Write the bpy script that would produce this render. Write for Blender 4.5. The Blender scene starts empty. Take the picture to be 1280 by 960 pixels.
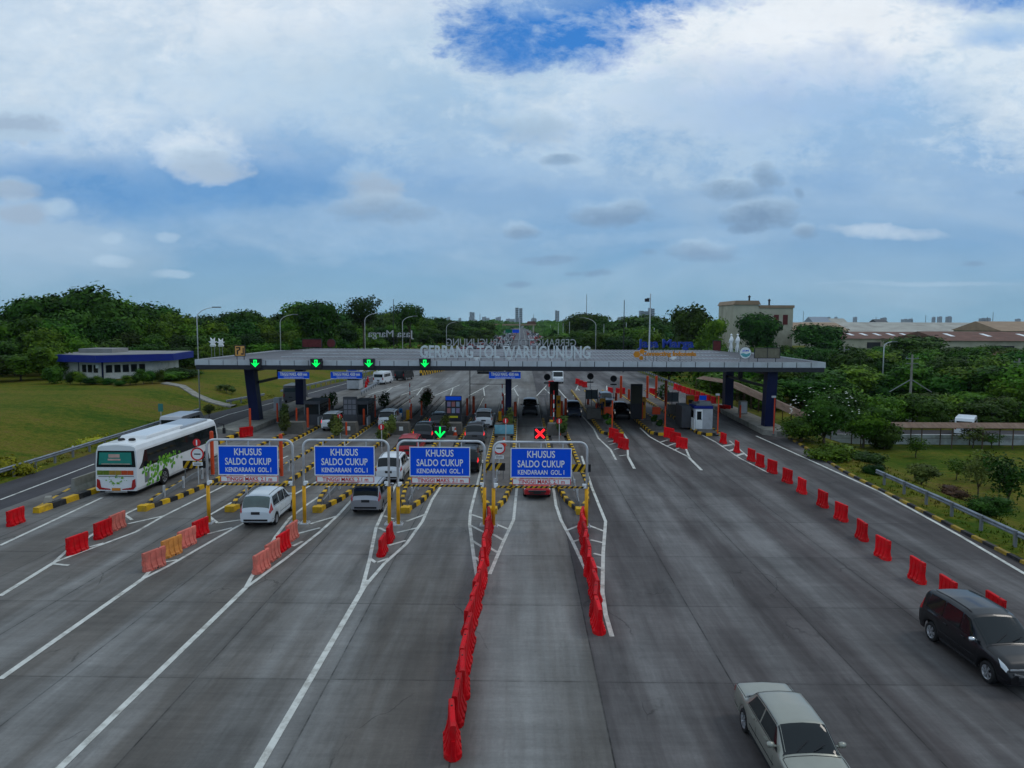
import bpy, bmesh, math, random
from mathutils import Vector, Matrix, noise as mnoise
random.seed(7)
R = math.radians
scene = bpy.context.scene
C = scene.collection
# ------------------------------------------------------------------ camera
CAM_H = 10.4; F = 900.0; PITCH = 4.93; YAW = 0.76; ROLL = 0.22
cam_d = bpy.data.cameras.new('camera'); cam = bpy.data.objects.new('camera', cam_d); C.objects.link(cam)
cam_d.sensor_width = 36; cam_d.lens = 36 * F / 1280; cam_d.clip_start = 0.1; cam_d.clip_end = 30000
CM = Matrix.Translation((0, 0, CAM_H)) @ Matrix.Rotation(R(YAW), 4, 'Z') @ Matrix.Rotation(R(90 - PITCH), 4, 'X') @ Matrix.Rotation(R(ROLL), 4, 'Z')
cam.matrix_world = CM
scene.camera = cam
CR = CM.to_3x3()
def ray(px, py): return CR @ Vector(((px - 640) / F, (480 - py) / F, -1))
def G(px, py, z=0.0):
    d = ray(px, py); t = (z - CAM_H) / d.z
    return Vector((d.x * t, d.y * t, z))
def W(px, py, Y):
    d = ray(px, py); t = Y / d.y
    return Vector((d.x * t, Y, CAM_H + d.z * t))
# ------------------------------------------------------------------ view + light
vs = scene.view_settings
vs.view_transform = 'Standard'; vs.look = 'None'; vs.exposure = 0.0; vs.gamma = 1.0; vs.use_curve_mapping = False
SUN_EL = 48; SUN_AZ = 70          # azimuth measured clockwise from +Y
sd = bpy.data.lights.new('sun', 'SUN'); sun = bpy.data.objects.new('sun', sd); C.objects.link(sun)
sd.energy = 0.55; sd.angle = R(14); sd.color = (1.0, 0.95, 0.88)
sv = Vector((math.sin(R(SUN_AZ)) * math.cos(R(SUN_EL)), math.cos(R(SUN_AZ)) * math.cos(R(SUN_EL)), math.sin(R(SUN_EL))))
sun.rotation_euler = sv.to_track_quat('Z', 'Y').to_euler()
world = bpy.data.worlds.new('World'); scene.world = world; world.use_nodes = True
def build_world():
    nt = world.node_tree; N = nt.nodes; L = nt.links; N.clear()
    out = N.new('ShaderNodeOutputWorld'); bg = N.new('ShaderNodeBackground'); bg.inputs[1].default_value = 0.1
    L.new(bg.outputs[0], out.inputs[0])
    sky = N.new('ShaderNodeTexSky'); sky.sky_type = 'NISHITA'; sky.sun_disc = False
    sky.sun_elevation = R(SUN_EL); sky.sun_rotation = R(SUN_AZ); sky.air_density = 1.0; sky.dust_density = 1.0
    tc = N.new('ShaderNodeTexCoord'); sp = N.new('ShaderNodeSeparateXYZ'); L.new(tc.outputs['Generated'], sp.inputs[0])
    def m(op, a, b=None, c=None, clamp=False):
        n = N.new('ShaderNodeMath'); n.operation = op; n.use_clamp = clamp
        for i, v in enumerate((a, b, c)):
            if v is None: continue
            if isinstance(v, (int, float)): n.inputs[i].default_value = v
            else: L.new(v, n.inputs[i])
        return n.outputs[0]
    ay = m('MAXIMUM', m('ABSOLUTE', sp.outputs[1]), 0.05)
    u = m('DIVIDE', sp.outputs[0], ay); v = m('DIVIDE', m('MAXIMUM', sp.outputs[2], 0.0), ay)
    def noise(sx, sy, sc, det, seed=0.0, rough=0.55, dist=0.0):
        cb = N.new('ShaderNodeCombineXYZ'); L.new(m('MULTIPLY', u, sx), cb.inputs[0]); L.new(m('MULTIPLY', v, sy), cb.inputs[1]); cb.inputs[2].default_value = seed
        n = N.new('ShaderNodeTexNoise'); n.inputs['Scale'].default_value = sc; n.inputs['Detail'].default_value = det; n.inputs['Roughness'].default_value = rough
        n.inputs['Distortion'].default_value = dist
        L.new(cb.outputs[0], n.inputs['Vector']); return n
    nz = noise(1, 1.9, 7.0, 8, 3.1, .6); nl = noise(1, 3.0, 2.2, 6, 9.0, .5, .6)
    nf = noise(1, 1.6, 22.0, 8, 1.0, .62)
    ns = N.new('ShaderNodeSeparateColor'); L.new(nz.outputs['Color'], ns.inputs[0])
    n2 = N.new('ShaderNodeSeparateColor'); L.new(nf.outputs['Color'], n2.inputs[0])
    du = m('ADD', m('MULTIPLY', m('SUBTRACT', ns.outputs[0], .5), .16), m('MULTIPLY', m('SUBTRACT', n2.outputs[0], .5), .045))
    dv = m('ADD', m('MULTIPLY', m('SUBTRACT', ns.outputs[1], .5), .07), m('MULTIPLY', m('SUBTRACT', n2.outputs[1], .5), .028))
    nb = noise(1, 1.7, 13.0, 10, 5.5, .68, .3); nc = noise(1, 1.8, 42.0, 8, 2.5, .66, .2); lump = m('ADD', m('MULTIPLY', m('SUBTRACT', nb.outputs[0], .5), 2.4), m('MULTIPLY', m('SUBTRACT', nc.outputs[0], .5), .9))
    def blob(px, py, rx, ry, soft=1.0, warp=1.0):
        cu = (px - 652) / F; cv = (402 - py) / F
        a = m('DIVIDE', m('SUBTRACT', m('ADD', u, m('MULTIPLY', du, warp)), cu), rx / F)
        b = m('DIVIDE', m('SUBTRACT', m('ADD', v, m('MULTIPLY', dv, warp)), cv), ry / F)
        d = m('ADD', m('MULTIPLY', a, a), m('MULTIPLY', b, b))
        d = m('ADD', d, m('MULTIPLY', lump, .9 + warp))
        return m('DIVIDE', m('SUBTRACT', 1.0 + soft * .6, d), soft * 2.0, clamp=True)
    def lin(c):
        return [((x / 255) / 12.92 if x / 255 < .04045 else ((x / 255 + .055) / 1.055) ** 2.4) * 10 for x in c]
    def col(c):
        n = N.new('ShaderNodeRGB'); n.outputs[0].default_value = (*lin(c), 1); return n.outputs[0]
    def mix(f, a, b):
        n = N.new('ShaderNodeMix'); n.data_type = 'RGBA'
        if isinstance(f, (int, float)): n.inputs[0].default_value = f
        else: L.new(f, n.inputs[0])
        L.new(a, n.inputs[6]); L.new(b, n.inputs[7]); return n.outputs[2]
    # vertical gradient of the thin high cloud deck
    rp = N.new('ShaderNodeValToRGB'); L.new(m('MULTIPLY', v, 2.0), rp.inputs[0])
    els = rp.color_ramp.elements
    stops = [(0.0, (134, 178, 204)), (.10, (132, 174, 204)), (.22, (122, 166, 206)), (.40, (132, 172, 214)), (.62, (160, 194, 226)), (.85, (188, 210, 232)), (1.0, (192, 212, 230))]
    while len(els) < len(stops): els.new(.5)
    for e, (p, c) in zip(els, stops):
        e.position = p; l = lin(c); e.color = (l[0] / 10, l[1] / 10, l[2] / 10, 1)
    sc10 = N.new('ShaderNodeVectorMath'); sc10.operation = 'SCALE'; sc10.inputs[3].default_value = 10; L.new(rp.outputs[0], sc10.inputs[0])
    cur = sc10.outputs[0]
    # a share of the real sky shows through the whole deck
    blue = N.new('ShaderNodeMix'); blue.data_type = 'RGBA'; blue.blend_type = 'MULTIPLY'; blue.inputs[0].default_value = 1
    L.new(sky.outputs[0], blue.inputs[6]); blue.inputs[7].default_value = (.5, .95, 1.1, 1)
    deepblue = mix(.8, blue.outputs[2], col((48, 122, 208)))
    paleblue = mix(.75, blue.outputs[2], col((128, 170, 222)))
    streak = m('MULTIPLY', m('SUBTRACT', nl.outputs[0], .42), 3.2, clamp=True)
    cur = mix(m('MULTIPLY', streak, .55), cur, col((192, 212, 228)))
    # (px, py, rx, ry, soft, warp, colour, amount)
    darkband = col((98, 152, 206)); white = col((222, 234, 244)); grey = col((124, 154, 186)); soft = col((180, 206, 228)); lgrey = col((160, 182, 206)); bright = col((234, 241, 248))
    F_ = [(120, 110, 330, 110, 1.3, 1, white, .75), (380, 20, 220, 60, 1.2, 1, bright, .7), (480, 120, 200, 70, 1.2, 1, soft, .7),
          (160, 238, 260, 36, .9, .6, darkband, .95), (330, 215, 120, 40, 1.2, 1, darkband, .5),
          (850, 105, 250, 90, 1.3, 1, white, .85), (1040, 45, 130, 75, .6, .9, bright, .95), (930, 60, 170, 60, .6, .9, bright, .9), (1230, 110, 90, 85, .8, 1, white, .8),
          (990, 130, 170, 52, 1.3, 1, paleblue, .65), (1050, 210, 250, 40, 1.4, 1, soft, .5), (760, 205, 260, 30, 1.4, 1, soft, .6),
          (690, 40, 125, 58, .7, .8, deepblue, 1), (640, 62, 70, 40, .9, 1, deepblue, .85), (790, 6, 130, 26, .7, .8, deepblue, 1), (1225, -4, 130, 34, .8, .8, deepblue, .95), (1250, 60, 60, 14, 1.2, .8, paleblue, .8), (690, 12, 60, 20, 1.2, 1, soft, .35),
          (420, 290, 230, 26, 1.4, 1, soft, .5), (840, 300, 120, 10, 1.5, 1, soft, .35), (1090, 293, 70, 8, 1, .6, white, .5), (1150, 353, 110, 3, 1, .2, soft, .5),
          (256, 198, 52, 34, .7, .5, white, .75), (264, 214, 44, 18, .8, .45, lgrey, .7), (45, 168, 60, 20, .5, .5, lgrey, .9), (30, 178, 90, 8, .6, .5, soft, .6), (15, 245, 34, 12, .5, .4, lgrey, .8), (25, 272, 44, 13, .5, .4, lgrey, .9),
          (75, 262, 24, 11, .6, .4, soft, .7), (465, 245, 42, 26, .6, .5, lgrey, .9), (480, 268, 58, 16, .5, .5, grey, .75), (140, 330, 20, 9, .5, .3, soft, .7), (215, 345, 30, 6, .5, .3, soft, .6), (145, 298, 14, 7, .5, .3, soft, .5), (210, 297, 14, 7, .5, .3, soft, .5),
          (765, 270, 52, 13, .4, .45, grey, .95), (785, 266, 22, 14, .4, .4, grey, .8), (700, 203, 22, 7, .5, .4, grey, .7), (660, 168, 50, 12, .8, .6, grey, .4),
          (905, 240, 46, 13, .5, .45, grey, .9), (948, 224, 17, 20, .5, .4, grey, .9), (940, 270, 46, 16, .35, .4, grey, 1), (925, 288, 20, 6, .4, .4, grey, .9), (995, 292, 14, 9, .5, .3, grey, .8), (985, 245, 6, 6, .5, .3, grey, .6),
          (880, 318, 44, 11, .5, .45, grey, .9), (650, 290, 24, 8, .5, .4, grey, .8), (685, 325, 34, 6, .5, .3, grey, .7), (745, 342, 22, 4, .5, .3, grey, .7), (648, 355, 15, 4, .5, .2, grey, .7), (1205, 328, 14, 4, .5, .2, grey, .7),
          (810, 318, 10, 4, .5, .2, grey, .5), (1270, 244, 12, 5, .5, .3, grey, .6), (716, 343, 10, 3, .5, .2, grey, .5)]
    F2 = []
    for e in F_:
        if e[6] in (grey, lgrey) and e[3] > 6: F2.append((e[0] - e[2] * .1, e[1] - e[3] * .55, e[2] * .95, e[3] * .95, .9, e[5], soft, .75))
        if e[6] == grey: e = e[:4] + (max(.8, e[4] * 1.5),) + e[5:]
        F2.append(e)
    for (px, py, rx, ry, so, wp, cc, am) in F2:
        cur = mix(m('MULTIPLY', blob(px, py, rx, ry, so, wp), am), cur, cc)
    # fine break-up so that nothing in the sky is a flat tint
    vm = N.new('ShaderNodeVectorMath'); vm.operation = 'SCALE'; L.new(cur, vm.inputs[0])
    L.new(m('ADD', m('ADD', .88, m('MULTIPLY', nf.outputs[0], .08)), m('MULTIPLY', nz.outputs[0], .16)), vm.inputs[3])
    # clear-air share of the true sky behind the camera and overhead
    L.new(vm.outputs[0], bg.inputs[0])
build_world()
try:
    scene.render.engine = 'CYCLES'
except Exception: pass
# ------------------------------------------------------------------ materials
MATS = {}
def mat(name, colr, rough=.6, metal=0.0, var=.12, scale=3.0, bump=0.0, coat=0.0, spec=.22, emit=None, estr=0.0, dirt=None, dirt_amt=.4, stretch=None, objvar=0.0):
    if 'barrier plastic' in name: spec = .08
    if name in MATS: return MATS[name]
    m = bpy.data.materials.new(name); m.use_nodes = True; nt = m.node_tree; N = nt.nodes; L = nt.links
    b = N['Principled BSDF']; b.inputs['Roughness'].default_value = rough; b.inputs['Metallic'].default_value = metal
    b.inputs['Coat Weight'].default_value = coat; b.inputs['Coat Roughness'].default_value = .05; b.inputs['Specular IOR Level'].default_value = spec
    tc = N.new('ShaderNodeTexCoord'); vec = tc.outputs['Object']
    if stretch:
        mp = N.new('ShaderNodeMapping'); mp.inputs['Scale'].default_value = stretch; L.new(vec, mp.inputs[0]); vec = mp.outputs[0]
    nz = N.new('ShaderNodeTexNoise'); nz.inputs['Scale'].default_value = scale; nz.inputs['Detail'].default_value = 6; L.new(vec, nz.inputs['Vector'])
    hv = N.new('ShaderNodeHueSaturation'); hv.inputs['Color'].default_value = (*colr, 1)
    mr = N.new('ShaderNodeMapRange'); mr.inputs[1].default_value = .3; mr.inputs[2].default_value = .7; mr.inputs[3].default_value = 1 - var; mr.inputs[4].default_value = 1 + var
    L.new(nz.outputs[0], mr.inputs[0]); L.new(mr.outputs[0], hv.inputs['Value'])
    colout = hv.outputs[0]
    if dirt:
        n2 = N.new('ShaderNodeTexNoise'); n2.inputs['Scale'].default_value = scale * .6; n2.inputs['Detail'].default_value = 8; n2.inputs['Roughness'].default_value = .7; L.new(vec, n2.inputs['Vector'])
        r2 = N.new('ShaderNodeMapRange'); r2.inputs[1].default_value = .48; r2.inputs[2].default_value = .68; r2.inputs[3].default_value = 0; r2.inputs[4].default_value = dirt_amt; L.new(n2.outputs[0], r2.inputs[0])
        mx = N.new('ShaderNodeMix'); mx.data_type = 'RGBA'; L.new(r2.outputs[0], mx.inputs[0]); L.new(colout, mx.inputs[6]); mx.inputs[7].default_value = (*dirt, 1); colout = mx.outputs[2]
    L.new(colout, b.inputs['Base Color'])
    if bump:
        bp = N.new('ShaderNodeBump'); bp.inputs['Strength'].default_value = bump; bp.inputs['Distance'].default_value = .02; L.new(nz.outputs[0], bp.inputs['Height']); L.new(bp.outputs[0], b.inputs['Normal'])
    if emit:
        b.inputs['Emission Color'].default_value = (*emit, 1); b.inputs['Emission Strength'].default_value = estr
    if objvar:
        oi = N.new('ShaderNodeObjectInfo'); r3 = N.new('ShaderNodeMapRange'); r3.inputs[3].default_value = 1 - objvar; r3.inputs[4].default_value = 1 + objvar * .6; L.new(oi.outputs['Random'], r3.inputs[0])
        h3 = N.new('ShaderNodeHueSaturation'); L.new(colout, h3.inputs['Color']); L.new(r3.outputs[0], h3.inputs['Value']); L.new(h3.outputs[0], b.inputs['Base Color'])
    MATS[name] = m; return m
def S(r, g, b):
    return tuple((x / 255) / 12.92 if x / 255 < .04045 else ((x / 255 + .055) / 1.055) ** 2.4 for x in (r, g, b))
steel = mat('galvanised steel', (.56, .58, .60), .42, .35, .15, 2, dirt=(.16, .12, .09), dirt_amt=.25)
railsteel = mat('weathered rail steel', (.24, .27, .31), .5, .4, .18, 2, dirt=(.12, .09, .07), dirt_amt=.35)
greysteel = mat('dull grey steel', (.20, .21, .22), .55, .3, .15, 2)
darksteel = mat('dark painted steel', (.03, .03, .035), .5, .2)
white_p = mat('white road paint', (.58, .58, .54), .75, 0, .12, 2.5, dirt=(.18, .16, .13), dirt_amt=.75)
yellow_p = mat('yellow kerb paint', (.62, .36, .01), .65, 0, .15, 2, dirt=(.12, .09, .05), dirt_amt=.7)
black_p = mat('black kerb paint', (.018, .018, .02), .7, 0, .3, 2, dirt=(.12, .10, .08), dirt_amt=.5)
yellow_post = mat('yellow post sleeve', (.75, .36, .01), .5, 0, .08, 2, dirt=(.25, .13, .03), dirt_amt=.4)
concrete = mat('weathered concrete', (.26, .25, .22), .9, 0, .2, 1.2, .4, dirt=(.07, .065, .05), dirt_amt=.6)
concrete_d = mat('dark concrete', (.13, .125, .115), .9, 0, .25, 1.0, .4, dirt=(.04, .038, .03), dirt_amt=.6)
pave = mat('island paving', (.12, .11, .105), .9, 0, .25, .8, .3, dirt=(.22, .2, .18), dirt_amt=.4)
navy = mat('navy column cladding', (.006, .010, .050), .45, .1, .12, 1.5)
blue_roof = mat('royal blue fascia', (.010, .022, .20), .45, 0, .12, .6)
roof_m = mat('roof sheet metal', (.17, .17, .185), .55, .3, .22, .25, dirt=(.09, .085, .08), dirt_amt=.5, stretch=(1, .25, 1))
fascia_m = mat('white fascia panel', (.50, .53, .56), .45, .1, .07, .7, dirt=(.22, .19, .16), dirt_amt=.35)
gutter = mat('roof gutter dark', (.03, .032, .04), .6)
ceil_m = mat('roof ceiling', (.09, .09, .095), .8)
sign_blue = mat('blue sign sheeting', (.0, .085, .72), .35, 0, .06, 1.5)
sign_white = mat('white sign sheeting', (.78, .80, .80), .4, 0, .05)
sign_red = mat('red sign sheeting', (.62, .02, .025), .4, 0, .08)
sign_black = mat('sign black', (.015, .015, .018), .5)
maroon = mat('weathered maroon sign back', (.11, .022, .022), .7, 0, .3, 3)
bar_red = mat('red barrier plastic', (.66, .006, .012), .5, 0, .14, 2.5, dirt=(.30, .05, .04), dirt_amt=.6, objvar=.28)
bar_red2 = mat('deep red barrier plastic', (.54, .005, .010), .55, 0, .16, 2.0, dirt=(.20, .04, .035), dirt_amt=.75, objvar=.3)
bar_fade = mat('faded salmon barrier plastic', (.66, .17, .13), .65, 0, .18, 3, dirt=(.35, .16, .12), dirt_amt=.7, objvar=.25)
bar_yel = mat('faded orange barrier plastic', (.62, .25, .06), .65, 0, .18, 3, dirt=(.4, .14, .08), dirt_amt=.5)
orange_m = mat('orange red post paint', (.62, .07, .02), .5, 0, .14, 2, dirt=(.25, .05, .03), dirt_amt=.4)
amber_m = mat('amber cabinet paint', (.62, .27, .01), .5, 0, .1, 2, dirt=(.3, .12, .02), dirt_amt=.3)
glass = mat('dark tinted glass', (.010, .014, .016), .05, 0, .05, 1, spec=.32)
glass_g = mat('green tinted glass', (.05, .085, .08), .1, 0, .2, 2, spec=.8)
rubber = mat('tyre rubber', (.016, .016, .017), .8)
rim_m = mat('alloy rim', (.45, .46, .48), .35, .7, .05)
trim = mat('black plastic trim', (.02, .02, .022), .6)
chrome = mat('chrome trim', (.6, .62, .64), .2, .9, .03)
lamp_w = mat('clear lamp lens', (.55, .58, .6), .15, .3, .1, 8)
lamp_r = mat('red lamp lens', (.35, .008, .012), .2, 0, .15, 8, spec=.8)
brake_on = mat('lit brake lamp', (.6, .01, .01), .3, emit=(1, .03, .04), estr=.9)
head_on = mat('lit head lamp', (.8, .8, .75), .3, emit=(1, .95, .85), estr=.25)
green_led = mat('lit green led arrow', (.0, .4, .08), .4, emit=(.0, 1, .12), estr=1.15)
red_led = mat('lit red led cross', (.5, .0, .0), .4, emit=(1, .02, .03), estr=1.35)
plate_m = mat('black number plate', (.03, .03, .032), .5)
grass_leaf = None
def leafmat(name, c1, c2, c3):
    m = bpy.data.materials.new(name); m.use_nodes = True; nt = m.node_tree; N = nt.nodes; L = nt.links; b = N['Principled BSDF']
    tc = N.new('ShaderNodeTexCoord'); oi = N.new('ShaderNodeObjectInfo')
    ad = N.new('ShaderNodeVectorMath'); L.new(tc.outputs['Object'], ad.inputs[0])
    sc = N.new('ShaderNodeVectorMath'); sc.operation = 'SCALE'; sc.inputs[3].default_value = 3; L.new(oi.outputs['Location'], sc.inputs[0]); L.new(sc.outputs[0], ad.inputs[1])
    nz = N.new('ShaderNodeTexNoise'); nz.inputs['Scale'].default_value = .55; nz.inputs['Detail'].default_value = 5; nz.inputs['Roughness'].default_value = .65; L.new(ad.outputs[0], nz.inputs['Vector'])
    rp = N.new('ShaderNodeValToRGB'); els = rp.color_ramp.elements; els.new(.5)
    for e, (p, c) in zip(els, ((.34, c1), (.5, c2), (.68, c3))): e.position = p; e.color = (*c, 1)
    L.new(nz.outputs[0], rp.inputs[0])
    hs = N.new('ShaderNodeHueSaturation'); L.new(rp.outputs[0], hs.inputs['Color'])
    mh = N.new('ShaderNodeMapRange'); mh.inputs[3].default_value = .462; mh.inputs[4].default_value = .518; L.new(oi.outputs['Random'], mh.inputs[0]); L.new(mh.outputs[0], hs.inputs['Hue'])
    mv = N.new('ShaderNodeMapRange'); mv.inputs[3].default_value = .55; mv.inputs[4].default_value = 1.55
    wn = N.new('ShaderNodeMath'); wn.operation = 'FRACT'; mm = N.new('ShaderNodeMath'); mm.operation = 'MULTIPLY'; mm.inputs[1].default_value = 7.31; L.new(oi.outputs['Random'], mm.inputs[0]); L.new(mm.outputs[0], wn.inputs[0])
    L.new(wn.outputs[0], mv.inputs[0]); L.new(mv.outputs[0], hs.inputs['Value'])
    L.new(hs.outputs[0], b.inputs['Base Color']); b.inputs['Roughness'].default_value = .6; b.inputs['Specular IOR Level'].default_value = .08
    return m
leaf_dk = leafmat('dark broad leaves', (.008, .028, .004), (.020, .062, .006), (.045, .115, .012))
leaf_md = leafmat('mid green leaves', (.014, .045, .004), (.036, .10, .006), (.08, .17, .010))
leaf_ol = leafmat('olive green leaves', (.03, .05, .012), (.06, .09, .02), (.11, .14, .03))
leaf_br = leafmat('rusty brown leaves', (.05, .035, .015), (.11, .06, .03), (.16, .09, .05))
leaf_yl = leafmat('yellow green leaves', (.10, .13, .01), (.2, .22, .012), (.3, .3, .02))
bark = mat('grey brown bark', (.09, .07, .05), .9, 0, .3, 3, .5)
petal = mat('white blossom', (.7, .7, .66), .6)
flower = mat('magenta blossom', (.35, .03, .09), .6)
# road: concrete slabs with joints, tyre streaks, stains
def road_mat(name, base, streak, joints=True, amt=1.0):
    m = bpy.data.materials.new(name); m.use_nodes = True; nt = m.node_tree; N = nt.nodes; L = nt.links; b = N['Principled BSDF']
    tc = N.new('ShaderNodeTexCoord'); sp = N.new('ShaderNodeSeparateXYZ'); L.new(tc.outputs['Object'], sp.inputs[0])
    def m_(op, a, bb=None, clamp=False):
        n = N.new('ShaderNodeMath'); n.operation = op; n.use_clamp = clamp
        for i, v in enumerate((a, bb)):
            if v is None: continue
            if isinstance(v, (int, float)): n.inputs[i].default_value = v
            else: L.new(v, n.inputs[i])
        return n.outputs[0]
    def nzz(scale, st, det=6, rough=.6, seed=0.0):
        mp = N.new('ShaderNodeMapping'); mp.inputs['Scale'].default_value = st; mp.inputs['Location'].default_value = (seed, seed, 0); L.new(tc.outputs['Object'], mp.inputs[0])
        n = N.new('ShaderNodeTexNoise'); n.inputs['Scale'].default_value = scale; n.inputs['Detail'].default_value = det; n.inputs['Roughness'].default_value = rough; L.new(mp.outputs[0], n.inputs['Vector']); return n.outputs[0]
    def rng(v, a, bb, c, d):
        n = N.new('ShaderNodeMapRange'); n.inputs[1].default_value = a; n.inputs[2].default_value = bb; n.inputs[3].default_value = c; n.inputs[4].default_value = d; L.new(v, n.inputs[0]); return n.outputs[0]
    big = nzz(.06, (1, .5, 1)); st1 = nzz(.9, (1, .06, 1), 8, .7, 5); st2 = nzz(.32, (1, .08, 1), 8, .62, 11); fine = nzz(9, (1, 1, 1), 8, .75); cross = nzz(2.2, (.12, 1.6, 1), 7, .7, 3); blot = nzz(.35, (1, 1, 1), 8, .65, 31)
    val = m_('MULTIPLY', rng(big, .3, .7, .86, 1.16), rng(st1, .3, .7, 1 - .20 * amt, 1 + .14 * amt))
    val = m_('MULTIPLY', val, rng(st2, .35, .65, 1 - .22 * amt, 1 + .14 * amt))
    val = m_('MULTIPLY', val, rng(fine, .25, .75, .82, 1.18)); val = m_('MULTIPLY', val, rng(cross, .3, .7, .88, 1.11)); val = m_('MULTIPLY', val, rng(blot, .3, .7, .74, 1.2))
    if joints:
        fx = m_('DIVIDE', m_('SUBTRACT', sp.outputs[0], 2.25), 3.9); fy = m_('DIVIDE', m_('SUBTRACT', sp.outputs[1], 20.1), 5.65)
        ix = m_('FLOOR', fx); iy = m_('FLOOR', fy)
        cb = N.new('ShaderNodeCombineXYZ'); L.new(ix, cb.inputs[0]); L.new(iy, cb.inputs[1]); wn = N.new('ShaderNodeTexWhiteNoise'); wn.noise_dimensions = '2D'; L.new(cb.outputs[0], wn.inputs['Vector'])
        val = m_('MULTIPLY', val, rng(wn.outputs[0], 0, 1, .86, 1.13))
        wob = m_('MULTIPLY', m_('SUBTRACT', blot, .5), .06)
        jx = m_('LESS_THAN', m_('ABSOLUTE', m_('SUBTRACT', m_('SUBTRACT', fx, ix), m_('ADD', .5, 0))), .4955)
        gx = m_('ABSOLUTE', m_('SUBTRACT', m_('FRACT', m_('ADD', m_('ADD', fx, m_('MULTIPLY', wob, .1)), .5)), .5)); gy = m_('ABSOLUTE', m_('SUBTRACT', m_('FRACT', m_('ADD', m_('ADD', fy, m_('MULTIPLY', wob, .1)), .5)), .5))
        j = m_('MAXIMUM', rng(gx, .003, .008, 1, 0), rng(gy, .002, .0055, .8, 0))
        j2 = m_('MAXIMUM', rng(gx, .0, .06, .16, 0), rng(gy, .0, .03, .1, 0))
        j = m_('MULTIPLY', j, rng(nzz(1.1, (1, 1, 1), 6, .7, 50), .38, .6, .15, 1))
        val = m_('MULTIPLY', val, m_('SUBTRACT', 1, m_('MULTIPLY', j, .7))); val = m_('MULTIPLY', val, m_('SUBTRACT', 1, j2))
    spots = nzz(3.1, (1, 1, 1), 5, .8, 70); val = m_('MULTIPLY', val, rng(spots, .70, .76, 1, .55)); val = m_('MULTIPLY', val, rng(spots, .24, .30, 1.25, 1))
    oil = nzz(.55, (1.6, .35, 1), 8, .72, 90); val = m_('MULTIPLY', val, rng(oil, .56, .72, 1, .66))
    mpv = N.new('ShaderNodeMapping'); mpv.inputs['Scale'].default_value = (.22, .13, 1); L.new(tc.outputs['Object'], mpv.inputs[0]); wa = N.new('ShaderNodeTexNoise'); wa.inputs['Scale'].default_value = 3; wa.inputs['Detail'].default_value = 6; L.new(mpv.outputs[0], wa.inputs['Vector'])
    wm = N.new('ShaderNodeMix'); wm.data_type = 'RGBA'; wm.inputs[0].default_value = .22; L.new(mpv.outputs[0], wm.inputs[6]); L.new(wa.outputs['Color'], wm.inputs[7])
    vo = N.new('ShaderNodeTexVoronoi'); vo.feature = 'DISTANCE_TO_EDGE'; vo.inputs['Scale'].default_value = 1.3; L.new(wm.outputs[2], vo.inputs['Vector'])
    ck = m_('MULTIPLY', rng(vo.outputs['Distance'], .0, .006, 1, 0), rng(nzz(.22, (1, 1, 1), 4, .6, 123), .54, .60, 0, 1)); val = m_('MULTIPLY', val, m_('SUBTRACT', 1, m_('MULTIPLY', ck, .5)))
    # the right-hand half of the plaza is older and browner
    mx = N.new('ShaderNodeMix'); mx.data_type = 'RGBA'; L.new(rng(st2, .42, .6, 0, 1), mx.inputs[0]); mx.inputs[6].default_value = (*streak, 1); mx.inputs[7].default_value = (*base, 1)
    sc = N.new('ShaderNodeVectorMath'); sc.operation = 'SCALE'; L.new(mx.outputs[2], sc.inputs[0]); L.new(val, sc.inputs[3])
    L.new(sc.outputs[0], b.inputs['Base Color']); L.new(rng(fine, .3, .7, .62, .85), b.inputs['Roughness']); b.inputs['Specular IOR Level'].default_value = .18
    bp = N.new('ShaderNodeBump'); bp.inputs['Strength'].default_value = .25; bp.inputs['Distance'].default_value = .01; L.new(fine, bp.inputs['Height']); L.new(bp.outputs[0], b.inputs['Normal'])
    return m
road_conc = road_mat('worn plaza concrete', (.190, .188, .182), (.130, .118, .106), amt=.95)
road_old = road_mat('older stained concrete', (.150, .144, .142), (.078, .067, .066), amt=1.15)
road_asph = road_mat('dark asphalt', (.055, .052, .058), (.045, .040, .043), joints=False, amt=.7)
road_far = road_mat('highway asphalt', (.10, .10, .108), (.075, .072, .075), joints=False)
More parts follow.
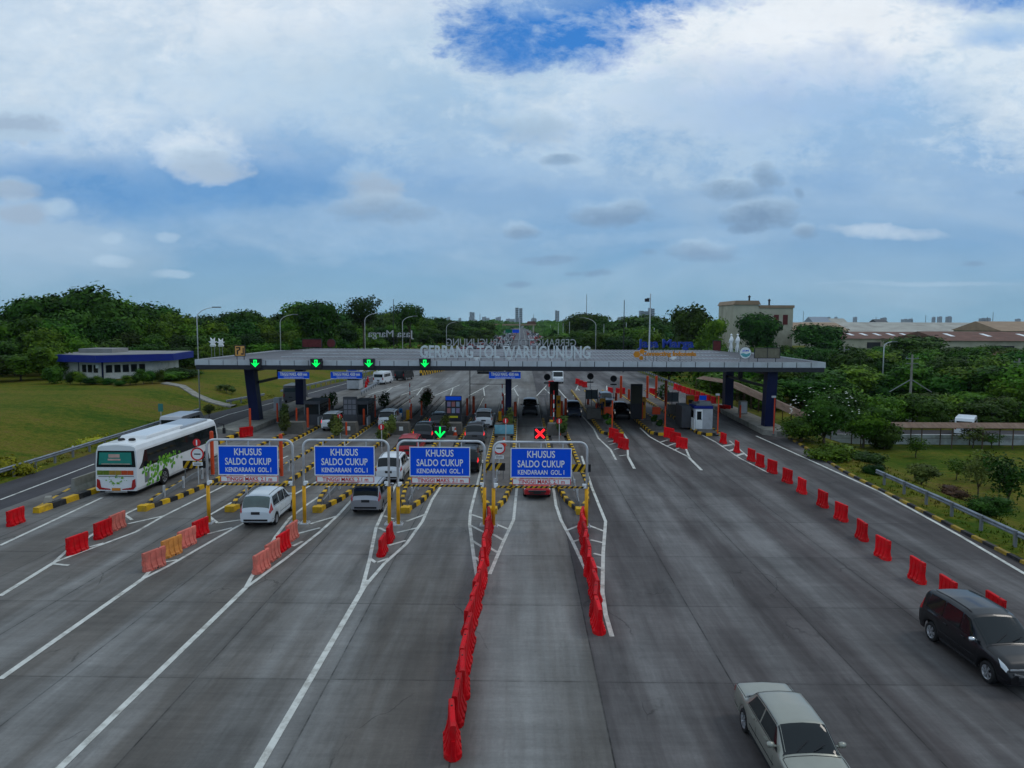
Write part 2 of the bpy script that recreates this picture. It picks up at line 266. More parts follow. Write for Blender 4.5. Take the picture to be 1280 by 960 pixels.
def ground_mat():
    m = bpy.data.materials.new('rough grass'); m.use_nodes = True; nt = m.node_tree; N = nt.nodes; L = nt.links; b = N['Principled BSDF']
    tc = N.new('ShaderNodeTexCoord')
    def nz(s, d=8, r=.65, st=(1, 1, 1)):
        mp = N.new('ShaderNodeMapping'); mp.inputs['Scale'].default_value = st; L.new(tc.outputs['Object'], mp.inputs[0])
        n = N.new('ShaderNodeTexNoise'); n.inputs['Scale'].default_value = s; n.inputs['Detail'].default_value = d; n.inputs['Roughness'].default_value = r; L.new(mp.outputs[0], n.inputs['Vector']); return n.outputs[0]
    rp = N.new('ShaderNodeValToRGB'); els = rp.color_ramp.elements; els.new(.5); els.new(.6)
    for e, (p, c) in zip(els, ((.38, (.034, .078, .005)), (.46, (.072, .10, .008)), (.53, (.125, .118, .014)), (.62, (.14, .095, .03)))): e.position = p; e.color = (*c, 1)
    mixn = N.new('ShaderNodeMath'); mixn.operation = 'ADD'; a = N.new('ShaderNodeMath'); a.operation = 'MULTIPLY'; a.inputs[1].default_value = .6; bb = N.new('ShaderNodeMath'); bb.operation = 'MULTIPLY'; bb.inputs[1].default_value = .4
    L.new(nz(.06, 8, .72, (.6, 1.7, 1)), a.inputs[0]); L.new(nz(1.6), bb.inputs[0]); L.new(a.outputs[0], mixn.inputs[0]); L.new(bb.outputs[0], mixn.inputs[1]); L.new(mixn.outputs[0], rp.inputs[0])
    fn = nz(6, 6, .8); mr = N.new('ShaderNodeMapRange'); mr.inputs[1].default_value = .3; mr.inputs[2].default_value = .7; mr.inputs[3].default_value = .42; mr.inputs[4].default_value = 1.5; L.new(fn, mr.inputs[0])
    sc = N.new('ShaderNodeVectorMath'); sc.operation = 'SCALE'; L.new(rp.outputs[0], sc.inputs[0]); L.new(mr.outputs[0], sc.inputs[3]); L.new(sc.outputs[0], b.inputs['Base Color'])
    b.inputs['Roughness'].default_value = .9; b.inputs['Specular IOR Level'].default_value = .04
    bp = N.new('ShaderNodeBump'); bp.inputs['Strength'].default_value = .6; bp.inputs['Distance'].default_value = .08; L.new(fn, bp.inputs['Height']); L.new(bp.outputs[0], b.inputs['Normal'])
    return m
grass_m = ground_mat()
# ------------------------------------------------------------------ mesh helpers
class MB:
    def __init__(s): s.v = []; s.f = []; s.m = []
    def add(s, vs_, fs, mi=0):
        o = len(s.v); s.v += [tuple(x) for x in vs_]; s.f += [tuple(i + o for i in f) for f in fs]; s.m += [mi] * len(fs); return s
    def box(s, c, size, rz=0.0, mi=0, top=1.0, rx=0.0):
        hx, hy, hz = size[0] / 2, size[1] / 2, size[2] / 2; M = Matrix.Rotation(rz, 3, 'Z') @ Matrix.Rotation(rx, 3, 'X'); c = Vector(c)
        P = [Vector((x * (top if z > 0 else 1), y * (top if z > 0 else 1), z)) for z in (-hz, hz) for x, y in ((-hx, -hy), (hx, -hy), (hx, hy), (-hx, hy))]
        return s.add([c + M @ p for p in P], [(0, 3, 2, 1), (4, 5, 6, 7), (0, 1, 5, 4), (1, 2, 6, 5), (2, 3, 7, 6), (3, 0, 4, 7)], mi)
    def beam(s, a, b, w, h, mi=0):
        a = Vector(a); b = Vector(b); d = b - a; L_ = d.length; d.normalize(); up = Vector((0, 0, 1))
        if abs(d.z) > .99: up = Vector((0, 1, 0))
        x = d.cross(up).normalized(); z = x.cross(d).normalized()
        P = []
        for t in (a, b):
            for sx, sz in ((-1, -1), (1, -1), (1, 1), (-1, 1)): P.append(t + x * sx * w / 2 + z * sz * h / 2)
        return s.add(P, [(0, 1, 2, 3), (7, 6, 5, 4), (0, 4, 5, 1), (1, 5, 6, 2), (2, 6, 7, 3), (3, 7, 4, 0)], mi)
    def tube(s, pts, r, n=10, mi=0, cap=True):
        pts = [Vector(p) for p in pts]; rs = r if isinstance(r, (list, tuple)) else [r] * len(pts); rings = []; px = None
        for i, p in enumerate(pts):
            d = (pts[min(i + 1, len(pts) - 1)] - pts[max(i - 1, 0)]).normalized()
            if px is None:
                up = Vector((0, 0, 1)) if abs(d.z) < .9 else Vector((0, 1, 0)); px = d.cross(up).normalized()
            else: px = (px - d * px.dot(d)).normalized()
            py = d.cross(px); rings.append([p + (px * math.cos(2 * math.pi * k / n) + py * math.sin(2 * math.pi * k / n)) * rs[i] for k in range(n)])
        V = [q for r_ in rings for q in r_]; Fs = []
        for i in range(len(pts) - 1):
            for k in range(n): Fs.append((i * n + k, i * n + (k + 1) % n, (i + 1) * n + (k + 1) % n, (i + 1) * n + k))
        if cap: Fs.append(tuple(range(n - 1, -1, -1))); Fs.append(tuple((len(pts) - 1) * n + k for k in range(n)))
        return s.add(V, Fs, mi)
    def prism(s, poly, z0, z1, mi=0, side=None):
        n = len(poly); V = [(p[0], p[1], z0) for p in poly] + [(p[0], p[1], z1) for p in poly]
        s.add(V, [tuple(range(n, 2 * n))], mi); s.add(V, [tuple(range(n - 1, -1, -1))] + [(i, (i + 1) % n, n + (i + 1) % n, n + i) for i in range(n)], mi if side is None else side); return s
    def prismX(s, poly, x0, x1, mi=0):      # poly in (y,z)
        n = len(poly); V = [(x0, p[0], p[1]) for p in poly] + [(x1, p[0], p[1]) for p in poly]
        return s.add(V, [tuple(range(n - 1, -1, -1)), tuple(range(n, 2 * n))] + [(i, (i + 1) % n, n + (i + 1) % n, n + i) for i in range(n)], mi)
    def prismY(s, poly, y0, y1, mi=0):      # poly in (x,z)
        n = len(poly); V = [(p[0], y0, p[1]) for p in poly] + [(p[0], y1, p[1]) for p in poly]
        return s.add(V, [tuple(range(n)), tuple(range(2 * n - 1, n - 1, -1))] + [(i, n + i, n + (i + 1) % n, (i + 1) % n) for i in range(n)], mi)
    def disc(s, c, r, d, n=24, mi=0, r0=0.0):   # disc facing -Y, thickness d
        P = [(c[0] + r * math.cos(2 * math.pi * k / n), c[2] + r * math.sin(2 * math.pi * k / n)) for k in range(n)]
        if r0 == 0: return s.prismY(P, c[1] - d / 2, c[1] + d / 2, mi)
        V = []; Fs = []
        for y in (c[1] - d / 2, c[1] + d / 2):
            for rr in (r, r0):
                for k in range(n): V.append((c[0] + rr * math.cos(2 * math.pi * k / n), y, c[2] + rr * math.sin(2 * math.pi * k / n)))
        for k in range(n):
            k2 = (k + 1) % n; Fs += [(k, k2, n + k2, n + k), (2 * n + k, 3 * n + k, 3 * n + k2, 2 * n + k2), (k, 2 * n + k, 2 * n + k2, k2), (n + k, n + k2, 3 * n + k2, 3 * n + k)]
        return s.add(V, Fs, mi)
    def lathe(s, prof, c=(0, 0, 0), n=24, axis='z', mi=0):
        V = []; Fs = []
        for r, h in prof:
            for k in range(n):
                a = 2 * math.pi * k / n; x, y = r * math.cos(a), r * math.sin(a)
                V.append((c[0] + x, c[1] + y, c[2] + h) if axis == 'z' else (c[0] + h, c[1] + x, c[2] + y))
        for i in range(len(prof) - 1):
            for k in range(n): Fs.append((i * n + k, i * n + (k + 1) % n, (i + 1) * n + (k + 1) % n, (i + 1) * n + k))
        return s.add(V, Fs, mi)
    def quad(s, pts, mi=0): return s.add(pts, [tuple(range(len(pts)))], mi)
    def mesh(s, name, mats, smooth=False):
        me = bpy.data.meshes.new(name); me.from_pydata(s.v, [], s.f)
        for m in (mats if isinstance(mats, (list, tuple)) else [mats]): me.materials.append(m)
        me.polygons.foreach_set('material_index', s.m)
        if smooth: me.polygons.foreach_set('use_smooth', [True] * len(s.f))
        me.update(); return me
    def fixn(s): return s
    def build(s, name, mats, parent=None, smooth=False, loc=None, bevel=0.0):
        me = s.mesh(name, mats, smooth)
        bm = bmesh.new(); bm.from_mesh(me)
        if len(bm.faces) < 20000:
            bmesh.ops.recalc_face_normals(bm, faces=bm.faces)
        if bevel:
            bmesh.ops.bevel(bm, geom=[e for e in bm.edges if len(e.link_faces) == 2 and e.calc_face_angle(0) > .6], offset=bevel, segments=2, affect='EDGES', profile=.5)
        bm.to_mesh(me); bm.free()
        o = bpy.data.objects.new(name, me); C.objects.link(o)
        if parent: o.parent = parent
        if loc: o.location = loc
        return o
def link_mesh(name, me, parent=None, loc=None):
    o = bpy.data.objects.new(name, me); C.objects.link(o)
    if parent: o.parent = parent
    if loc is not None: o.location = loc
    return o
def tag(o, label=None, cat=None, group=None, kind=None):
    if label: o['label'] = label
    if cat: o['category'] = cat
    if group: o['group'] = group
    if kind: o['kind'] = kind
    return o
def thing(name, label, cat, loc=(0, 0, 0), rz=0.0, group=None):
    o = bpy.data.objects.new(name, None); C.objects.link(o); o.location = loc; o.rotation_euler = (0, 0, rz); o.empty_display_size = .3
    return tag(o, label, cat, group)
def copy_tree(o, parent=None):
    c = o.copy(); C.objects.link(c)
    if parent: c.parent = parent
    for ch in [x for x in list(bpy.data.objects) if x.parent == o] if False else KIDS(o): copy_tree(ch, c)
    return c
def KIDS(o):
    return CH.get(o.name, [])
CH = {}
def index_kids():
    CH.clear()
    for x in bpy.data.objects:
        if x.parent: CH.setdefault(x.parent.name, []).append(x)
def dup(root, loc, rz=None, label=None, group=None, scale=None):
    c = copy_tree(root); c.location = loc
    if rz is not None: c.rotation_euler = (0, 0, rz)
    if label: c['label'] = label
    if group: c['group'] = group
    if scale: c.scale = scale if isinstance(scale, (tuple, list)) else (scale,) * 3
    return c
def structure(o): o['kind'] = 'structure'; return o
def text_mesh(txt, w, h, depth=.02, m=None, bold=0.0, name='lettering'):
    cu = bpy.data.curves.new('t', 'FONT'); cu.body = txt; cu.extrude = .5; cu.align_x = 'CENTER'; cu.resolution_u = 3; cu.offset = bold
    cu.size = 1; cu.space_line = 1.25
    o = bpy.data.objects.new('t', cu); C.objects.link(o); bpy.context.view_layer.update()
    me = bpy.data.meshes.new_from_object(o.evaluated_get(bpy.context.evaluated_depsgraph_get()))
    bpy.data.objects.remove(o); bpy.data.curves.remove(cu)
    xs = [v.co.x for v in me.vertices]; ys = [v.co.y for v in me.vertices]; x0, x1, y0, y1 = min(xs), max(xs), min(ys), max(ys)
    for v in me.vertices:
        x = ((v.co.x - x0) / (x1 - x0) - .5) * w; y = ((v.co.y - y0) / (y1 - y0) - .5) * h; z = v.co.z * depth
        v.co = (x, -z, y)
    me.materials.clear(); me.materials.append(m); me.name = name; me.update(); return me
ORD = ['first', 'second', 'third', 'fourth', 'fifth', 'sixth', 'seventh', 'eighth', 'ninth', 'tenth', 'eleventh', 'twelfth', 'thirteenth', 'fourteenth', 'fifteenth', 'sixteenth', 'seventeenth', 'eighteenth', 'nineteenth', 'twentieth', 'twenty-first', 'twenty-second', 'twenty-third', 'twenty-fourth', 'twenty-fifth', 'twenty-sixth']
# ------------------------------------------------------------------ terrain
def lerp_tab(tab, y):
    if y <= tab[0][0]: return tab[0][1]
    for (a, b), (c, d) in zip(tab, tab[1:]):
        if y <= c: return b + (d - b) * (y - a) / (c - a)
    return tab[-1][1]
LE = [(-40, -33), (46, -33.4), (79, -35.3), (107, -32.8), (144, -29.5), (200, -26.5), (6000, -26)]
RE = [(-40, 21.6), (31, 21.9), (50, 22.6), (68, 24.6), (86, 24.8), (150, 24.6), (200, 24.2), (6000, 24)]
def sm(t): t = max(0, min(1, t)); return t * t * (3 - 2 * t)
def hgt(x, y):
    dl = lerp_tab(LE, y) - x; dr = x - lerp_tab(RE, y)
    if dl > 0:
        n = mnoise.noise(Vector((x * .06, y * .06, 0))) * .35
        return -.06 + sm((dl - .6) / 13) * (1.9 + n * .8) + sm((dl - 30) / 40) * .8
    if dr > 0:
        n = mnoise.noise(Vector((x * .07, y * .07, 4))) * .25
        fade = 1 - sm((y - 60) / 30) * 0
        return -.06 - sm((dr - 1.8) / 8) * (1.95 + n * .5) * fade
    return -.06
def axis(fine0, fine1, st, lim0, lim1, g=1.22):
    a = [fine0]; 
    while a[-1] < fine1: a.append(a[-1] + st)
    d = st
    while a[-1] < lim1: d *= g; a.append(a[-1] + d)
    d = st
    while a[0] > lim0: d *= g; a.insert(0, a[0] - d)
    return a
X_ = axis(-90, 66, 1.5, -7000, 7000); Y_ = axis(-20, 150, 2.0, -60, 9000)
mb = MB(); nx = len(X_)
mb.v = [(x, y, hgt(x, y)) for y in Y_ for x in X_]
mb.f = [(j * nx + i, j * nx + i + 1, (j + 1) * nx + i + 1, (j + 1) * nx + i) for j in range(len(Y_) - 1) for i in range(nx - 1)]; mb.m = [0] * len(mb.f)
structure(mb.build('ground', grass_m, smooth=True))
def sheet(name, left, right, z, m):
    mb = MB()
    for (y0, a0, b0), (y1, a1, b1) in zip([(y, a, b) for (y, a), (_, b) in zip(left, right)][:-1], [(y, a, b) for (y, a), (_, b) in zip(left, right)][1:]):
        mb.quad([(a0, y0, z), (b0, y0, z), (b1, y1, z), (a1, y1, z)])
    return structure(mb.build(name, m))
ys = [-40, 0, 31, 46, 50, 68, 79, 86, 107, 144, 150, 200]
sheet('road_plaza', [(y, lerp_tab(LE, y) + .3) for y in ys], [(y, lerp_tab(RE, y)) for y in ys], 0.0, road_conc)
sheet('road_plaza_right', [(y, 2.25 + (0 if y < 60 else 0)) for y in ys], [(y, lerp_tab(RE, y) - .01) for y in ys], 0.004, road_old)
sheet('road_service_lane', [(y, lerp_tab(LE, y) + .31) for y in ys], [(-40, -28.6), (0, -28.6), (31, -28.6), (46, -28.6), (50, -28.6), (68, -28.6), (79, -28.6), (86, -28.5), (107, -27), (144, -24), (150, -23), (200, -20)], 0.004, road_asph)
sheet('highway', [(200, lerp_tab(LE, 200)), (3500, -26)], [(200, lerp_tab(RE, 200)), (3500, 24)], 0.0, road_far)
# ------------------------------------------------------------------ markings
def strip(mb, pts, w, z=.009, mi=0):
    pts = [Vector((p[0], p[1], 0)) for p in pts]
    off = []
    for i, p in enumerate(pts):
        if i == 0: d = pts[1] - p
        elif i == len(pts) - 1: d = p - pts[-2]
        else: d = (pts[i + 1] - p).normalized() + (p - pts[i - 1]).normalized()
        d.normalize(); off.append(Vector((-d.y, d.x, 0)) * w / 2)
    for i in range(len(pts) - 1):
        a, b = pts[i], pts[i + 1]
        mb.quad([(*(a - off[i])[:2], z), (*(a + off[i])[:2], z), (*(b + off[i + 1])[:2], z), (*(b - off[i + 1])[:2], z)], mi)
def px(*p): return [G(a, b) for a, b in p]
mb = MB()
# lane lines from the photograph's ground positions
strip(mb, px((322, 960), (385, 850), (460, 725), (452, 738)) if False else px((322, 962), (460, 725)), .2, .010)
strip(mb, px((73, 962), (307, 735)), .2, .010)
strip(mb, px((0, 849), (178, 724)), .2, .010)
strip(mb, px((0, 745), (68, 703)), .2, .010)
strip(mb, px((0, 682), (128, 622)), .17, .010)
structure(mb.build('lane_lines', white_p))
mb = MB()
def wedge(tip, l_pts, r_pts, rungs, w=.16, zz=.0115):
    strip(mb, px(tip, *l_pts), w, zz); strip(mb, px(tip, *r_pts), w, zz + .0015)
    for a, b in rungs: strip(mb, px(a, b), w, zz + .003)
wedge((68, 703), [(82, 690), (110, 672), (158, 642), (184, 630)], [(170, 665), (205, 645), (305, 595), (360, 570)], [((66, 705), (86, 707)), ((112, 684), (130, 679)), ((160, 655), (205, 645)), ((155, 643), (165, 650))])
wedge((178, 724), [(196, 704), (255, 648), (290, 628)], [(210, 708), (290, 662), (330, 640), (400, 600)], [((205, 703), (222, 700)), ((258, 668), (290, 660)), ((262, 646), (272, 654)), ((272, 654), (302, 650))])
wedge((307, 735), [(318, 715), (345, 670), (362, 648), (385, 630), (425, 604)], [(355, 700), (400, 665), (422, 645), (440, 625), (470, 598)], [((366, 683), (378, 677)), ((373, 667), (400, 660)), ((388, 655), (422, 645))])
wedge((452, 738), [(462, 700), (470, 660), (480, 638), (497, 600)], [(480, 705), (508, 680), (528, 652), (540, 625), (553, 605)], [((462, 698), (470, 704)), ((470, 704), (486, 698)), ((470, 660), (500, 677)) if False else ((486, 682), (507, 676)), ((474, 660), (482, 664)), ((496, 666), (522, 660)), ((480, 645), (492, 649)), ((508, 652), (532, 643))])
# centre wedge with rungs on both sides
strip(mb, px((597, 725), (592, 695), (587, 655), (588, 640), (597, 605), (604, 575)), .16, .0115)
strip(mb, px((612, 718), (628, 680), (642, 650), (646, 610), (649, 570)), .16, .0115)
for a, b in [((588, 643), (606, 649)), ((588, 657), (608, 667)), ((590, 676), (606, 686)), ((594, 697), (602, 703)), ((619, 655), (636, 662)), ((616, 668), (630, 676)), ((612, 685), (622, 691))]: strip(mb, px(a, b), .16, .0145)
strip(mb, px((691, 605), (695, 632), (701, 650), (716, 678), (732, 712)), .16, .0115)
strip(mb, px((765, 796), (757, 768), (753, 740), (754, 690), (757, 652), (740, 610), (727, 570)), .16, .0115)
for a, b in [((736, 657), (757, 665)), ((738, 675), (755, 679)), ((742, 692), (754, 695)), ((744, 708), (753, 711)), ((709, 663), (724, 657)), ((717, 677), (727, 674)), ((724, 694), (730, 691))]: strip(mb, px(a, b), .16, .0145)
# right-hand wedges
strip(mb, px((770, 575), (763, 562), (748, 548), (742, 536), (690, 478)), .16, .0155)
strip(mb, px((785, 571), (784, 549), (777, 538), (768, 528)), .16, .0155)
strip(mb, px((785, 571), (793, 586)), .2, .0155)
for a, b in [((757, 548), (768, 546)), ((762, 556), (773, 553)), ((768, 562), (780, 559)), ((774, 570), (783, 569)), ((760, 552), (784, 549))]: strip(mb, px(a, b), .16, .0185)
strip(mb, px((862, 572), (830, 556), (812, 546), (800, 535)), .16, .0155)
strip(mb, px((862, 572), (853, 551), (838, 541)), .16, .0155); strip(mb, px((861, 572), (877, 588)), .2, .0185)
for a, b in [((825, 553), (835, 550)), ((833, 558), (845, 554)), ((842, 563), (852, 559))]: strip(mb, px(a, b), .16, .0185)
strip(mb, px((960, 591), (925, 573), (895, 553), (872, 541)), .14, .0155)
strip(mb, px((935, 571), (912, 551)), .14, .0155)
for a, b in [((903, 558), (916, 556)), ((912, 564), (922, 560)), ((920, 570), (930, 567))]: strip(mb, px(a, b), .3, .0185)
strip(mb, px((945, 545), (985, 563), (1100, 615), (1200, 670), (1285, 720)), .18, .0155)
strip(mb, px((0, 625), (118, 580)), .15, .0115)
strip(mb, [(-31.4, 57), (-32.6, 79), (-30.4, 107), (-27.4, 144)], .15, .0115)
# lane edge lines between the islands and chevrons behind them
for x in (-19.6, -14.8, -10.0, -5.2, -.45, 4.35): strip(mb, [(x, 50), (x, 98)], .12, .0195)
for x in (-21.8, -17.0, -12.2, -7.4, -2.65, 2.15): strip(mb, [(x, 50), (x, 98)], .12, .0195)
for i, x in enumerate((-20.7, -15.9, -11.1, -6.3, -1.55, 3.25, 8.4, 13.1, 17.5)):
    strip(mb, [(x - 1.1, 101), (x + .3, 113)], .16, .0225); strip(mb, [(x + 1.1, 101), (x + .3, 113)], .16, .0225); strip(mb, [(x + .3, 113), (x + .9, 118)], .16, .024)
    for k in range(4): strip(mb, [(x - .8 + k * .25, 103 + k * 2.2), (x + .8 - k * .15, 103.6 + k * 2.2)], .14, .0245)
for x in (-22, -10, 2, 8, 14): 
    for k in range(30): strip(mb, [(x, 210 + k * 24), (x, 220 + k * 24)], .3, .010)
structure(mb.build('chevron_markings', white_p))
# ------------------------------------------------------------------ kerbs and islands
def kerb_line(mb, pts, w=.22, h=.2, seg=.62, z=0.0):
    # alternating painted blocks following a polyline
    P = [Vector((p[0], p[1], 0)) for p in pts]; k = 0
    for a, b in zip(P, P[1:]):
        L_ = (b - a).length; n = max(1, round(L_ / seg)); d = (b - a) / n
        for i in range(n):
            p, q = a + d * (i + .012), a + d * (i + .988); dd = d.normalized(); o = Vector((-dd.y, dd.x, 0)) * w / 2; t = o * .8
            V = [(*(p - o)[:2], z), (*(p + o)[:2], z), (*(q + o)[:2], z), (*(q - o)[:2], z), (*(p - t)[:2], z + h), (*(p + t)[:2], z + h), (*(q + t)[:2], z + h), (*(q - t)[:2], z + h)]
            mb.add(V, [(0, 3, 2, 1), (4, 5, 6, 7), (0, 1, 5, 4), (1, 2, 6, 5), (2, 3, 7, 6), (3, 0, 4, 7)], k % 2); k += 1
ISL = [-20.7, -15.9, -11.1, -6.3, -1.55, 3.25]; HW = .95
near_names = ['beside the bus', 'left of the white car', 'between white and silver cars', 'left of the centre lane', 'behind the middle gantry posts', 'right of the red cross']
for i, x in enumerate(ISL):
    t = thing('toll_island', 'long tapered toll island, yellow black kerb, ' + near_names[i], 'traffic island', (x, 38.6, 0))
    pts = [(0, 0), (HW * .62, 2.4), (HW, 6.5), (HW, 60)]
    mbk = MB(); 
    for sg in (1, -1):
        kerb_line(mbk, [(sg * a, b) for a, b in pts[:3]] + [(sg * HW, 38)], .26, .24, .62); mbk.box((sg * HW, 49, .11), (.24, 21.9, .22), 0, 2)
    mbk.box((0, -.1, .16), (.5, .42, .32), 0, 0); mbk.build('kerb', [yellow_p, black_p, concrete_d], t)
    poly = [(0, .25)] + [(a - .1, b) for a, b in pts[1:-1]] + [(0, 60.5)] + [(-a + .1, b) for a, b in reversed(pts[1:-1])]
    MB().prism(poly, .0, .17).build('island_top', pave, t)
RISL = [(8.5, .95), (13.15, .97), (17.55, .97)]
rn = ['first to the right of the red cross lane', 'with the tall dark cupboard', 'carrying the white toll booth']
for i, (x, hw) in enumerate(RISL):
    t = thing('toll_island', 'blunt toll island with striped kerb ' + rn[i], 'traffic island', (x, 66, 0))
    pts = [(-hw, 42), (-hw, 1), (-hw + .45, 0), (hw - .35, 0), (hw, .6), (hw, 42)]
    mbk = MB(); kerb_line(mbk, pts, .26, .26, .68); mbk.build('kerb', [yellow_p, black_p], t)
    MB().prism([(a * .92, b + (.1 if b < 2 else 0)) for a, b in pts][::-1], 0, .18).build('island_top', pave, t)
# left shoulder island with broken concrete barrier
t = thing('toll_island', 'left edge island with concrete barrier and yellow black kerb', 'traffic island', (0, 0, 0))
mbk = MB(); kerb_line(mbk, [(-26.2, 37.8), (-25.75, 43), (-25.7, 62), (-25.7, 66)], .4, .3, 1.0); kerb_line(mbk, [(-26.9, 39), (-28.5, 46), (-28.6, 66)], .22, .05, .9)
mbk.build('kerb', [yellow_p, black_p], t)
MB().prism([(-26.3, 38), (-25.9, 43), (-25.9, 66), (-28.4, 66), (-28.3, 46), (-26.9, 39)], 0, .045).build('island_top', pave, t)
o = tag(MB().prismX([(-.3, 0), (.3, 0), (.12, .35), (.08, .85), (-.08, .85), (-.12, .35)], 0, 18).build('concrete_barrier', concrete), 'long grey concrete barrier on the left edge island behind the bus', 'barrier')
o.location = (-27.1, 42.5, 0); o.rotation_euler = (0, 0, R(88.6))
o = tag(MB().box((0, 0, .25), (.5, .9, .5), .5, top=.6).build('concrete_block', concrete), 'pale broken concrete block behind the nose of the left edge island', 'block'); o.location = (*G(164 / 4, 640)[:2], .04) ; o.location = (-26.5, 39.3, .045)
# plinths and right kerb
o = tag(MB().prism([(-28.5, 66), (-25.9, 64.5), (-25.2, 66), (-25.6, 92), (-28.5, 94)], 0, .42).build('column_plinth', concrete), 'raised concrete plinth under the left blue columns', 'plinth')
o = tag(MB().prism([(22.5, 66.8), (23.4, 65.7), (24.6, 65.9), (25.1, 67), (25.3, 88), (23.2, 88)], -.3, .5).build('column_plinth', concrete), 'raised concrete plinth under the right blue columns', 'plinth')
mbk = MB(); kerb_line(mbk, [(lerp_tab(RE, y) + .02, y) for y in (-15, 10, 31, 50, 65)], .24, .17, .9, -.03)
tag(mbk.build('roadside_kerb', [mat('dirty yellow kerb paint', (.34, .22, .02), .7, 0, .2, 2, dirt=(.08, .07, .05), dirt_amt=.9), black_p]), 'long yellow and black painted kerb along the right grass verge', 'kerb')
structure(MB().prism([(22.1, 15), (22.4, 31), (22.9, 50), (24.6, 65), (26.2, 65), (24.2, 50), (23.6, 31), (23.3, 15)][::-1], -.5, -.035).build('verge', grass_m))
# ------------------------------------------------------------------ water-filled barriers
def barrier_mesh(name, m, m2=trim):
    mb = MB(); L_ = 1.26; n = 57
    for side in (1,):
        prof = [(.22, 0), (.22, .12), (.175, .17), (.10, .42), (.085, .72), (.07, .88), (.045, .9)]
        rows = []
        for i in range(n):
            x = -L_ / 2 + L_ * i / (n - 1); ph = (i / (n - 1)) * 4 % 1.0
            g = 1.0 if .16 < ph < .84 else .7                  # vertical flutes
            if i in (0, n - 1): g = .72
            taper = min(1, min(i, n - 1 - i) / 9 + .28)
            row = []
            for sgn in (1, -1):
                for (w, z) in (prof if sgn == 1 else prof[::-1]):
                    gg = g if .1 < z < .8 else (1 if z > .8 else (1 if not (.42 < ph < .58) else .9))
                    row.append((x, sgn * w * gg * (taper if z < .2 else .5 + .5 * taper if z < .5 else 1), z))
            rows.append(row)
        k = len(rows[0]); V = [p for r in rows for p in r]; Fs = []
        for i in range(n - 1):
            for j in range(k): Fs.append((i * k + j, i * k + (j + 1) % k, (i + 1) * k + (j + 1) % k, (i + 1) * k + j))
        Fs.append(tuple(range(k))); Fs.append(tuple((n - 1) * k + j for j in range(k))[::-1])
        mb.add(V, Fs)
    mb.box((L_ / 2 + .025, 0, .66), (.05, .07, .22)); mb.box((-L_ / 2 - .02, 0, .42), (.04, .07, .22))
    mb.lathe([(.0, .012), (.028, .012), (.028, 0)], (.28, 0, .9), 10, mi=1); mb.box((0, .223, .05), (.12, .006, .05), mi=1); mb.box((0, -.223, .05), (.12, .006, .05), mi=1)
    me = mb.mesh(name, [m, m2]); bm = bmesh.new(); bm.from_mesh(me); bmesh.ops.recalc_face_normals(bm, faces=bm.faces); bm.to_mesh(me); bm.free(); return me
BM = {'r': barrier_mesh('plastic_barrier', bar_red), 'd': barrier_mesh('plastic_barrier', bar_red2), 's': barrier_mesh('plastic_barrier', bar_fade), 'y': barrier_mesh('plastic_barrier', bar_yel)}
CN = {'r': 'bright red', 'd': 'red', 's': 'faded salmon', 'y': 'faded orange'}
def put_barrier(k, p, rz, label, group):
    o = link_mesh('plastic_barrier', BM[k], None, (p[0], p[1], .005)); o.rotation_euler = (0, 0, rz)
    return tag(o, label, 'barrier', group)
def chain(pix, kinds, where, group, jit=.06, step=1.36, world=None):
    P = world or [G(*p) for p in pix]; n = 0; seg = 0; pos = Vector(P[0]); out = []
    tot = [0]
    for a, b in zip(P, P[1:]): tot.append(tot[-1] + (Vector(b) - Vector(a)).length)
    d = step / 2
    while d < tot[-1]:
        j = max(i for i in range(len(tot)) if tot[i] <= d); a, b = Vector(P[j]), Vector(P[j + 1]); t = (d - tot[j]) / (tot[j + 1] - tot[j]); q = a.lerp(b, t)
        an = math.atan2((b - a).y, (b - a).x) + random.choice((-1, 1)) * random.uniform(.03, .12)
        out.append((q + Vector((random.uniform(-jit, jit), 0, 0)), an)); d += step
    for i, (q, an) in enumerate(out):
        k = kinds[i % len(kinds)]
        put_barrier(k, q, an, f'{CN[k]} barrier, {ORD[i]} from the near end {where}', group)
chain([(563, 955), (575, 868), (588, 790), (602, 722), (606, 690), (612, 656)], 'rdrrdrdrrdrrdrdrrsrdrsrrd', 'of the long centre chain', 'red barriers of the centre chain')
chain([(750, 796), (744, 756), (738, 720), (733, 690), (727, 655)], 'rdrrdrrdrrdrrs', 'of the shorter right chain', 'red barriers of the right chain')
single = [(20, 655, 'r', 21, 'bright red plastic barrier alone at the far left island nose'), (97, 690, 'r', 21, 'red plastic barrier alone at the tip of the leftmost painted wedge'),
          (129, 671, 'r', 23, 'red plastic barrier touching a salmon one behind the bus'), (147, 661, 's', 24, 'faded salmon plastic barrier behind the bus next to a red one'),
          (193, 710, 's', 22, 'salmon plastic barrier nearest the viewer in the left mixed row'), (215, 694, 'y', 23, 'orange plastic barrier second in the left mixed row'), (234, 682, 's', 24, 'salmon plastic barrier third in the left mixed row beside the red one'), (251, 669, 'r', 25, 'red plastic barrier at the foot of the leftmost gantry post'),
          (327, 713, 's', 33, 'salmon plastic barrier nearest the viewer in the row under the second gantry'), (341, 699, 's', 33, 'salmon plastic barrier second in the row under the second gantry'), (354, 687, 'r', 34, 'red plastic barrier third in the row under the second gantry'), (365, 674, 's', 36, 'salmon plastic barrier fourth in the row nearest the gantry feet'),
          (478, 692, 'r', 58, 'red plastic barrier nearer of two in the wedge left of the centre lane'), (487, 676, 'd', 60, 'red plastic barrier farther of two in the wedge left of the centre lane')]
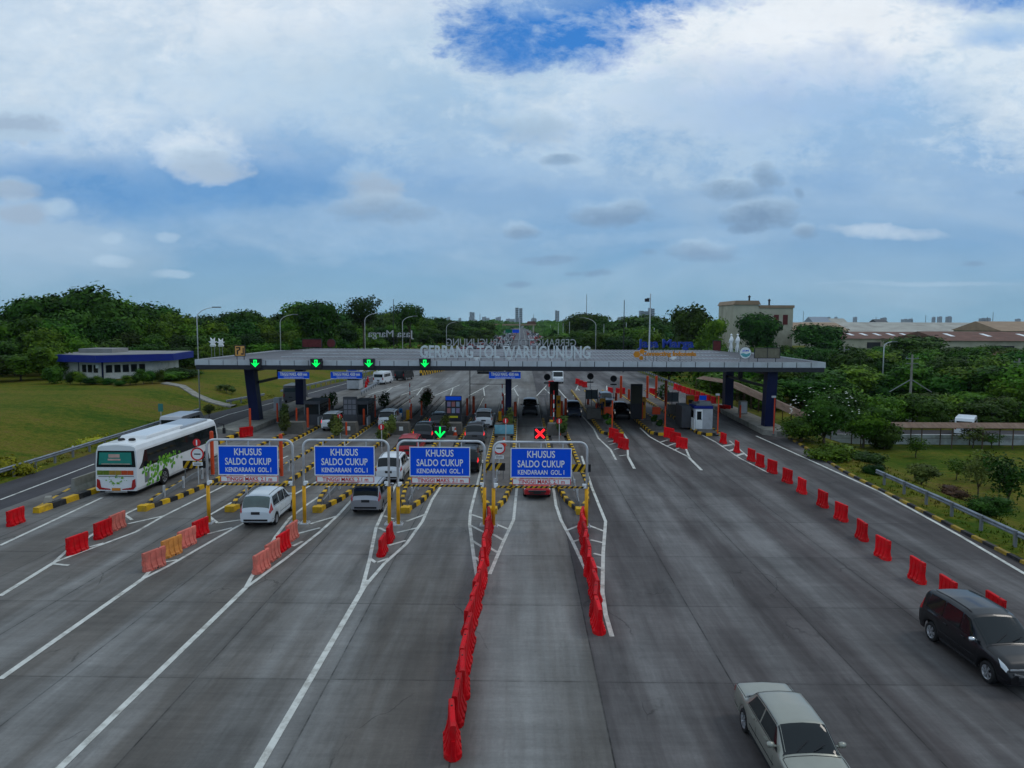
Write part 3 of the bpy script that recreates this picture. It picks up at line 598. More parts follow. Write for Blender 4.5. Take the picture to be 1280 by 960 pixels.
for x, y, k, a, lb in single: put_barrier(k, G(x, y), R(a) * 0 + math.atan2(*(lambda v: (v.y, v.x))(G(x + 10, y - 10 * math.tan(R(a)) * 1) - G(x, y))), lb, 'loose red and faded barriers before the gantries').scale = (.92, .9, .88)
diag = [(904, 554), (921, 565), (939, 576), (950, 583), (965, 591), (984, 603), (1002, 616), (1028, 633), (1051, 650), (1077, 674), (1103, 697), (1146, 726), (1184, 752), (1243, 775)]
for i, (x, y) in enumerate(diag):
    p = G(x, y); q = G(*diag[min(i + 1, len(diag) - 1)]) if i < len(diag) - 1 else p + (p - G(*diag[i - 1])); r0 = G(*diag[i - 1]) if i else p
    an = math.atan2((q - r0).y, (q - r0).x); put_barrier('r', p, R(-84) + random.uniform(-.16, .16), f'red plastic barrier, {ORD[i]} from the booth in the spaced diagonal row', 'red barriers spaced along the right lane').scale = (.8, .9, 1)
for nm, pts in (('left', [(767, 548), (773, 554), (779, 561)]), ('right', [(836, 547), (844, 553), (852, 560)])):
    for i, (x, y) in enumerate(pts): put_barrier('rdr'[i], G(x, y), R(-60), f'red plastic barrier, {ORD[i]} from the kerb in the {nm} wedge group of three', 'barriers in the wedges right of the gantries')
far = [(689, 483, 'beyond the second oncoming lane'), (722, 480, 'first of the far trio'), (726, 482, 'second of the far trio'), (731, 484, 'third of the far trio'), (773, 493, 'between the toll poles, left one'), (778, 492, 'between the toll poles, middle one'), (763, 492, 'by the silver bollards'), (902, 516, 'left of two beyond the white booth'), (908, 516, 'right of two beyond the white booth'), (869, 503, 'just left of the white booth'), (815, 493, 'between two red poles'),
       (308, 546, 'tilted by the left blue column')]
for x, y, w in far: put_barrier('r', G(x, y), R(-65) if x > 700 else R(50), 'small looking red plastic barrier ' + w, 'barriers around the booths')
for i in range(9): put_barrier('rd'[i % 2], (24.0 + i * .1, 112 - i * 2.4 + 0, 0), R(-80), f'red plastic barrier, {ORD[i]} from the far end of the row along the right edge', 'barriers along the far right edge')
for i in range(3): put_barrier('r', (-24.6 - i * .9, 119 + i * 5 - 6, 0), R(100), f'red plastic barrier, {ORD[i]} of three beside the van on the left road', 'barriers on the far left road')
# ------------------------------------------------------------------ gantries
def gantry(x0, x1, Y, label, cx, tilt=0.0):
    t = thing('height_gantry', label, 'gantry', ((x0 + x1) / 2, Y, 0)); w = (x1 - x0) / 2; Hh = 4.36; r = .062; cr = .38
    arc = lambda cx_, a0, a1: [(cx_ + cr * math.cos(R(a)), 0, Hh - cr + cr * math.sin(R(a))) for a in range(a0, a1 + (1 if a1 > a0 else -1), 15 if a1 > a0 else -15)]
    MB().tube([(-w, 0, 1.95)] + arc(-w + cr, 180, 90) + arc(w - cr, 90, 0) + [(w, 0, 1.95)], r, 14).build('frame', steel, t, smooth=True)
    for sx in (-w, w):
        lg = MB().tube([(sx, 0, .05), (sx, 0, 1.98)], .092, 16).build('leg', yellow_post, t, smooth=True)
        b = MB().box((sx, 0, .03), (.46, .46, .06)); [b.tube([(sx + a, c, .05), (sx + a, c, .13)], .025, 6) for a in (-.17, .17) for c in (-.17, .17)]
        for a in range(4): b.prismY([(sx, .06), (sx + .2 * (1 if a % 2 else -1), .06), (sx, .3)], -.012 + (a // 2) * .02, .012 + (a // 2) * .02 )
        b.build('foot_plate', steel, t)
    pz = 3.32; pw = 3.08; ph = 1.52; y = -.1
    pn = MB().box((cx, y, pz), (pw, .03, ph)).build('sign_panel', sign_blue, t)
    fr = MB()
    for a, b, c, d in ((cx, pz + ph / 2 - .02, pw, .045), (cx, pz - ph / 2 + .02, pw, .045)): fr.box((a, y - .019, b), (c, .008, d))
    for a in (cx - pw / 2 + .02, cx + pw / 2 - .02): fr.box((a, y - .0195, pz), (.045, .008, ph - .09))
    fr.build('sign_border', sign_white, pn)
    for s_, zz, ww, hh, bo in (('KHUSUS', 3.76, 1.40, .36, .014), ('SALDO CUKUP', 3.27, 2.36, .36, .014), ('KENDARAAN  GOL. I', 2.84, 2.34, .24, .016)):
        link_mesh('lettering', text_mesh(s_, ww, hh, .012, sign_white, bo), pn, (cx, y - .021, zz))
    w2 = 2.96; hp = MB().box((cx + .03, y, 2.36), (w2, .03, .31)).build('height_panel', sign_white, t)
    fr = MB()
    for b in (2.36 + .14, 2.36 - .14): fr.box((cx + .03, y - .019, b), (w2, .008, .022))
    for a in (cx + .03 - w2 / 2 + .018, cx + .03 + w2 / 2 - .018): fr.box((a, y - .0195, 2.36), (.035, .008, .245))
    fr.build('sign_border', sign_red, hp)
    link_mesh('lettering', text_mesh('TINGGI MAKS. 2.1 m', 2.34, .2, .012, sign_red, .01), hp, (cx + .03, y - .021, 2.36))
    bars = MB()
    for a in (-1.1, 0, 1.1): bars.box((cx + a, -.045, 3.3), (.05, .05, 2.0))
    bars.build('bracket', steel, t)
    sb = MB(); n = 34; x_a = -w + .16; x_b = w - .16; dx = (x_b - x_a) / n
    for i in range(n):
        a, b = x_a + i * dx, x_a + (i + 1) * dx; s = .05
        sb.prismY([(a - s, 2.03), (b - s, 2.03), (b + s, 2.13), (a + s, 2.13)], -.14, -.08, i % 2)
    sb.build('striped_bar', [yellow_p, sign_black], t)
    for sx in (-w + .12, w - .12): MB().box((sx, -.06, 2.14), (.2, .16, .2)).build('clamp', sign_white, t)
    return t
gn = ['leftmost blue sign gantry standing beside the white bus', 'second blue sign gantry above the silver car', 'third blue sign gantry carrying a green arrow lamp', 'rightmost blue sign gantry carrying the red cross lamp']
gp = [((260, 655), (369, 654)), ((380.5, 655), (487, 655)), ((498, 656), (605.5, 657)), ((617, 657), (733, 660))]
GT = []
for i, (a, b) in enumerate(gp):
    A, B = G(*a), G(*b); GT.append(gantry(A.x, B.x, (A.y + B.y) / 2, gn[i], -.05 if i != 3 else .04))
def led_sign(name, label, loc, kind, s=.62, housing_h=None, post=0.0):
    t = thing(name, label, 'lane signal', loc)
    if kind == 'v': MB().prismY([(-.56 * s / .62, .5), (.56 * s / .62, .5), (.47 * s / .62, -.42), (-.47 * s / .62, -.42)], 0, .3).build('housing', darksteel, t)
    else: MB().box((0, .12, 0), (s * 1.15, .24, s * 1.1)).build('housing', darksteel, t)
    a = MB()
    if kind == 'x':
        a.prismY([(-.26, -.18), (-.18, -.26), (0, -.08), (.18, -.26), (.26, -.18), (.08, 0), (.26, .18), (.18, .26), (0, .08), (-.18, .26), (-.26, .18), (-.08, 0)], -.03, -.004); a.build('cross_lamp', red_led, t)
    elif kind == 'a':
        a.box((0, -.015, .06), (.075, .03, .42)); a.prismY([(-.28, .02), (-.2, .06), (0, -.17), (.2, .06), (.28, .02), (0, -.3)], -.032, -.004); a.build('arrow_lamp', green_led, t)
    else:
        a.prismY([(-.42, .12), (-.16, .02), (-.16, .4), (.16, .4), (.16, .02), (.42, .12), (0, -.3)], -.03, -.004); a.build('arrow_lamp', green_led, t)
        MB().box((0, -.036, .2), (.1, .006, .2)).build('lens_mark', sign_black, t)
    if post: MB().beam((0, .12, -.35 - post), (0, .12, -.3), .06, .06).build('bracket', greysteel, t)
    return t
led_sign('lane_signal', 'green down arrow lamp on top of the third blue sign gantry', W(550, 540, GT[2].location.y + .0) , 'a', .5, post=.06)
led_sign('lane_signal', 'red cross lamp on top of the rightmost blue sign gantry', W(675, 542, GT[3].location.y - .05), 'x', .52, post=.05)
# ------------------------------------------------------------------ traffic signs and striped boards on island noses
def sign_post(x, Y, label, prohib=True, arrow=True, zc=2.0):
    t = thing('traffic_sign', label, 'road sign', (x, Y, .15))
    MB().tube([(0, .05, 0), (0, .05, zc + (.85 if arrow else .1))], .035, 8).build('pole', steel, t)
    if prohib:
        MB().disc((0, 0, zc), .40, .02, 28).build('disc', sign_white, t)
        MB().disc((0, -.014, zc), .42, .02, 28, r0=.33).build('red_ring', sign_red, t)
        MB().box((0, -.014, zc), (.4, .01, .075)).build('symbol', sign_black, t); 
        MB().box((0, 0, zc - .62), (.62, .02, .22)).build('text_plate', sign_white, t)
        link_mesh('lettering', text_mesh('3.2 m', .26, .09, .008, sign_black), t, (0, -.02, zc + .2)) if False else None
        mm = MB()
        for k in range(2): mm.box((0, -.014, zc - .57 - k * .09), (.46, .006, .03))
        mm.build('text_line', sign_black, t)
    if arrow:
        MB().disc((-.02, 0, zc + .72), .24, .02, 24).build('red_disc', sign_red, t); MB().box((-.02, -.014, zc + .72), (.08, .008, .34)).build('symbol', sign_white, t)
    return t
sp0 = sign_post(G(248, 606, .15).x, G(248, 606, .15).y, 'round red ringed weight sign under a red disc in front of the bus', zc=1.95)
sp1 = sign_post(W(624, 567, 47.8).x, 47.8, 'round red ringed sign between the two middle gantries', zc=1.8, arrow=False)
for x, Y, w in ((-15.8, 62, 'on the island behind the first gantry'), (-11.0, 56, 'on the island behind the second gantry'), (-6.1, 45.5, 'above the third gantry left end'), (-1.3, 60, 'above the fourth gantry left end'), (3.2, 60, 'above the fourth gantry right part')):
    sign_post(x, Y, 'small red disc sign with white bar ' + w, prohib=False, zc=1.25)
def stripe_board(x, Y, z, w, h, label, par=None):
    t = thing('striped_board', label, 'warning board', (x, Y, 0))
    b = MB(); n = int(w / .22) + 2
    b.box((0, .02, z), (w, .03, h), mi=1)
    import itertools
    for i in range(0, n, 2):
        a = -w / 2 + i * .2; q = [(a, z - h / 2), (a + .2, z - h / 2), (a + .2 + h * .6, z + h / 2), (a + h * .6, z + h / 2)]
        q = [(max(-w / 2, min(w / 2, p[0])), p[1]) for p in q]
        if q[1][0] - q[0][0] > .02 and q[2][0] - q[3][0] > .02: b.prismY(q, -.003, .004, 0)
    b.build('board', [yellow_p, sign_black], t)
    for sx in (-w / 2 + .12, w / 2 - .12): MB().beam((sx, .06, .1), (sx, .06, z + h / 2), .05, .05).build('post', greysteel, t)
stripe_board(W(243, 591, 46.3).x, 46.3, 1.0, 1.5, .5, 'yellow and black striped board in front of the white bus')
stripe_board(W(617, 589, 46.2).x, 46.2, 1.0, 1.5, .5, 'yellow and black striped board between the two middle gantries')
stripe_board(W(724, 592, 46.2).x, 46.2, .95, 1.5, .5, 'yellow and black striped board right of the red cross gantry')
for i, x in enumerate(ISL):   # low crash rails in the nose of each island
    t = thing('crash_rail', 'low grey crash rail in the nose of the island ' + near_names[i], 'guard rail', (x, 39.6, .16))
    m_ = MB()
    m_.prismX([(0, .25), (5, .62), (5, .36), (0, 0)], -.03, .03); m_.prismX([(5, .62), (9, .62), (9, .36), (5, .36)], -.029, .031); m_.build('rail', greysteel, t)
    for a in (1.2, 3.6, 6.2, 8.8): MB().box((0.0, a, .36), (.1, .12, .72)).build('post', steel, t)
# ------------------------------------------------------------------ toll roof
RX0, RX1, RY0, RY1 = -31.1, 28.6, 68.0, 90.5; ZU, ZT = 6.05, 6.72
roof = thing('toll_canopy', 'wide flat toll plaza canopy with white fascia spanning all lanes', 'canopy', (-1.2, 79, 0))
def rb(o): o.matrix_parent_inverse = Matrix.Translation(-roof.location); return o
m_ = MB(); n = 44
for i in range(n):
    a = RX0 + (RX1 - RX0) * i / n; b = RX0 + (RX1 - RX0) * (i + 1) / n; g = .035
    for (y0, y1) in ((RY0, RY0 + .06), (RY1 - .06, RY1)): m_.box(((a + b) / 2, (y0 + y1) / 2, (ZU + .12 + ZT) / 2), (b - a - 2 * g, y1 - y0, ZT - ZU - .12))
for x in (RX0, RX1):
    for i in range(12):
        a = RY0 + .07 + (RY1 - RY0 - .14) * i / 12; b = RY0 + .07 + (RY1 - RY0 - .14) * (i + 1) / 12; m_.box((x, (a + b) / 2, (ZU + .12 + ZT) / 2), (.06, b - a - .02, ZT - ZU - .12))
rb(m_.build('fascia', fascia_m, roof))
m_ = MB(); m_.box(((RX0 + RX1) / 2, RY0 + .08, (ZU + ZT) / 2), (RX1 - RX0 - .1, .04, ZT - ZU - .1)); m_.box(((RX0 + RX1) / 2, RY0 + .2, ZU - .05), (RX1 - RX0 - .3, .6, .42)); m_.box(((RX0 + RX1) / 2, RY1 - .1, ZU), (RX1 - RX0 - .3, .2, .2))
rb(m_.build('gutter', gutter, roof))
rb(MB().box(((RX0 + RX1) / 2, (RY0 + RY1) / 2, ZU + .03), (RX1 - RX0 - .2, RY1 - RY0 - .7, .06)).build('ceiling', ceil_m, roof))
# hipped corrugated sheet
m_ = MB(); zr = ZT + .55; zz = ZT - .1; xa, xb = RX0 + .1, RX1 - .1; ya, yb = RY0 + .12, RY1 - .12; ym = (ya + yb) / 2 + 3
nr = 150
for i in range(nr):
    x0 = xa + (xb - xa) * i / nr; x1 = xa + (xb - xa) * (i + 1) / nr; xm_ = x0 * .75 + x1 * .25
    def zof(x): return zz + (zr - zz) * min(1, (x - xa) / 7, (xb - x) / 7)
    for (p, q, dz) in ((x0, xm_, .035), (xm_, x1, 0)):
        m_.quad([(p, ya, zz + dz), (q, ya, zz + dz), (q, ym, zof(q) + dz), (p, ym, zof(p) + dz)]); m_.quad([(p, ym, zof(p) + dz), (q, ym, zof(q) + dz), (q, yb, zz + dz + .02), (p, yb, zz + dz + .02)])
        m_.quad([(q, ya, zz), (q, ya, zz + .035), (q, ym, zof(q) + .035), (q, ym, zof(q))])
rb(m_.build('roof_sheet', roof_m, roof))
m_ = MB()
for k in (.25, .5, .75): m_.box(((xa + xb) / 2, ya + (ym - ya) * k, zz + (zr - zz) * k + .07), (xb - xa - 14, .08, .06))
rb(m_.build('roof_batten', steel, roof))
colpos = [(-26.9, 72.3, 1), (-26.6, 86.0, 0), (23.8, 69.3, 1), (24.1, 84.0, 0), (-1.35, 74.5, 2)]
for x, y, k in colpos:
    wd = .95 if k < 2 else .62; b = MB(); lean = -.55 if (x < -20 and k == 1) else (.15 if x > 20 and k == 1 else 0)
    b.prismY([(x - wd / 2, .4 if k < 2 else .1), (x + wd / 2, .4 if k < 2 else .1), (x + wd / 2 * 1.02 + lean, ZU), (x - wd / 2 * 1.02 + lean, ZU)], y - .55, y + .55); rb(b.build('column', navy, roof))
for x in (-26.75, 23.95):
    b = MB(); b.beam((x, 72.5 if x < 0 else 70, 5.5), (x, 85.5, 5.5), .3, .3); b.beam((x, 72.5 if x < 0 else 70, 4.2), (x, 85.5, 4.2), .25, .25); b.beam((x, 79, 4.2), (x, 79, 5.5), .4, .5); rb(b.build('tie_beam', darksteel, roof))
# lamps and beams beneath, hanging signs
for i, (p, lb) in enumerate(((319, 'leftmost'), (395, 'second from left'), (461, 'third from left'), (531, 'rightmost of four'))):
    led_sign('lane_signal', f'green arrow lamp on the canopy fascia, {lb}', W(p, 455, RY0 - .34), 'v', .62)
def hang_sign(pxl, label, l2):
    c = W(pxl, 469, 68.2); t = thing('height_sign', label, 'sign', c)
    MB().box((0, 0, 0), (3.0, .05, .68)).build('panel', sign_blue, t)
    f = MB(); [f.box((0, -.028, s * .325), (3.0, .006, .03)) for s in (-1, 1)]; f.build('border', sign_white, t)
    link_mesh('lettering', text_mesh('TINGGI MAKS. 4500 mm', 2.6, .32, .008, sign_white, .03), t, (0, -.032, .1)); link_mesh('lettering', text_mesh(l2, 1.9, .1, .008, sign_white, .01), t, (0, -.032, -.19))
    MB().beam((-1.2, 0, .34), (-1.2, 0, .8), .04, .04).beam((1.2, 0, .34), (1.2, 0, .8), .04, .04).build('hanger', greysteel, t)
hang_sign(367, 'blue height sign hanging under the canopy near the left columns', 'TINGGI KENDARAAN MAKS'); hang_sign(433, 'blue height sign hanging under the canopy between left lanes', 'TINGGI KENDARAAN MAKS'); hang_sign(631, 'blue height sign hanging in front of the centre column', 'TINGGI KENDARAAN MAKS')
# roof-top letters
let_w = mat('white channel letters', (.60, .65, .67), .45, 0, .1); let_b = mat('blue channel letters', (.02, .05, .30), .4); let_o = mat('orange channel letters', (.62, .24, .02), .45); let_g = mat('letter backs grey', (.36, .37, .37), .6)
def roof_letters(txt, p0, p1, ytop, ybot, Y, m, label, mirror=False, depth=.18, bold=.0, rail=True):
    a = W(p0, ybot, Y); b = W(p1, ybot, Y); c = W((p0 + p1) / 2, ytop, Y); w = b.x - a.x; h = c.z - a.z
    t = thing('sign_letters', label, 'sign letters', ((a.x + b.x) / 2, Y, (a.z + c.z) / 2))
    o = link_mesh('lettering', text_mesh(txt, w, h, depth, m, bold), t)
    if mirror: o.rotation_euler = (0, 0, math.pi)
    s = MB()
    for k in range(int(w / 1.1) + 1):
        x = -w / 2 + .3 + k * 1.1
        if x < w / 2: s.beam((x, .16, -h / 2 - .35), (x, .16, h * .35), .035, .035)
    if rail:
        s.beam((-w / 2, .16, -h * .38), (w / 2, .16, -h * .38), .04, .04); s.beam((-w / 2, .16, h * .28), (w / 2, .16, h * .28), .04, .04)
    s.build('support_frame', darksteel, t); return t
roof_letters('GERBANG TOL WARUGUNUNG', 525, 738, 432, 447.5, 68.35, let_w, 'white rooftop letters reading GERBANG TOL WARUGUNUNG at the front edge', bold=.018)
roof_letters('GERBANG TOL WARUGUNUNG', 558, 720, 423.5, 432.5, 89.5, let_g, 'far rooftop letters seen reversed from behind at the rear edge', mirror=True)
roof_letters('Jasa Marga', 460, 517, 413, 424, 89.5, let_g, 'grey rooftop lettering seen reversed on the left rear edge', mirror=True)
t = roof_letters('Jasa Marga', 797, 867, 424, 437.5, 70.0, let_b, 'dark blue rooftop letters above orange lettering on the right', bold=.03)
t = roof_letters('Connecting Indonesia', 803, 870, 439, 446.5, 68.6, let_o, 'orange rooftop lettering under the blue letters on the right', bold=.035, rail=False)
hx = MB()
for (a, b, s) in ((0, 0, .34), (.5, .28, .26), (.42, -.34, .22)): hx.prismY([(a + s * math.cos(R(60 * k)), b + s * math.sin(R(60 * k))) for k in range(6)], -.06, .06)
o = tag(hx.build('logo_hexagons', let_o), 'cluster of three orange hexagon shapes left of the orange lettering', 'logo'); o.location = W(796, 443, 69.2)
# roof-top boards
def roof_board(x0, x1, y0, y1, Y, m, label, cat='sign', frame=darksteel, round_=False):
    a = W(x0, y1, Y); b = W(x1, y0, Y); w = b.x - a.x; h = b.z - a.z; t = thing('rooftop_sign', label, cat, ((a.x + b.x) / 2, Y, (a.z + b.z) / 2))
    if round_: MB().disc((0, 0, 0), h / 2, .1, 28).build('panel', m, t)
    else: MB().box((0, 0, 0), (w, .1, h)).build('panel', m, t)
    f = MB()
    for s in (-1, 1): f.beam((s * w * .36, .1, -h / 2 - .5), (s * w * .36, .1, h * .3), .05, .05)
    if not round_:
        for s in (-1, 1): f.beam((-w / 2 - .03, -.01, s * h / 2), (w / 2 + .03, -.01, s * h / 2), .13, .06); f.beam((s * w / 2, 0, -h / 2), (s * w / 2, 0, h / 2), .06, .12)
    else: f.disc((0, .0, 0), h / 2 + .04, .12, 28, r0=h / 2)
    f.build('frame', frame, t); return t, w, h
amber_sign = mat('amber sign face', (.72, .36, .10), .5); beige = mat('faded beige board', (.17, .155, .11), .8, 0, .25, 2, dirt=(.08, .07, .05), dirt_amt=.5); teal = mat('teal print', (.1, .35, .38), .5)
t, w, h = roof_board(294, 306, 432, 445, 68.5, amber_sign, 'square amber logo board at the left front of the canopy')
MB().prismY([(-.3, -.36), (-.16, -.36), (-.16, -.02), (.06, .08), (.06, .36), (-.36, .36), (-.36, .24), (-.06, .24), (-.06, .14), (-.3, .04)], -.07, -.052).prismY([(.12, -.36), (.38, -.36), (.38, .3), (.28, .3), (.28, -.24), (.12, -.24)], -.07, -.052).build('symbol', darksteel, t)
roof_board(378, 402, 424, 434, 88.5, maroon, 'rusty maroon sign back on the rear left of the canopy'); roof_board(409, 419, 424, 434, 88.5, maroon, 'round maroon sign back beside a rectangular one', round_=True)
roof_board(891, 901, 426, 439, 84, maroon, 'small maroon box sign on the right of the canopy')
t, w, h = roof_board(943, 975, 435, 447.5, 69.2, beige, 'faded beige billboard at the right front of the canopy'); MB().beam((0, -.06, -h / 2), (0, -.06, h / 2), .04, .05).build('mullion', darksteel, t)
t, w, h = roof_board(924, 939, 434, 448, 69.2, sign_white, 'round white logo disc beside the beige billboard', round_=True, frame=greysteel)
MB().prismY([(-.5, -.1), (-.2, -.02), (.1, -.12), (.5, .02), (.42, -.26), (.1, -.42), (-.2, -.36)], -.07, -.052).build('swoosh', teal, t)
link_mesh('lettering', text_mesh('JSM', .6, .22, .01, sign_blue, .01), t, (0, -.06, .18))
def statue(px_, pyt, pyb, Y, label, tall=False):
    a = W(px_, pyb, Y); b = W(px_, pyt, Y); h = b.z - a.z; t = thing('roof_ornament', label, 'ornament', a)
    m_ = MB()
    if tall:
        m_.tube([(0, 0, .0), (0, 0, h * .5)], [.08, .16], 8); m_.tube([(0, 0, h * .5), (0, 0, h * .62), (.05, 0, h * .75), (0, 0, h * .86)], [.16, .26, .2, .1], 10); m_.lathe([(0, -.14), (.12, -.06), (.13, .05), (.0, .16)], (0, 0, h * .93), 10)
        m_.beam((-.25, 0, 0), (-.1, 0, h * .45), .06, .06); m_.beam((.25, 0, 0), (.1, 0, h * .45), .06, .06); m_.beam((-.3, 0, h * .52), (.3, 0, h * .68), .07, .07)
    else:
        m_.box((0, 0, h * .52), (.5, .16, .07)); m_.prismY([(-.3, h * .56), (.3, h * .56), (.16, h * .66), (.4, h * .78), (.18, h * .8), (.22, h), (0, h * .86), (-.22, h), (-.18, h * .8), (-.4, h * .78), (-.16, h * .66)], -.08, .08)
    m_.build('figure', sign_white, t)
    MB().beam((-.15, 0, -.15), (-.15, 0, h * .5), .04, .04).beam((.15, 0, -.15), (.15, 0, h * .5), .04, .04).build('stand', greysteel, t)
statue(266.5, 422, 444, 72, 'white star shaped ornament on thin legs, leftmost on the canopy'); statue(276.5, 423, 443, 73, 'white star shaped ornament right of its twin on the canopy')
statue(913.5, 417, 440, 84, 'tall white figure ornament, left one of the pair on the canopy', True); statue(921.5, 417, 440, 84, 'tall white figure ornament, right one beside the logo disc', True)
t = thing('camera_mast', 'grey mast with a dome camera on the right of the canopy', 'mast', W(811, 449, 69)); hh = W(811, 367, 69).z - t.location.z
MB().tube([(0, 0, -.3), (.05, 0, hh)], [.085, .05], 8).build('pole', steel, t); MB().box((-.28, 0, hh * .9), (.4, .3, .3)).beam((-.3, 0, hh * .93), (0, 0, hh * .93), .05, .05).build('camera_housing', darksteel, t)
MB().beam((.45, 0, -.3), (.45, 0, 1.3), .05, .05).beam((0, 0, .9), (.5, 0, 1.25), .04, .04).build('stay', greysteel, t)
for i, (pp, yy) in enumerate(((596, 449), (637, 449), (708, 449), (841, 448), (470, 437))):
    o = tag(MB().box((0, 0, .08), (.6, .3, .16)).box((0, -.1, .0), (.25, .2, .2)).build('flood_light', sign_white), ('small white floodlight box on the canopy edge, ' + ['first', 'second', 'third', 'fourth', 'farthest left'][i] + ' from the big letters'), 'floodlight'); o.location = W(pp, yy, 68.7 if i < 4 else 86)
# ------------------------------------------------------------------ lamp posts / masts
def lamp_post(pxb, pyb, pyt, label, arm=2.4, z=0.0, curved=True, Y=None, r=.075, m=steel, side=1):
    p = G(pxb, pyb, z) if Y is None else W(pxb, 400, Y); z0 = hgt(p.x, p.y) if Y else z
    top = W(pxb, pyt, p.y).z; h = top - z0
    t = thing('street_lamp' if arm else 'mast', label, 'street lamp' if arm else 'mast', (p.x, p.y, z0))
    if arm:
        hb = h - arm * .5; pts = [(0, 0, 0), (0, 0, hb)] + [(side * arm * (1 - math.cos(R(a))) * .999, 0, hb + arm * .5 * math.sin(R(a))) for a in (20, 40, 60, 80)]
        MB().tube(pts, [r, r * .75, r * .6, r * .55, r * .5, r * .45], 8).build('pole', m, t, smooth=True); x = pts[-1][0]
        MB().box((x + side * .35, 0, pts[-1][2] + .02), (.9, .28, .12)).build('lamp_head', greysteel, t)
    else: MB().tube([(0, 0, 0), (0, 0, h)], [r, r * .6], 8).build('pole', m, t)
    return t
lamp_post(250, 514, 384, 'tall grey street lamp on the lawn left of the canopy', 2.2, z=.6)
lamp_post(350, 0, 393, 'street lamp rising behind the left part of the canopy', 2.6, Y=120)
lamp_post(456, 0, 391, 'street lamp behind the canopy just left of the grey letters', 2.6, Y=125)
lamp_post(503, 0, 395, 'street lamp behind the canopy right of the grey letters', 2.6, Y=140)
lamp_post(492, 0, 374, 'thin dark mast behind the canopy at the grey letters', 0, Y=135, r=.08, m=darksteel)
lamp_post(558, 0, 402, 'street lamp behind the left end of the white letters', 3, Y=180)
lamp_post(745, 0, 397, 'street lamp on the highway right of the white letters', 3.4, Y=160, side=-1)
lamp_post(780, 0, 375, 'thin dark mast left of the blue rooftop letters', 0, Y=150, r=.12, m=darksteel)
lamp_post(733, 0, 368, 'thin radio mast on the horizon right of the highway', 0, Y=900, r=.5, m=greysteel)
for i, (a, b, Y) in enumerate(((712, 402, 300), (704, 404, 350), (698, 404, 420), (688, 406, 500), (755, 405, 260), (818, 410, 200), (783, 403, 240))): lamp_post(a, 0, b, f'slim grey pole beside the far highway, {ORD[i]} from the lettering', 0, Y=Y, r=.14)
lamp_post(1102, 498, 427, 'tall pale street lamp beside the access road on the right', 1.6, z=-2, r=.12)
def power_pole(pxb, pyb, pyt, label, stay=False, z=-2.0):
    p = G(pxb, pyb, z); h = W(pxb, pyt, p.y).z - z; t = thing('utility_pole', label, 'utility pole', p)
    MB().tube([(0, 0, 0), (0, 0, h)], [.2, .13], 8).build('pole', concrete, t)
    c = MB().beam((-.9, 0, h - .6), (.9, 0, h - .6), .1, .1).beam((-.9, 0, h - 1.3), (.9, 0, h - 1.3), .08, .08)
    [c.lathe([(.07, 0), (.07, .2), (0, .22)], (a, 0, h - .56), 8) for a in (-.8, .8)]; c.build('cross_arm', greysteel, t)
    if stay:
        for s in (-1, 1): MB().tube([(s * 3, 0, h * .32), (0, 0, h * .55)], .07, 6).build('brace', greysteel, t)
power_pole(1137, 512, 443, 'concrete utility pole with two slanted braces on the right', True); power_pole(1271, 500, 448, 'concrete utility pole at the right edge of the trees'); power_pole(1053, 490, 433, 'concrete utility pole in the trees right of the canopy')
# ------------------------------------------------------------------ guard rails
def guard_rail(pts, label, h=.72, post_step=2.2):
    P = [Vector(p) for p in pts]; t = thing('guard_rail', label, 'guard rail', P[0]); o = P[0]
    m_ = MB(); prof = [(-.02, -.15), (.05, -.1), (.05, -.05), (-.02, 0), (.05, .05), (.05, .1), (-.02, .15)]
    rows = []
    for i, p in enumerate(P):
        d = (P[min(i + 1, len(P) - 1)] - P[max(0, i - 1)]).normalized(); nn = Vector((d.y, -d.x, 0)).normalized()
        rows.append([p - o + nn * a + Vector((0, 0, h - .15 + b)) for a, b in prof] + [p - o + nn * (a - .012) + Vector((0, 0, h - .15 + b)) for a, b in prof[::-1]])
    k = len(rows[0]); m_.add([q for r in rows for q in r], [(i * k + j, i * k + (j + 1) % k, (i + 1) * k + (j + 1) % k, (i + 1) * k + j) for i in range(len(P) - 1) for j in range(k)]); m_.build('rail', railsteel, t)
    pm = MB().box((0, 0, h / 2 - .25), (.12, .14, h + .5)).mesh('post', greysteel)
    for a, b in zip(P, P[1:]):
        n = max(1, int((b - a).length / post_step))
        for i in range(n): q = a.lerp(b, (i + .5) / n) - o; link_mesh('post', pm, t, (q.x - .06, q.y, 0))
    return t
guard_rail([(-33.7, 20, 0), (-33.9, 46, 0), (-34.6, 62, 0), (-35.7, 79, 0)], 'long guard rail along the left lawn beside the service lane', .75)
guard_rail([(-35.9, 86.5, 0.1), (-35.5, 92, 0), (-34.6, 96, 0)], 'short guard rail at the foot of the concrete path', .7)
guard_rail([(-33.8, 100, 0), (-32.6, 112, 0), (-30, 144, 0), (-28, 180, 0)], 'guard rail along the lawn behind the left columns', .75)
guard_rail([(23.6, 47.5, -.05), (23.5, 40, -.05), (23.2, 32, -.05), (22.95, 20, -.05)], 'guard rail on the right verge above the yellow black kerb', .8)
guard_rail([(24.9, 112, 0), (24.9, 130, 0), (24.8, 190, 0)], 'guard rail along the far right edge of the road', .75)
guard_rail([(-22.5, 100, 0), (-23.5, 118, 0), (-21.5, 140, 0)], 'guard rail between the far left road and the plaza', .7)
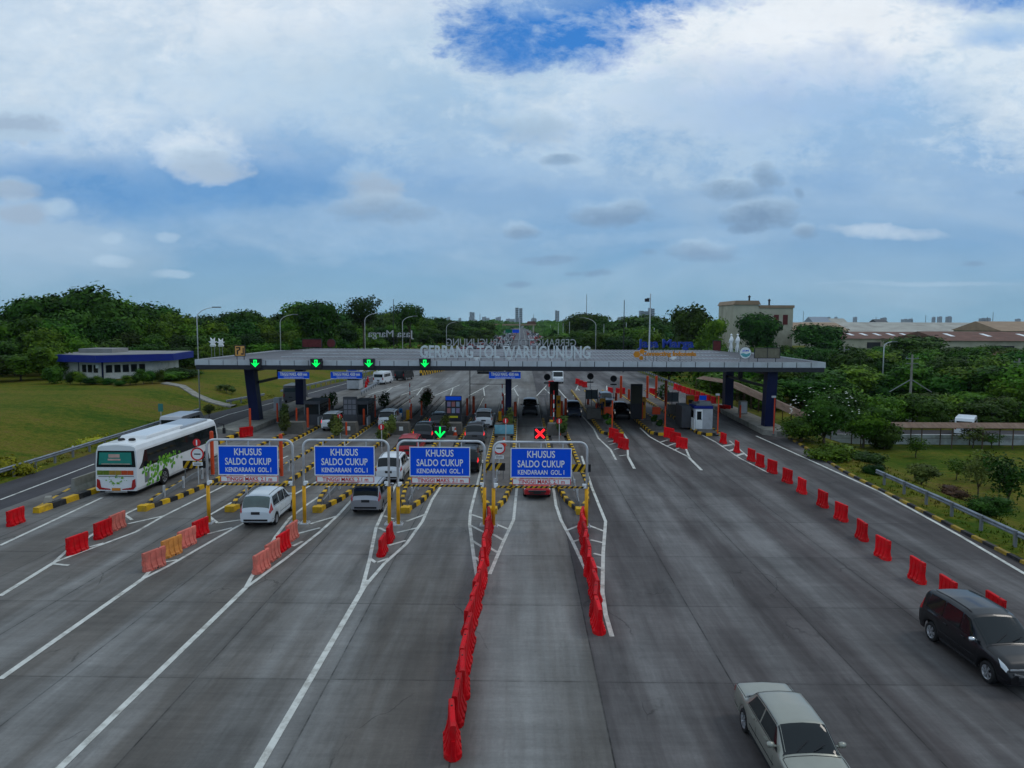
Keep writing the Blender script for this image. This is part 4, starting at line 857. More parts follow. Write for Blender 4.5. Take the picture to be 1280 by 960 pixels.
# ------------------------------------------------------------------ vehicles
import bisect
def interp(tab, u, c):
    xs = [r[0] for r in tab]; i = max(0, min(len(tab) - 2, bisect.bisect_right(xs, u) - 1)); a, b = tab[i], tab[i + 1]; t = (u - a[0]) / (b[0] - a[0]); return a[c] + (b[c] - a[c]) * t
KIND = {
 'mpv': dict(L=4.25, W=1.70, tab=[(0, .78, .84, .84, .66), (.012, .90, 1.0, .92, .78), (.03, .98, 1.22, .96, .80), (.06, 1.0, 1.5, .975, .79), (.10, 1.0, 1.61, .985, .77), (.3, .98, 1.67, 1, .78), (.5, .96, 1.66, 1, .79), (.58, .95, 1.6, 1, .79), (.68, .95, 1.32, 1, .82), (.78, .95, 1.04, .99, .86), (.88, .89, .96, .97, .86), (.955, .79, .85, .92, .80), (.985, .64, .69, .86, .74), (1, .56, .6, .80, .68)],
    rw=(.017, .085), ws=(.595, .765), sw=[(.10, .13, .30, .30), (.315, .315, .50, .50), (.515, .515, .715, .585)], ax=(.185, .81), rear_l=(.003, .062, 3.3, 4.7), head=(.885, .972, 3.1, 4.8), wr=.31),
 'suv': dict(L=4.4, W=1.78, tab=[(0, .82, .88, .84, .68), (.012, .96, 1.06, .92, .80), (.03, 1.04, 1.28, .96, .81), (.06, 1.05, 1.56, .975, .80), (.10, 1.05, 1.68, .985, .78), (.3, 1.03, 1.74, 1, .79), (.48, 1.01, 1.73, 1, .80), (.55, 1.0, 1.68, 1, .80), (.64, 1.0, 1.40, 1, .83), (.72, 1.0, 1.12, .99, .88), (.88, .98, 1.06, .97, .88), (.95, .88, .94, .93, .82), (.985, .72, .78, .87, .76), (1, .62, .66, .82, .7)],
    rw=(.017, .085), ws=(.565, .705), sw=[(.10, .13, .28, .28), (.295, .295, .46, .46), (.475, .475, .66, .555)], ax=(.185, .815), rear_l=(.006, .045, 3.1, 4.4), head=(.90, .97, 3.0, 4.7), wr=.35),
 'sedan': dict(L=4.6, W=1.68, tab=[(0, .70, .76, .88, .76), (.012, .84, .90, .95, .85), (.03, .90, .955, .97, .87), (.16, .92, .965, .985, .87), (.195, .92, 1.0, .99, .84), (.275, .92, 1.31, 1, .75), (.305, .91, 1.37, 1, .74), (.45, .90, 1.40, 1, .74), (.60, .895, 1.385, 1, .74), (.635, .89, 1.32, 1, .76), (.755, .885, .97, .995, .85), (.80, .875, .94, .99, .88), (.93, .80, .85, .95, .84), (.975, .70, .75, .91, .80), (1, .58, .62, .86, .76)],
    rw=(.205, .288), ws=(.612, .745), sw=[(.255, .305, .44, .44), (.455, .455, .70, .61)], ax=(.19, .80), rear_l=(.004, .035, 2.8, 4.1), head=(.925, .985, 2.9, 4.8), wr=.30)}
def car_funcs(K):
    L_, Wd, tab = K['L'], K['W'], K['tab']; hwid = Wd / 2; zb = .27; wr = K['wr']
    def sv_(u, c): return sum(interp(tab, max(0, min(1, u + d)), c) for d in ((-.008, 0, .008) if .02 < u < .98 else (0,))) / (3 if .02 < u < .98 else 1)
    def arch(u):
        y = (u - .5) * L_; z = zb if .03 < u < .97 else zb + .06
        for a in K['ax']:
            d = abs(y - (a - .5) * L_); Ra = wr + .07
            if d < Ra: z = max(z, wr + math.sqrt(max(0, Ra * Ra - d * d)) * .98)
        return z
    def P(u, t, off=0.0):
        def pt(u, t):
            zs, zt, w, wf = sv_(u, 1), sv_(u, 2), sv_(u, 3), sv_(u, 4); b = arch(u); w *= hwid; wq = wf * hwid
            b = min(b, zs - .12)
            ze = max(zs + .012, zt - .085)
            if zt - zs < .12: wq = w * .9
            pts = [(w * .95, b), (w * .99, b + (zs - b) * .16), (w * 1.0, b + (zs - b) * .45), (w * .995, b + (zs - b) * .8), (w * .955, zs), (wq, ze), (wq * .93, ze + (zt - ze) * .62), (wq * .55, zt), (0, zt + .018)]
            s = 1 if t >= 0 else 1
            i = int(min(7, max(0, math.floor(t)))); f = t - i; a, c = pts[i], pts[i + 1]
            return Vector((a[0] + (c[0] - a[0]) * f, (u - .5) * L_, a[1] + (c[1] - a[1]) * f))
        p = pt(u, t)
        if off:
            du = pt(min(1, u + .004), t) - pt(max(0, u - .004), t); t0 = max(0, t - .1); t1 = min(7.99, t + .1); dt = pt(u, t1) - pt(u, t0); n = dt.cross(du); 
            if n.length > 1e-9:
                n.normalize()
                if n.x < 0 and t < 5.5: n = -n
                if n.z < 0 and t >= 5.5: n = -n
                p = p + n * off
        return p
    return P
def panel(P, u0b, u0t, u1b, u1t, t0, t1, side, off=.006, nu=8, nt_=4, mirror_full=False, thick=True):
    mb = MB(); V = []; 
    ts = [t0 + (t1 - t0) * j / nt_ for j in range(nt_ + 1)]
    for j, t in enumerate(ts):
        f = j / nt_; a = u0b + (u0t - u0b) * f; b = u1b + (u1t - u1b) * f
        for i in range(nu + 1):
            p = P(a + (b - a) * i / nu, t, off); V.append((p.x * side, p.y, p.z))
    Fs = [(j * (nu + 1) + i, j * (nu + 1) + i + 1, (j + 1) * (nu + 1) + i + 1, (j + 1) * (nu + 1) + i) for j in range(nt_) for i in range(nu)]
    return mb.add(V, Fs)
def wide_panel(P, u0, u1, te, off=.006, nu=10, curve=.012):
    # spans the car from te on one side over the centre line to te on the other
    V = []; T = [te + (8 - te) * j / 6 for j in range(7)]; row = [(1, t) for t in T] + [(-1, t) for t in T[-2::-1]]
    for i in range(nu + 1):
        for s, t in row:
            u = u0 + (u1 - u0) * i / nu; p = P(u, min(t, 7.999), off); V.append((p.x * s, p.y, p.z))
    n = len(row); return MB().add(V, [(i * n + j, i * n + j + 1, (i + 1) * n + j + 1, (i + 1) * n + j) for i in range(nu) for j in range(n - 1)])
wheel_cache = {}
def wheel_meshes(r):
    if r in wheel_cache: return wheel_cache[r]
    t = MB().lathe([(r * .62, -.09), (r * .9, -.1), (r, -.07), (r, .07), (r * .9, .1), (r * .64, .09), (r * .6, .03)], n=26, axis='x').mesh('tyre', rubber, True)
    m_ = MB(); m_.lathe([(r * .60, .085), (r * .66, .094), (r * .60, .07), (r * .55, .03)], n=26, axis='x')
    m_.lathe([(.001, .075), (r * .15, .075), (r * .16, .05)], n=12, axis='x')
    for k in range(6):
        a = R(60 * k); 
        for da in (-.13, .13):
            p = [(.072, r * .1 * math.cos(a), r * .1 * math.sin(a)), (.08, r * .62 * math.cos(a + da), r * .62 * math.sin(a + da))]
            m_.beam(p[0], p[1], .035, .03)
    m_.lathe([(.0, .02), (r * .56, .02)], n=20, axis='x', mi=1)
    ri = m_.mesh('rim', [rim_m, trim]); wheel_cache[r] = (t, ri); return t, ri
def paint(name, c, metal=.3): return mat('car paint ' + name, c, .32, metal, .04, 1.5, coat=.35, spec=.35, dirt=tuple(x * .75 + .003 for x in c), dirt_amt=.25)
CPROTO = {}
def make_car(kind, pname, pcol, label, cat='car', brake=False, lights=False, metal=.3, name=None):
    K = KIND[kind]; P = car_funcs(K); L_, hw = K['L'], K['W'] / 2; pm = paint(pname, pcol, metal)
    t = thing(name or {'mpv': 'parked_car', 'suv': 'suv', 'sedan': 'sedan'}[kind].replace('parked_car', 'family_car'), label, cat)
    us = sorted(set([i / 84 for i in range(85)] + [.006, .012, .018, .024, .03] + [1 - .006, .975, .985]))
    ts = [0, .5, 1, 1.5, 2, 2.5, 3, 3.5, 4, 4.25, 4.5, 4.75, 5, 5.33, 5.66, 6, 6.5, 7, 7.5, 7.999]; V = []; row = [(1, q) for q in ts] + [(-1, q) for q in ts[-2::-1]]
    for u in us:
        for s, q in row: p = P(u, q); V.append((p.x * s, p.y, p.z))
    n = len(row); b = MB().add(V, [(i * n + j, i * n + j + 1, (i + 1) * n + j + 1, (i + 1) * n + j) for i in range(len(us) - 1) for j in range(n - 1)])
    b.add(V[:n], [tuple(range(n))]); b.add(V[-n:], [tuple(range(n))])
    body = b.build('body', pm, t, smooth=True)
    bmm = bmesh.new(); bmm.from_mesh(body.data); bmesh.ops.remove_doubles(bmm, verts=bmm.verts, dist=1e-4); bmesh.ops.recalc_face_normals(bmm, faces=bmm.faces)
    for e in bmm.edges:
        if len(e.link_faces) == 2 and e.calc_face_angle(0) > .75: e.smooth = False
    for f in bmm.faces: f.smooth = len(f.verts) < 6
    bmm.to_mesh(body.data); bmm.free()
    MB().box((0, 0, .42), (hw * 2 - .5, L_ - .5, .42)).build('underbody', trim, t)
    wide_panel(P, *K['ws'], 5.12).build('windscreen', glass, t, smooth=True)
    wide_panel(P, *K['rw'], 5.12).build('rear_window', glass, t, smooth=True)
    for s in (1, -1):
        for (a, b_, c, d) in K['sw']: panel(P, a, b_, c, d, 4.1, 4.93, s).build('side_window', glass, t, smooth=True)
        r0 = K['rear_l']; panel(P, r0[0], r0[0], r0[1], r0[1], r0[2], r0[3], s, .008, 5, 5).build('tail_light', brake_on if brake else lamp_r, t, smooth=True)
        h0 = K['head']; panel(P, h0[0] + .05, h0[0], h0[1], h0[1], h0[2], h0[3], s, .008, 5, 5).build('headlight', head_on if lights else lamp_w, t, smooth=True)
        m_ = MB(); uc = K['ws'][1] - .075; pp = P(uc, 4.2); m_.lathe([(0.0, -.10), (.06, -.085), (.075, 0), (.06, .085), (0, .10)], (s * (pp.x + .14), pp.y, pp.z + .06), 10, 'x'); m_.box((s * (pp.x + .03), pp.y, pp.z + .03), (.12, .05, .04)); m_.build('mirror', pm, t, smooth=True)
        m_ = MB()
        for uu in (.36, .56) : q = P(uu, 3.45, .02); MB().box((s * q.x, q.y, q.z), (.03, .17, .03)).build('door_handle', pm, t)
        for uu in ((.315, .515, .70) if kind != 'sedan' else (.41, .66)):       # door shut lines
            for q0, q1 in ((.7, 1.6), (1.6, 2.6), (2.6, 3.9)):
                a, c = P(uu, q0, .004), P(uu, q1, .004); m_.add([(s * a.x, a.y - .009, a.z), (s * a.x, a.y + .009, a.z), (s * c.x, c.y + .009, c.z), (s * c.x, c.y - .009, c.z)], [(0, 1, 2, 3)], 1)
        a = [P(.3 + .4 * k / 6, .35, .012) for k in range(7)]
        for p, q in zip(a, a[1:]): m_.beam((s * p.x, p.y, p.z), (s * q.x, q.y, q.z), .02, .07, 1)
        def seam(u0, t0, u1, t1, nn=8, w_=.014, mi=1):
            pp = [P(u0 + (u1 - u0) * k / nn, t0 + (t1 - t0) * k / nn, .003) for k in range(nn + 1)]
            for p, q in zip(pp, pp[1:]): m_.beam((s * p.x, p.y, p.z), (s * q.x, q.y, q.z), w_, .008, mi)
        seam(K['ws'][1] + .012, 4.9, .955, 4.6); seam(K['ws'][1] + .012, 4.9, K['ws'][1] + .012, 7.99)
        seam(K['ax'][0] + .12, 1.9, K['ax'][1] - .12, 1.9, 10, .03); seam(.03, 1.3, .10, 1.3, 4); seam(.9, 1.5, .985, 1.5, 4)
        if kind == 'sedan': seam(K['rw'][0] - .012, 4.8, .03, 4.7); seam(K['rw'][0] - .012, 4.8, K['rw'][0] - .012, 7.99); seam(.30, 5.15, .60, 5.15, 10, .02)
        seam(K['sw'][0][0], 4.04, K['sw'][-1][2], 4.04, 14, .018)
        m_.build('door_trim', [pm, trim], t)
        for ax_ in K['ax']:
            wt, wrm = wheel_meshes(K['wr']); w = link_mesh('wheel', wt, t, (s * (hw - .125), (ax_ - .5) * L_, K['wr'])); 
            if s < 0: w.rotation_euler = (0, 0, math.pi)
            link_mesh('rim', wrm, w)
            if K['wr']: 
                Ra = K['wr'] + .065; lm = MB(); 
    zp = .78 if kind != 'sedan' else .62
    MB().box((0, -L_ / 2 - .004, zp), (.44, .016, .14)).build('number_plate', plate_m, t)
    MB().box((0, L_ / 2 + .004, .42), (.42, .016, .13)).build('number_plate', plate_m, t)
    g = MB(); yf = L_ / 2; f0 = P(1, 0); wf = f0.x
    g.box((0, yf - .0, .50), (wf * 1.5, .03, .11)); g.box((0, yf + .006, .565), (wf * 1.52, .02, .02), mi=1); g.box((0, yf - .002, .38), (wf * 1.3, .03, .06)); g.build('grille', [trim, chrome], t)
    q = P(.985, 3.5); wq = q.x; g = MB(); 
    g.box((0, -L_ / 2 - .0, .42), (P(0, 1).x * 1.7, .03, .1)); g.build('bumper_trim', trim, t)
    fl = MB(); [fl.lathe([(.0, .02), (.05, .015), (.055, -.02)], (s * wf * .86, 0, 0), 10) for s in ()]; 
    if kind != 'sedan':
        m_ = MB(); a = [P(.12 + .42 * k / 8, 6.3, .02) for k in range(9)]
        for s in (1, -1):
            for p, q in zip(a, a[1:]): m_.beam((s * p.x, p.y, p.z), (s * q.x, q.y, q.z), .02, .012)
        m_.build('roof_rail', trim, t)
    w = MB(); pw = P(K['ws'][1] - .005, 7.0, .015); pw2 = P(K['ws'][1] - .05, 7.7, .02); w.beam((pw.x, pw.y, pw.z), (pw2.x * .2, pw2.y, pw2.z), .02, .015); w.beam((-.05, pw.y, pw.z + .02), (-pw.x * .9, pw.y - .08, pw2.z - .02), .02, .015); w.build('wiper', trim, t)
    return t
WHITE = (.68, .71, .74); SILV = (.36, .37, .40); BLK = (.004, .004, .006); DK = (.03, .032, .038); RED = (.42, .012, .02); BLU = (.05, .08, .13); CHAM = (.40, .43, .40)
def place(c, x, yrear=None, yfront=None, away=True, rz=0.0, L_=4.3):
    y = (yrear + L_ / 2) if yrear is not None else (yfront + L_ / 2)
    c.location = (x, y, .006); c.rotation_euler = (0, 0, (0 if away else math.pi) + rz); return c
c = wcar = place(make_car('mpv', 'pearl white', (.60, .66, .70), 'white family car seen from behind under the leftmost gantry', metal=0), -13.35, yrear=35.2, rz=R(1.0))
c = place(make_car('mpv', 'silver', SILV, 'silver family car seen from behind under the second gantry', metal=.6), -8.35, yrear=37.8)
c = place(make_car('suv', 'white', WHITE, 'white car half hidden between the second and third gantries', metal=0), -8.5, yrear=45.4)
c = place(make_car('suv', 'red', RED, 'red car hidden behind the third blue sign', metal=.2), -8.55, yrear=53.2)
c = place(make_car('suv', 'dark grey', DK, 'dark car with lit brake lights behind the red car', brake=True), -8.35, yrear=60.3)
c = place(make_car('mpv', 'dark grey', DK, 'dark car with pale rear window ahead in the third lane', brake=True), -7.95, yrear=67.5)
c = place(make_car('suv', 'white', WHITE, 'white car at the booth of the second lane with red tail lamps', metal=0, brake=True), -18.1, yrear=67.2)
c = place(make_car('suv', 'white', WHITE, 'white car at the gate of the lane beside the concrete block', metal=0), -13.1, yrear=69.2)
c = place(make_car('suv', 'white', WHITE, 'white car passing the info totem in the fourth lane', metal=0), -3.7, yrear=69.7)
c = place(make_car('suv', 'grey', (.09, .092, .10), 'grey car with lit brake lights above the third gantry end', brake=True), -3.95, yrear=60.2)
c = place(make_car('suv', 'black', BLK, 'black car behind the right edge of the third blue sign', brake=True), -3.75, yrear=48.5)
c = place(make_car('sedan', 'red', RED, 'red sedan facing the viewer beneath the red cross gantry', 'car', lights=False, metal=.2), .95, yfront=41.6, away=False)
c = place(make_car('suv', 'graphite', (.05, .052, .056), 'dark off-road car facing the viewer under the canopy in the centre lane'), .95, yfront=79.2, away=False)
c = place(make_car('mpv', 'blue grey', (.07, .09, .13), 'blue grey car facing the viewer in the lane left of the red barriers', lights=True), 5.75, yfront=77.4, away=False)
c = place(make_car('suv', 'black', BLK, 'black car facing the viewer beside two standing people', lights=True), 10.75, yfront=76, away=False)
c = place(make_car('mpv', 'blue', (.06, .12, .2), 'light blue car queued behind the black car'), 10.6, yfront=88, away=False)
silver = make_car('sedan', 'champagne', (.31, .31, .265), 'champagne silver sedan driving toward the viewer at the bottom edge', metal=.45)
silver.scale = (.88, .98, .97); silver.location = (6.42, 16.25, .006); silver.rotation_euler = (0, 0, math.pi + R(.5))
blackc = make_car('mpv', 'gloss black', (.002, .002, .004), 'black family car driving toward the viewer at the right edge', metal=0)
for c_ in KIDS(blackc) or [o for o in bpy.data.objects if o.parent == blackc]:
    if c_.name.startswith('mirror'): c_.data.materials[0] = chrome
MB().beam((-.62, 2.14, .66), (0, 2.2, .52), .03, .035).beam((.62, 2.14, .66), (0, 2.2, .52), .03, .035).beam((-.7, 2.08, .74), (.7, 2.08, .74), .03, .04).build('chrome_bar', chrome, blackc)
wcar_rw = [o for o in bpy.data.objects if o.parent == wcar and o.name.startswith('rear_window')][0]; wcar_rw.data.materials[0] = glass_g
blackc.location = (14.35, 21.7, .006); blackc.rotation_euler = (0, 0, math.pi + R(1.5)); blackc.scale = (1.02, 1.03, 1.0)
# vans / minibuses
def make_van(pname, pcol, label, L_=4.9, Wd=1.78, H=2.15, cat='minibus', truck=False):
    pm = paint(pname, pcol, 0.1); t = thing('minibus', label, cat); hw = Wd / 2
    prof = [(-L_ / 2, .35), (-L_ / 2 + .02, .9), (-L_ / 2 + .06, H - .35), (-L_ / 2 + .22, H - .06), (-L_ / 2 + .5, H), (L_ / 2 - 1.25, H), (L_ / 2 - .95, H - .08), (L_ / 2 - .3, 1.15), (L_ / 2 - .08, .95), (L_ / 2, .6), (L_ / 2 - .03, .3)]
    b = MB(); xs = [(-hw * .86, 1), (-hw, .93), (hw, .93), (hw * .86, 1)]
    V = []; 
    cx_ = [(-hw * .84, 1.0), (-hw * .95, .985), (-hw, .95), (hw, .95), (hw * .95, .985), (hw * .84, 1.0)]
    b.prismX(prof, -hw, hw); body = b.build('body', pm, t, bevel=.07)
    q = MB(); 
    for s in (1, -1):
        for k in range(4):
            a = -L_ / 2 + .35 + k * (L_ - 1.7) / 4; m_ = MB(); m_.box((s * (hw + .003), a + .42, H - .62), (.012, (L_ - 1.9) / 4 - .03, .5)); m_.build('side_window', glass, t)
        for ax_ in (-.3, .3):
            wt, wrm = wheel_meshes(.33); w = link_mesh('wheel', wt, t, (s * (hw - .085), ax_ * L_, .33)); 
            if s < 0: w.rotation_euler = (0, 0, math.pi)
            link_mesh('rim', wrm, w)
        MB().box((s * hw * .87, -L_ / 2 - .0, 1.0), (.14, .04, .42)).build('tail_light', lamp_r, t); MB().box((s * hw * .75, L_ / 2 - .03, .78), (.28, .06, .16)).build('headlight', lamp_w, t)
    MB().box((0, -L_ / 2 + .035, H - .62), (Wd * .8, .05, .5), rx=R(-3)).build('rear_window', glass, t)
    MB().add([(-hw * .88, L_ / 2 - .87, H - .16), (hw * .88, L_ / 2 - .87, H - .16), (hw * .88, L_ / 2 - .29, 1.2), (-hw * .88, L_ / 2 - .29, 1.2)], [(0, 1, 2, 3)]).build('windscreen', glass, t)
    MB().box((0, -L_ / 2 - .01, .75), (.44, .016, .14)).build('number_plate', plate_m, t)
    return t
v = make_van('grey', (.24, .27, .30), 'grey minibus passing behind the left blue column', 5.2, 1.9, 2.3); v.location = (-29.4, 93, .01); v.rotation_euler = (0, 0, R(3))
v = make_van('white', WHITE, 'white minibus on the far left road beside red barriers', 4.9, 1.8, 2.1); v.location = (-23.2, 120, .01); v.rotation_euler = (0, 0, R(-8))
v = make_van('black', BLK, 'black van ahead of the white minibus on the far left road', 4.9, 1.8, 2.0); v.location = (-21.0, 128.5, .01); v.rotation_euler = (0, 0, R(-12))
v = make_van('white', WHITE, 'white minibus approaching in the distance right of the centre lane', 4.9, 1.8, 2.1); v.location = (6.2, 124, .01); v.rotation_euler = (0, 0, math.pi)
v = make_van('white', WHITE, 'white minibus on the access road beyond the brown walkway roof', 4.9, 1.8, 2.1); v.location = (49.6, 80.3, -1.93); v.rotation_euler = (0, 0, R(-36))
v = make_van('silver', SILV, 'silver van with flat white roof beyond the bus on the service lane', 5.4, 2.0, 2.0); v.scale = (1, 1, .86); v.location = (-31.9, 67, .01); v.rotation_euler = (0, 0, R(1))
# bus
def make_bus():
    t = thing('coach_bus', 'white coach bus with green leaf graphics leaving on the left', 'bus'); L_ = 12.0; W_ = 2.5; H = 3.12; hw = W_ / 2; pm = paint('bus white', (.70, .72, .73), 0)
    b = MB(); sec = [(hw * .96, .34), (hw, .5), (hw, 1.95), (hw * .97, 2.75), (hw * .9, 3.0), (hw * .7, H - .02), (0, H + .04)]
    ysn = [(-L_ / 2, .975, .965), (-L_ / 2 + .08, .99, .99), (-L_ / 2 + .35, 1, 1), (L_ / 2 - .7, 1, 1), (L_ / 2 - .2, .98, .985), (L_ / 2, .93, .95)]
    row = [(x, z) for x, z in sec] + [(-x, z) for x, z in sec[-2::-1]]; V = []
    for y, a, c in ysn:
        for x, z in row: V.append((x * a, y + (.16 * (z - .5) / 3 if y < -L_ / 2 + .2 else 0) - (.45 * max(0, z - 1.2) / 2 if y > L_ / 2 - .3 else 0), .34 + (z - .34) * c))
    n = len(row); b.add(V, [(i * n + j, i * n + j + 1, (i + 1) * n + j + 1, (i + 1) * n + j) for i in range(len(ysn) - 1) for j in range(n - 1)] + [tuple(range(n)), tuple(range((len(ysn) - 1) * n, len(ysn) * n))][:])
    b.build('body', pm, t)
    MB().box((0, 0, .45), (W_ - .3, L_ - .4, .5)).build('underbody', trim, t)
    zr = 3.14; sil = paint('bus silver', (.35, .37, .4), .4)
    MB().box((0, -L_ / 2 + 4.6, zr + .06), (1.7, 5.2, .2), top=.93).build('air_conditioner', pm, t, bevel=.04)
    MB().box((0, L_ / 2 - 3.4, zr + .03), (1.9, 4.2, .1), top=.95).build('dark_roof_panel', sil, t)
    [MB().lathe([(.2, 0), (.2, .08), (.14, .13), (0, .14)], (x, -L_ / 2 + 1.35, zr + .0), 14).build('roof_vent', trim, t) for x in (-.32, .32)]
    for s in (1, -1):
        # continuous black window band with raked ends
        x = hw * 1.0; pts = [(-L_ / 2 + .3, 1.62), (L_ / 2 - .5, 1.55), (L_ / 2 - .55, 2.6), (-L_ / 2 + 1.5, 2.66), (-L_ / 2 + .85, 2.55), (-L_ / 2 + .62, 1.95)]
        def xs(z): return hw if z <= 1.95 else hw + (hw * .97 - hw) * (z - 1.95) / .8
        lo = MB(); V = []
        low = [(-L_ / 2 + .22, 1.60), (L_ / 2 - .6, 1.55)]; mid = [(-L_ / 2 + .62, 1.95), (L_ / 2 - .62, 1.95)]; hi = [(-L_ / 2 + 1.0, 2.62), (L_ / 2 - .75, 2.62)]; R3 = [low, mid, hi]
        for rr in R3:
            for k in range(9): y = rr[0][0] + (rr[1][0] - rr[0][0]) * k / 8; z = rr[0][1] + (rr[1][1] - rr[0][1]) * k / 8; V.append((s * (xs(z) + .012), y, z))
        lo.add(V, [(r_ * 9 + k, r_ * 9 + k + 1, (r_ + 1) * 9 + k + 1, (r_ + 1) * 9 + k) for r_ in range(2) for k in range(8)]); lo.build('side_window', glass, t)
        for ax_ in (-L_ / 2 + 3.3, L_ / 2 - 2.6):
            am = MB(); Ra = .60
            am.add([(s * (hw + .006), ax_ + Ra * math.cos(R(a)), .5 + Ra * math.sin(R(a)) * .95) for a in range(0, 181, 15)] + [(s * (hw + .006), ax_ - Ra, .34), (s * (hw + .006), ax_ + Ra, .34)], [tuple(range(15))]); am.build('wheel_arch', trim, t)
            wt, wrm = wheel_meshes(.5); w = link_mesh('wheel', wt, t, (s * (hw - .07), ax_, .5)); 
            if s < 0: w.rotation_euler = (0, 0, math.pi)
            link_mesh('rim', wrm, w)
        m_ = MB(); m_.box((s * (hw + .004), -L_ / 2 + 1.15, .95), (.012, .55, .62)); m_.build('side_grille', greysteel, t)
        # leaf graphics
        rnd = random.Random(4); g = MB()
        for cy, cz, sc, rot in ((-5.1, 1.35, .3, 20), (-4.5, 1.5, .34, 60), (-4.25, .75, .3, 10), (-3.9, 1.3, .26, 35), (-3.55, .85, .44, 75), (-3.2, 1.6, .34, 15), (-2.6, 1.3, .34, 50), (-2.5, 1.75, .38, 80), (-1.9, 1.55, .34, 25), (-1.6, 1.2, .28, 65), (-1.3, 1.8, .2, 40), (-.9, 1.45, .14, 10), (-.6, 1.7, .12, 50), (3.6, 1.5, .2, 20), (-4.75, .5, .2, 5), (-.3, 1.3, .09, 0)):
            y0 = cy
            for k in range(4):
                a = R(rot + 90 * k + rnd.uniform(-12, 12)); l = sc * rnd.uniform(1.0, 1.45); d = (math.cos(a), math.sin(a)); nrm = (-d[1], d[0]); pts = []
                for f, w in ((.08, .02), (.4, .24), (.7, .3), (.92, .18), (1.0, .0), (.92, -.18), (.7, -.3), (.4, -.24), (.08, -.02)): pts.append((y0 + d[0] * l * f + nrm[0] * l * w, cz + d[1] * l * f + nrm[1] * l * w))
                pts = [(y, min(max(z, .4), 1.94)) for y, z in pts]
                g.add([(s * (hw + .016 + .0006 * k), y, z) for y, z in pts], [tuple(range(9))], k % 2)
        g.build('leaf_graphic', [mat('leaf green print', (.07, .26, .015), .4), mat('pale leaf green print', (.16, .38, .03), .4)], t)
        MB().tube([(s * (hw + .05), L_ / 2 - .3, 2.7), (s * (hw + .3), L_ / 2 + .1, 2.6), (s * (hw + .3), L_ / 2 + .12, 2.2)], .04, 6).box((s * (hw + .3), L_ / 2 + .12, 2.1), (.2, .12, .42)).build('mirror', trim, t)
    yb = -L_ / 2
    def back(z): return yb + .16 * (z - .5) / 3 - .012
    m_ = MB(); m_.add([(-1.16, back(1.75), 1.75), (1.16, back(1.75), 1.75), (1.08, back(2.72), 2.72), (-1.08, back(2.72), 2.72)], [(0, 1, 2, 3)]); m_.build('rear_window', glass, t)
    m_ = MB(); m_.add([(-1.02, back(1.9) - .012, 1.9), (.95, back(1.9) - .012, 1.9), (.9, back(2.62) - .012, 2.62), (-.98, back(2.62) - .012, 2.62)], [(0, 1, 2, 3)])
    m_.box((-.1, back(2.4) - .02, 2.42), (.65, .012, .2), mi=1); m_.box((-.1, back(2.2) - .02, 2.2), (.75, .012, .1), mi=1); m_.box((0, back(1.95) - .02, 1.94), (1.7, .012, .04), mi=1); m_.build('rear_screen', [mat('teal rear screen', (.015, .14, .12), .3, emit=(.01, .12, .1), estr=.25), mat('screen print', (.55, .35, .3), .4)], t)
    m_ = MB()
    for k in range(6): m_.box((-1.05 + .36 * k + .1, back(1.4) - .004, 1.42), (.34, .02, .26), mi=min(2, k // 2))
    m_.build('rear_stripe', [mat('stripe green print', (.12, .18, .02), .4), mat('stripe amber print', (.34, .2, .03), .4), mat('stripe red print', (.5, .07, .02), .4)], t)
    for s in (1, -1):
        m_ = MB(); m_.prismY([(s * 1.12, 1.05), (s * .98, .98), (s * .9, .55), (s * .35, .46), (s * .35, .4), (s * 1.0, .42), (s * 1.16, .6)], yb - .03, yb + .06); m_.build('tail_light', lamp_r, t)
    g = MB(); rnd = random.Random(9)
    for k in range(40):
        a = rnd.uniform(0, 6.28); r_ = rnd.uniform(.3, .62); x = r_ * math.cos(a); z = .98 + r_ * .5 * math.sin(a); s_ = rnd.uniform(.03, .08); yy = back(z) - .004 - k * .0002
        g.add([(x - s_, yy, z), (x, yy, z - s_ * .6), (x + s_, yy, z), (x, yy, z + s_ * .6)], [(0, 1, 2, 3)])
    g.build('rear_leaf_graphic', mat('pale leaf green print', (.16, .38, .03), .4), t)
    MB().box((0, back(.3) - .02, .44), (.5, .02, .16)).build('number_plate', mat('orange plate', (.6, .22, .02), .5), t)
    MB().box((0, yb + .05, .3), (1.3, .2, .1)).build('exhaust_panel', chrome, t)
    MB().box((0, back(1.2) - .002, 1.2), (2.1, .012, .025)).build('panel_gap', trim, t)
    return t
bus = make_bus(); bus.location = (-24.0, 41.6 + 6, .006); bus.rotation_euler = (0, 0, R(.6))
# small far cars on the highway
def far_car(pm):
    m_ = MB(); m_.prismX([(-2.1, .3), (-2.1, .95), (-1.7, 1.05), (-1.4, 1.6), (.4, 1.62), (1.1, 1.02), (2.0, .85), (2.1, .3)], -.85, .85, 0); m_.prismX([(-1.45, 1.1), (-1.3, 1.5), (.35, 1.5), (.85, 1.1)], -.86, .86, 1)
    m_.box((0, -1.62, 1.28), (1.4, .35, .36), mi=1, rx=R(-20)); m_.box((0, .75, 1.3), (1.4, .3, .36), mi=1, rx=R(30))
    [m_.lathe([(0, -.1), (.32, -.1), (.32, .1), (0, .1)], (s * .8, a, .32), 10, 'x', mi=2) for s in (-1, 1) for a in (-1.25, 1.3)]
    return m_.mesh('distant_car', [pm, glass, rubber])
FC = [('white', WHITE), ('silver', SILV), ('black', BLK), ('red', RED), ('dark grey', DK)]
FM = [(n, far_car(paint(n, c))) for n, c in FC]
rnd = random.Random(12)
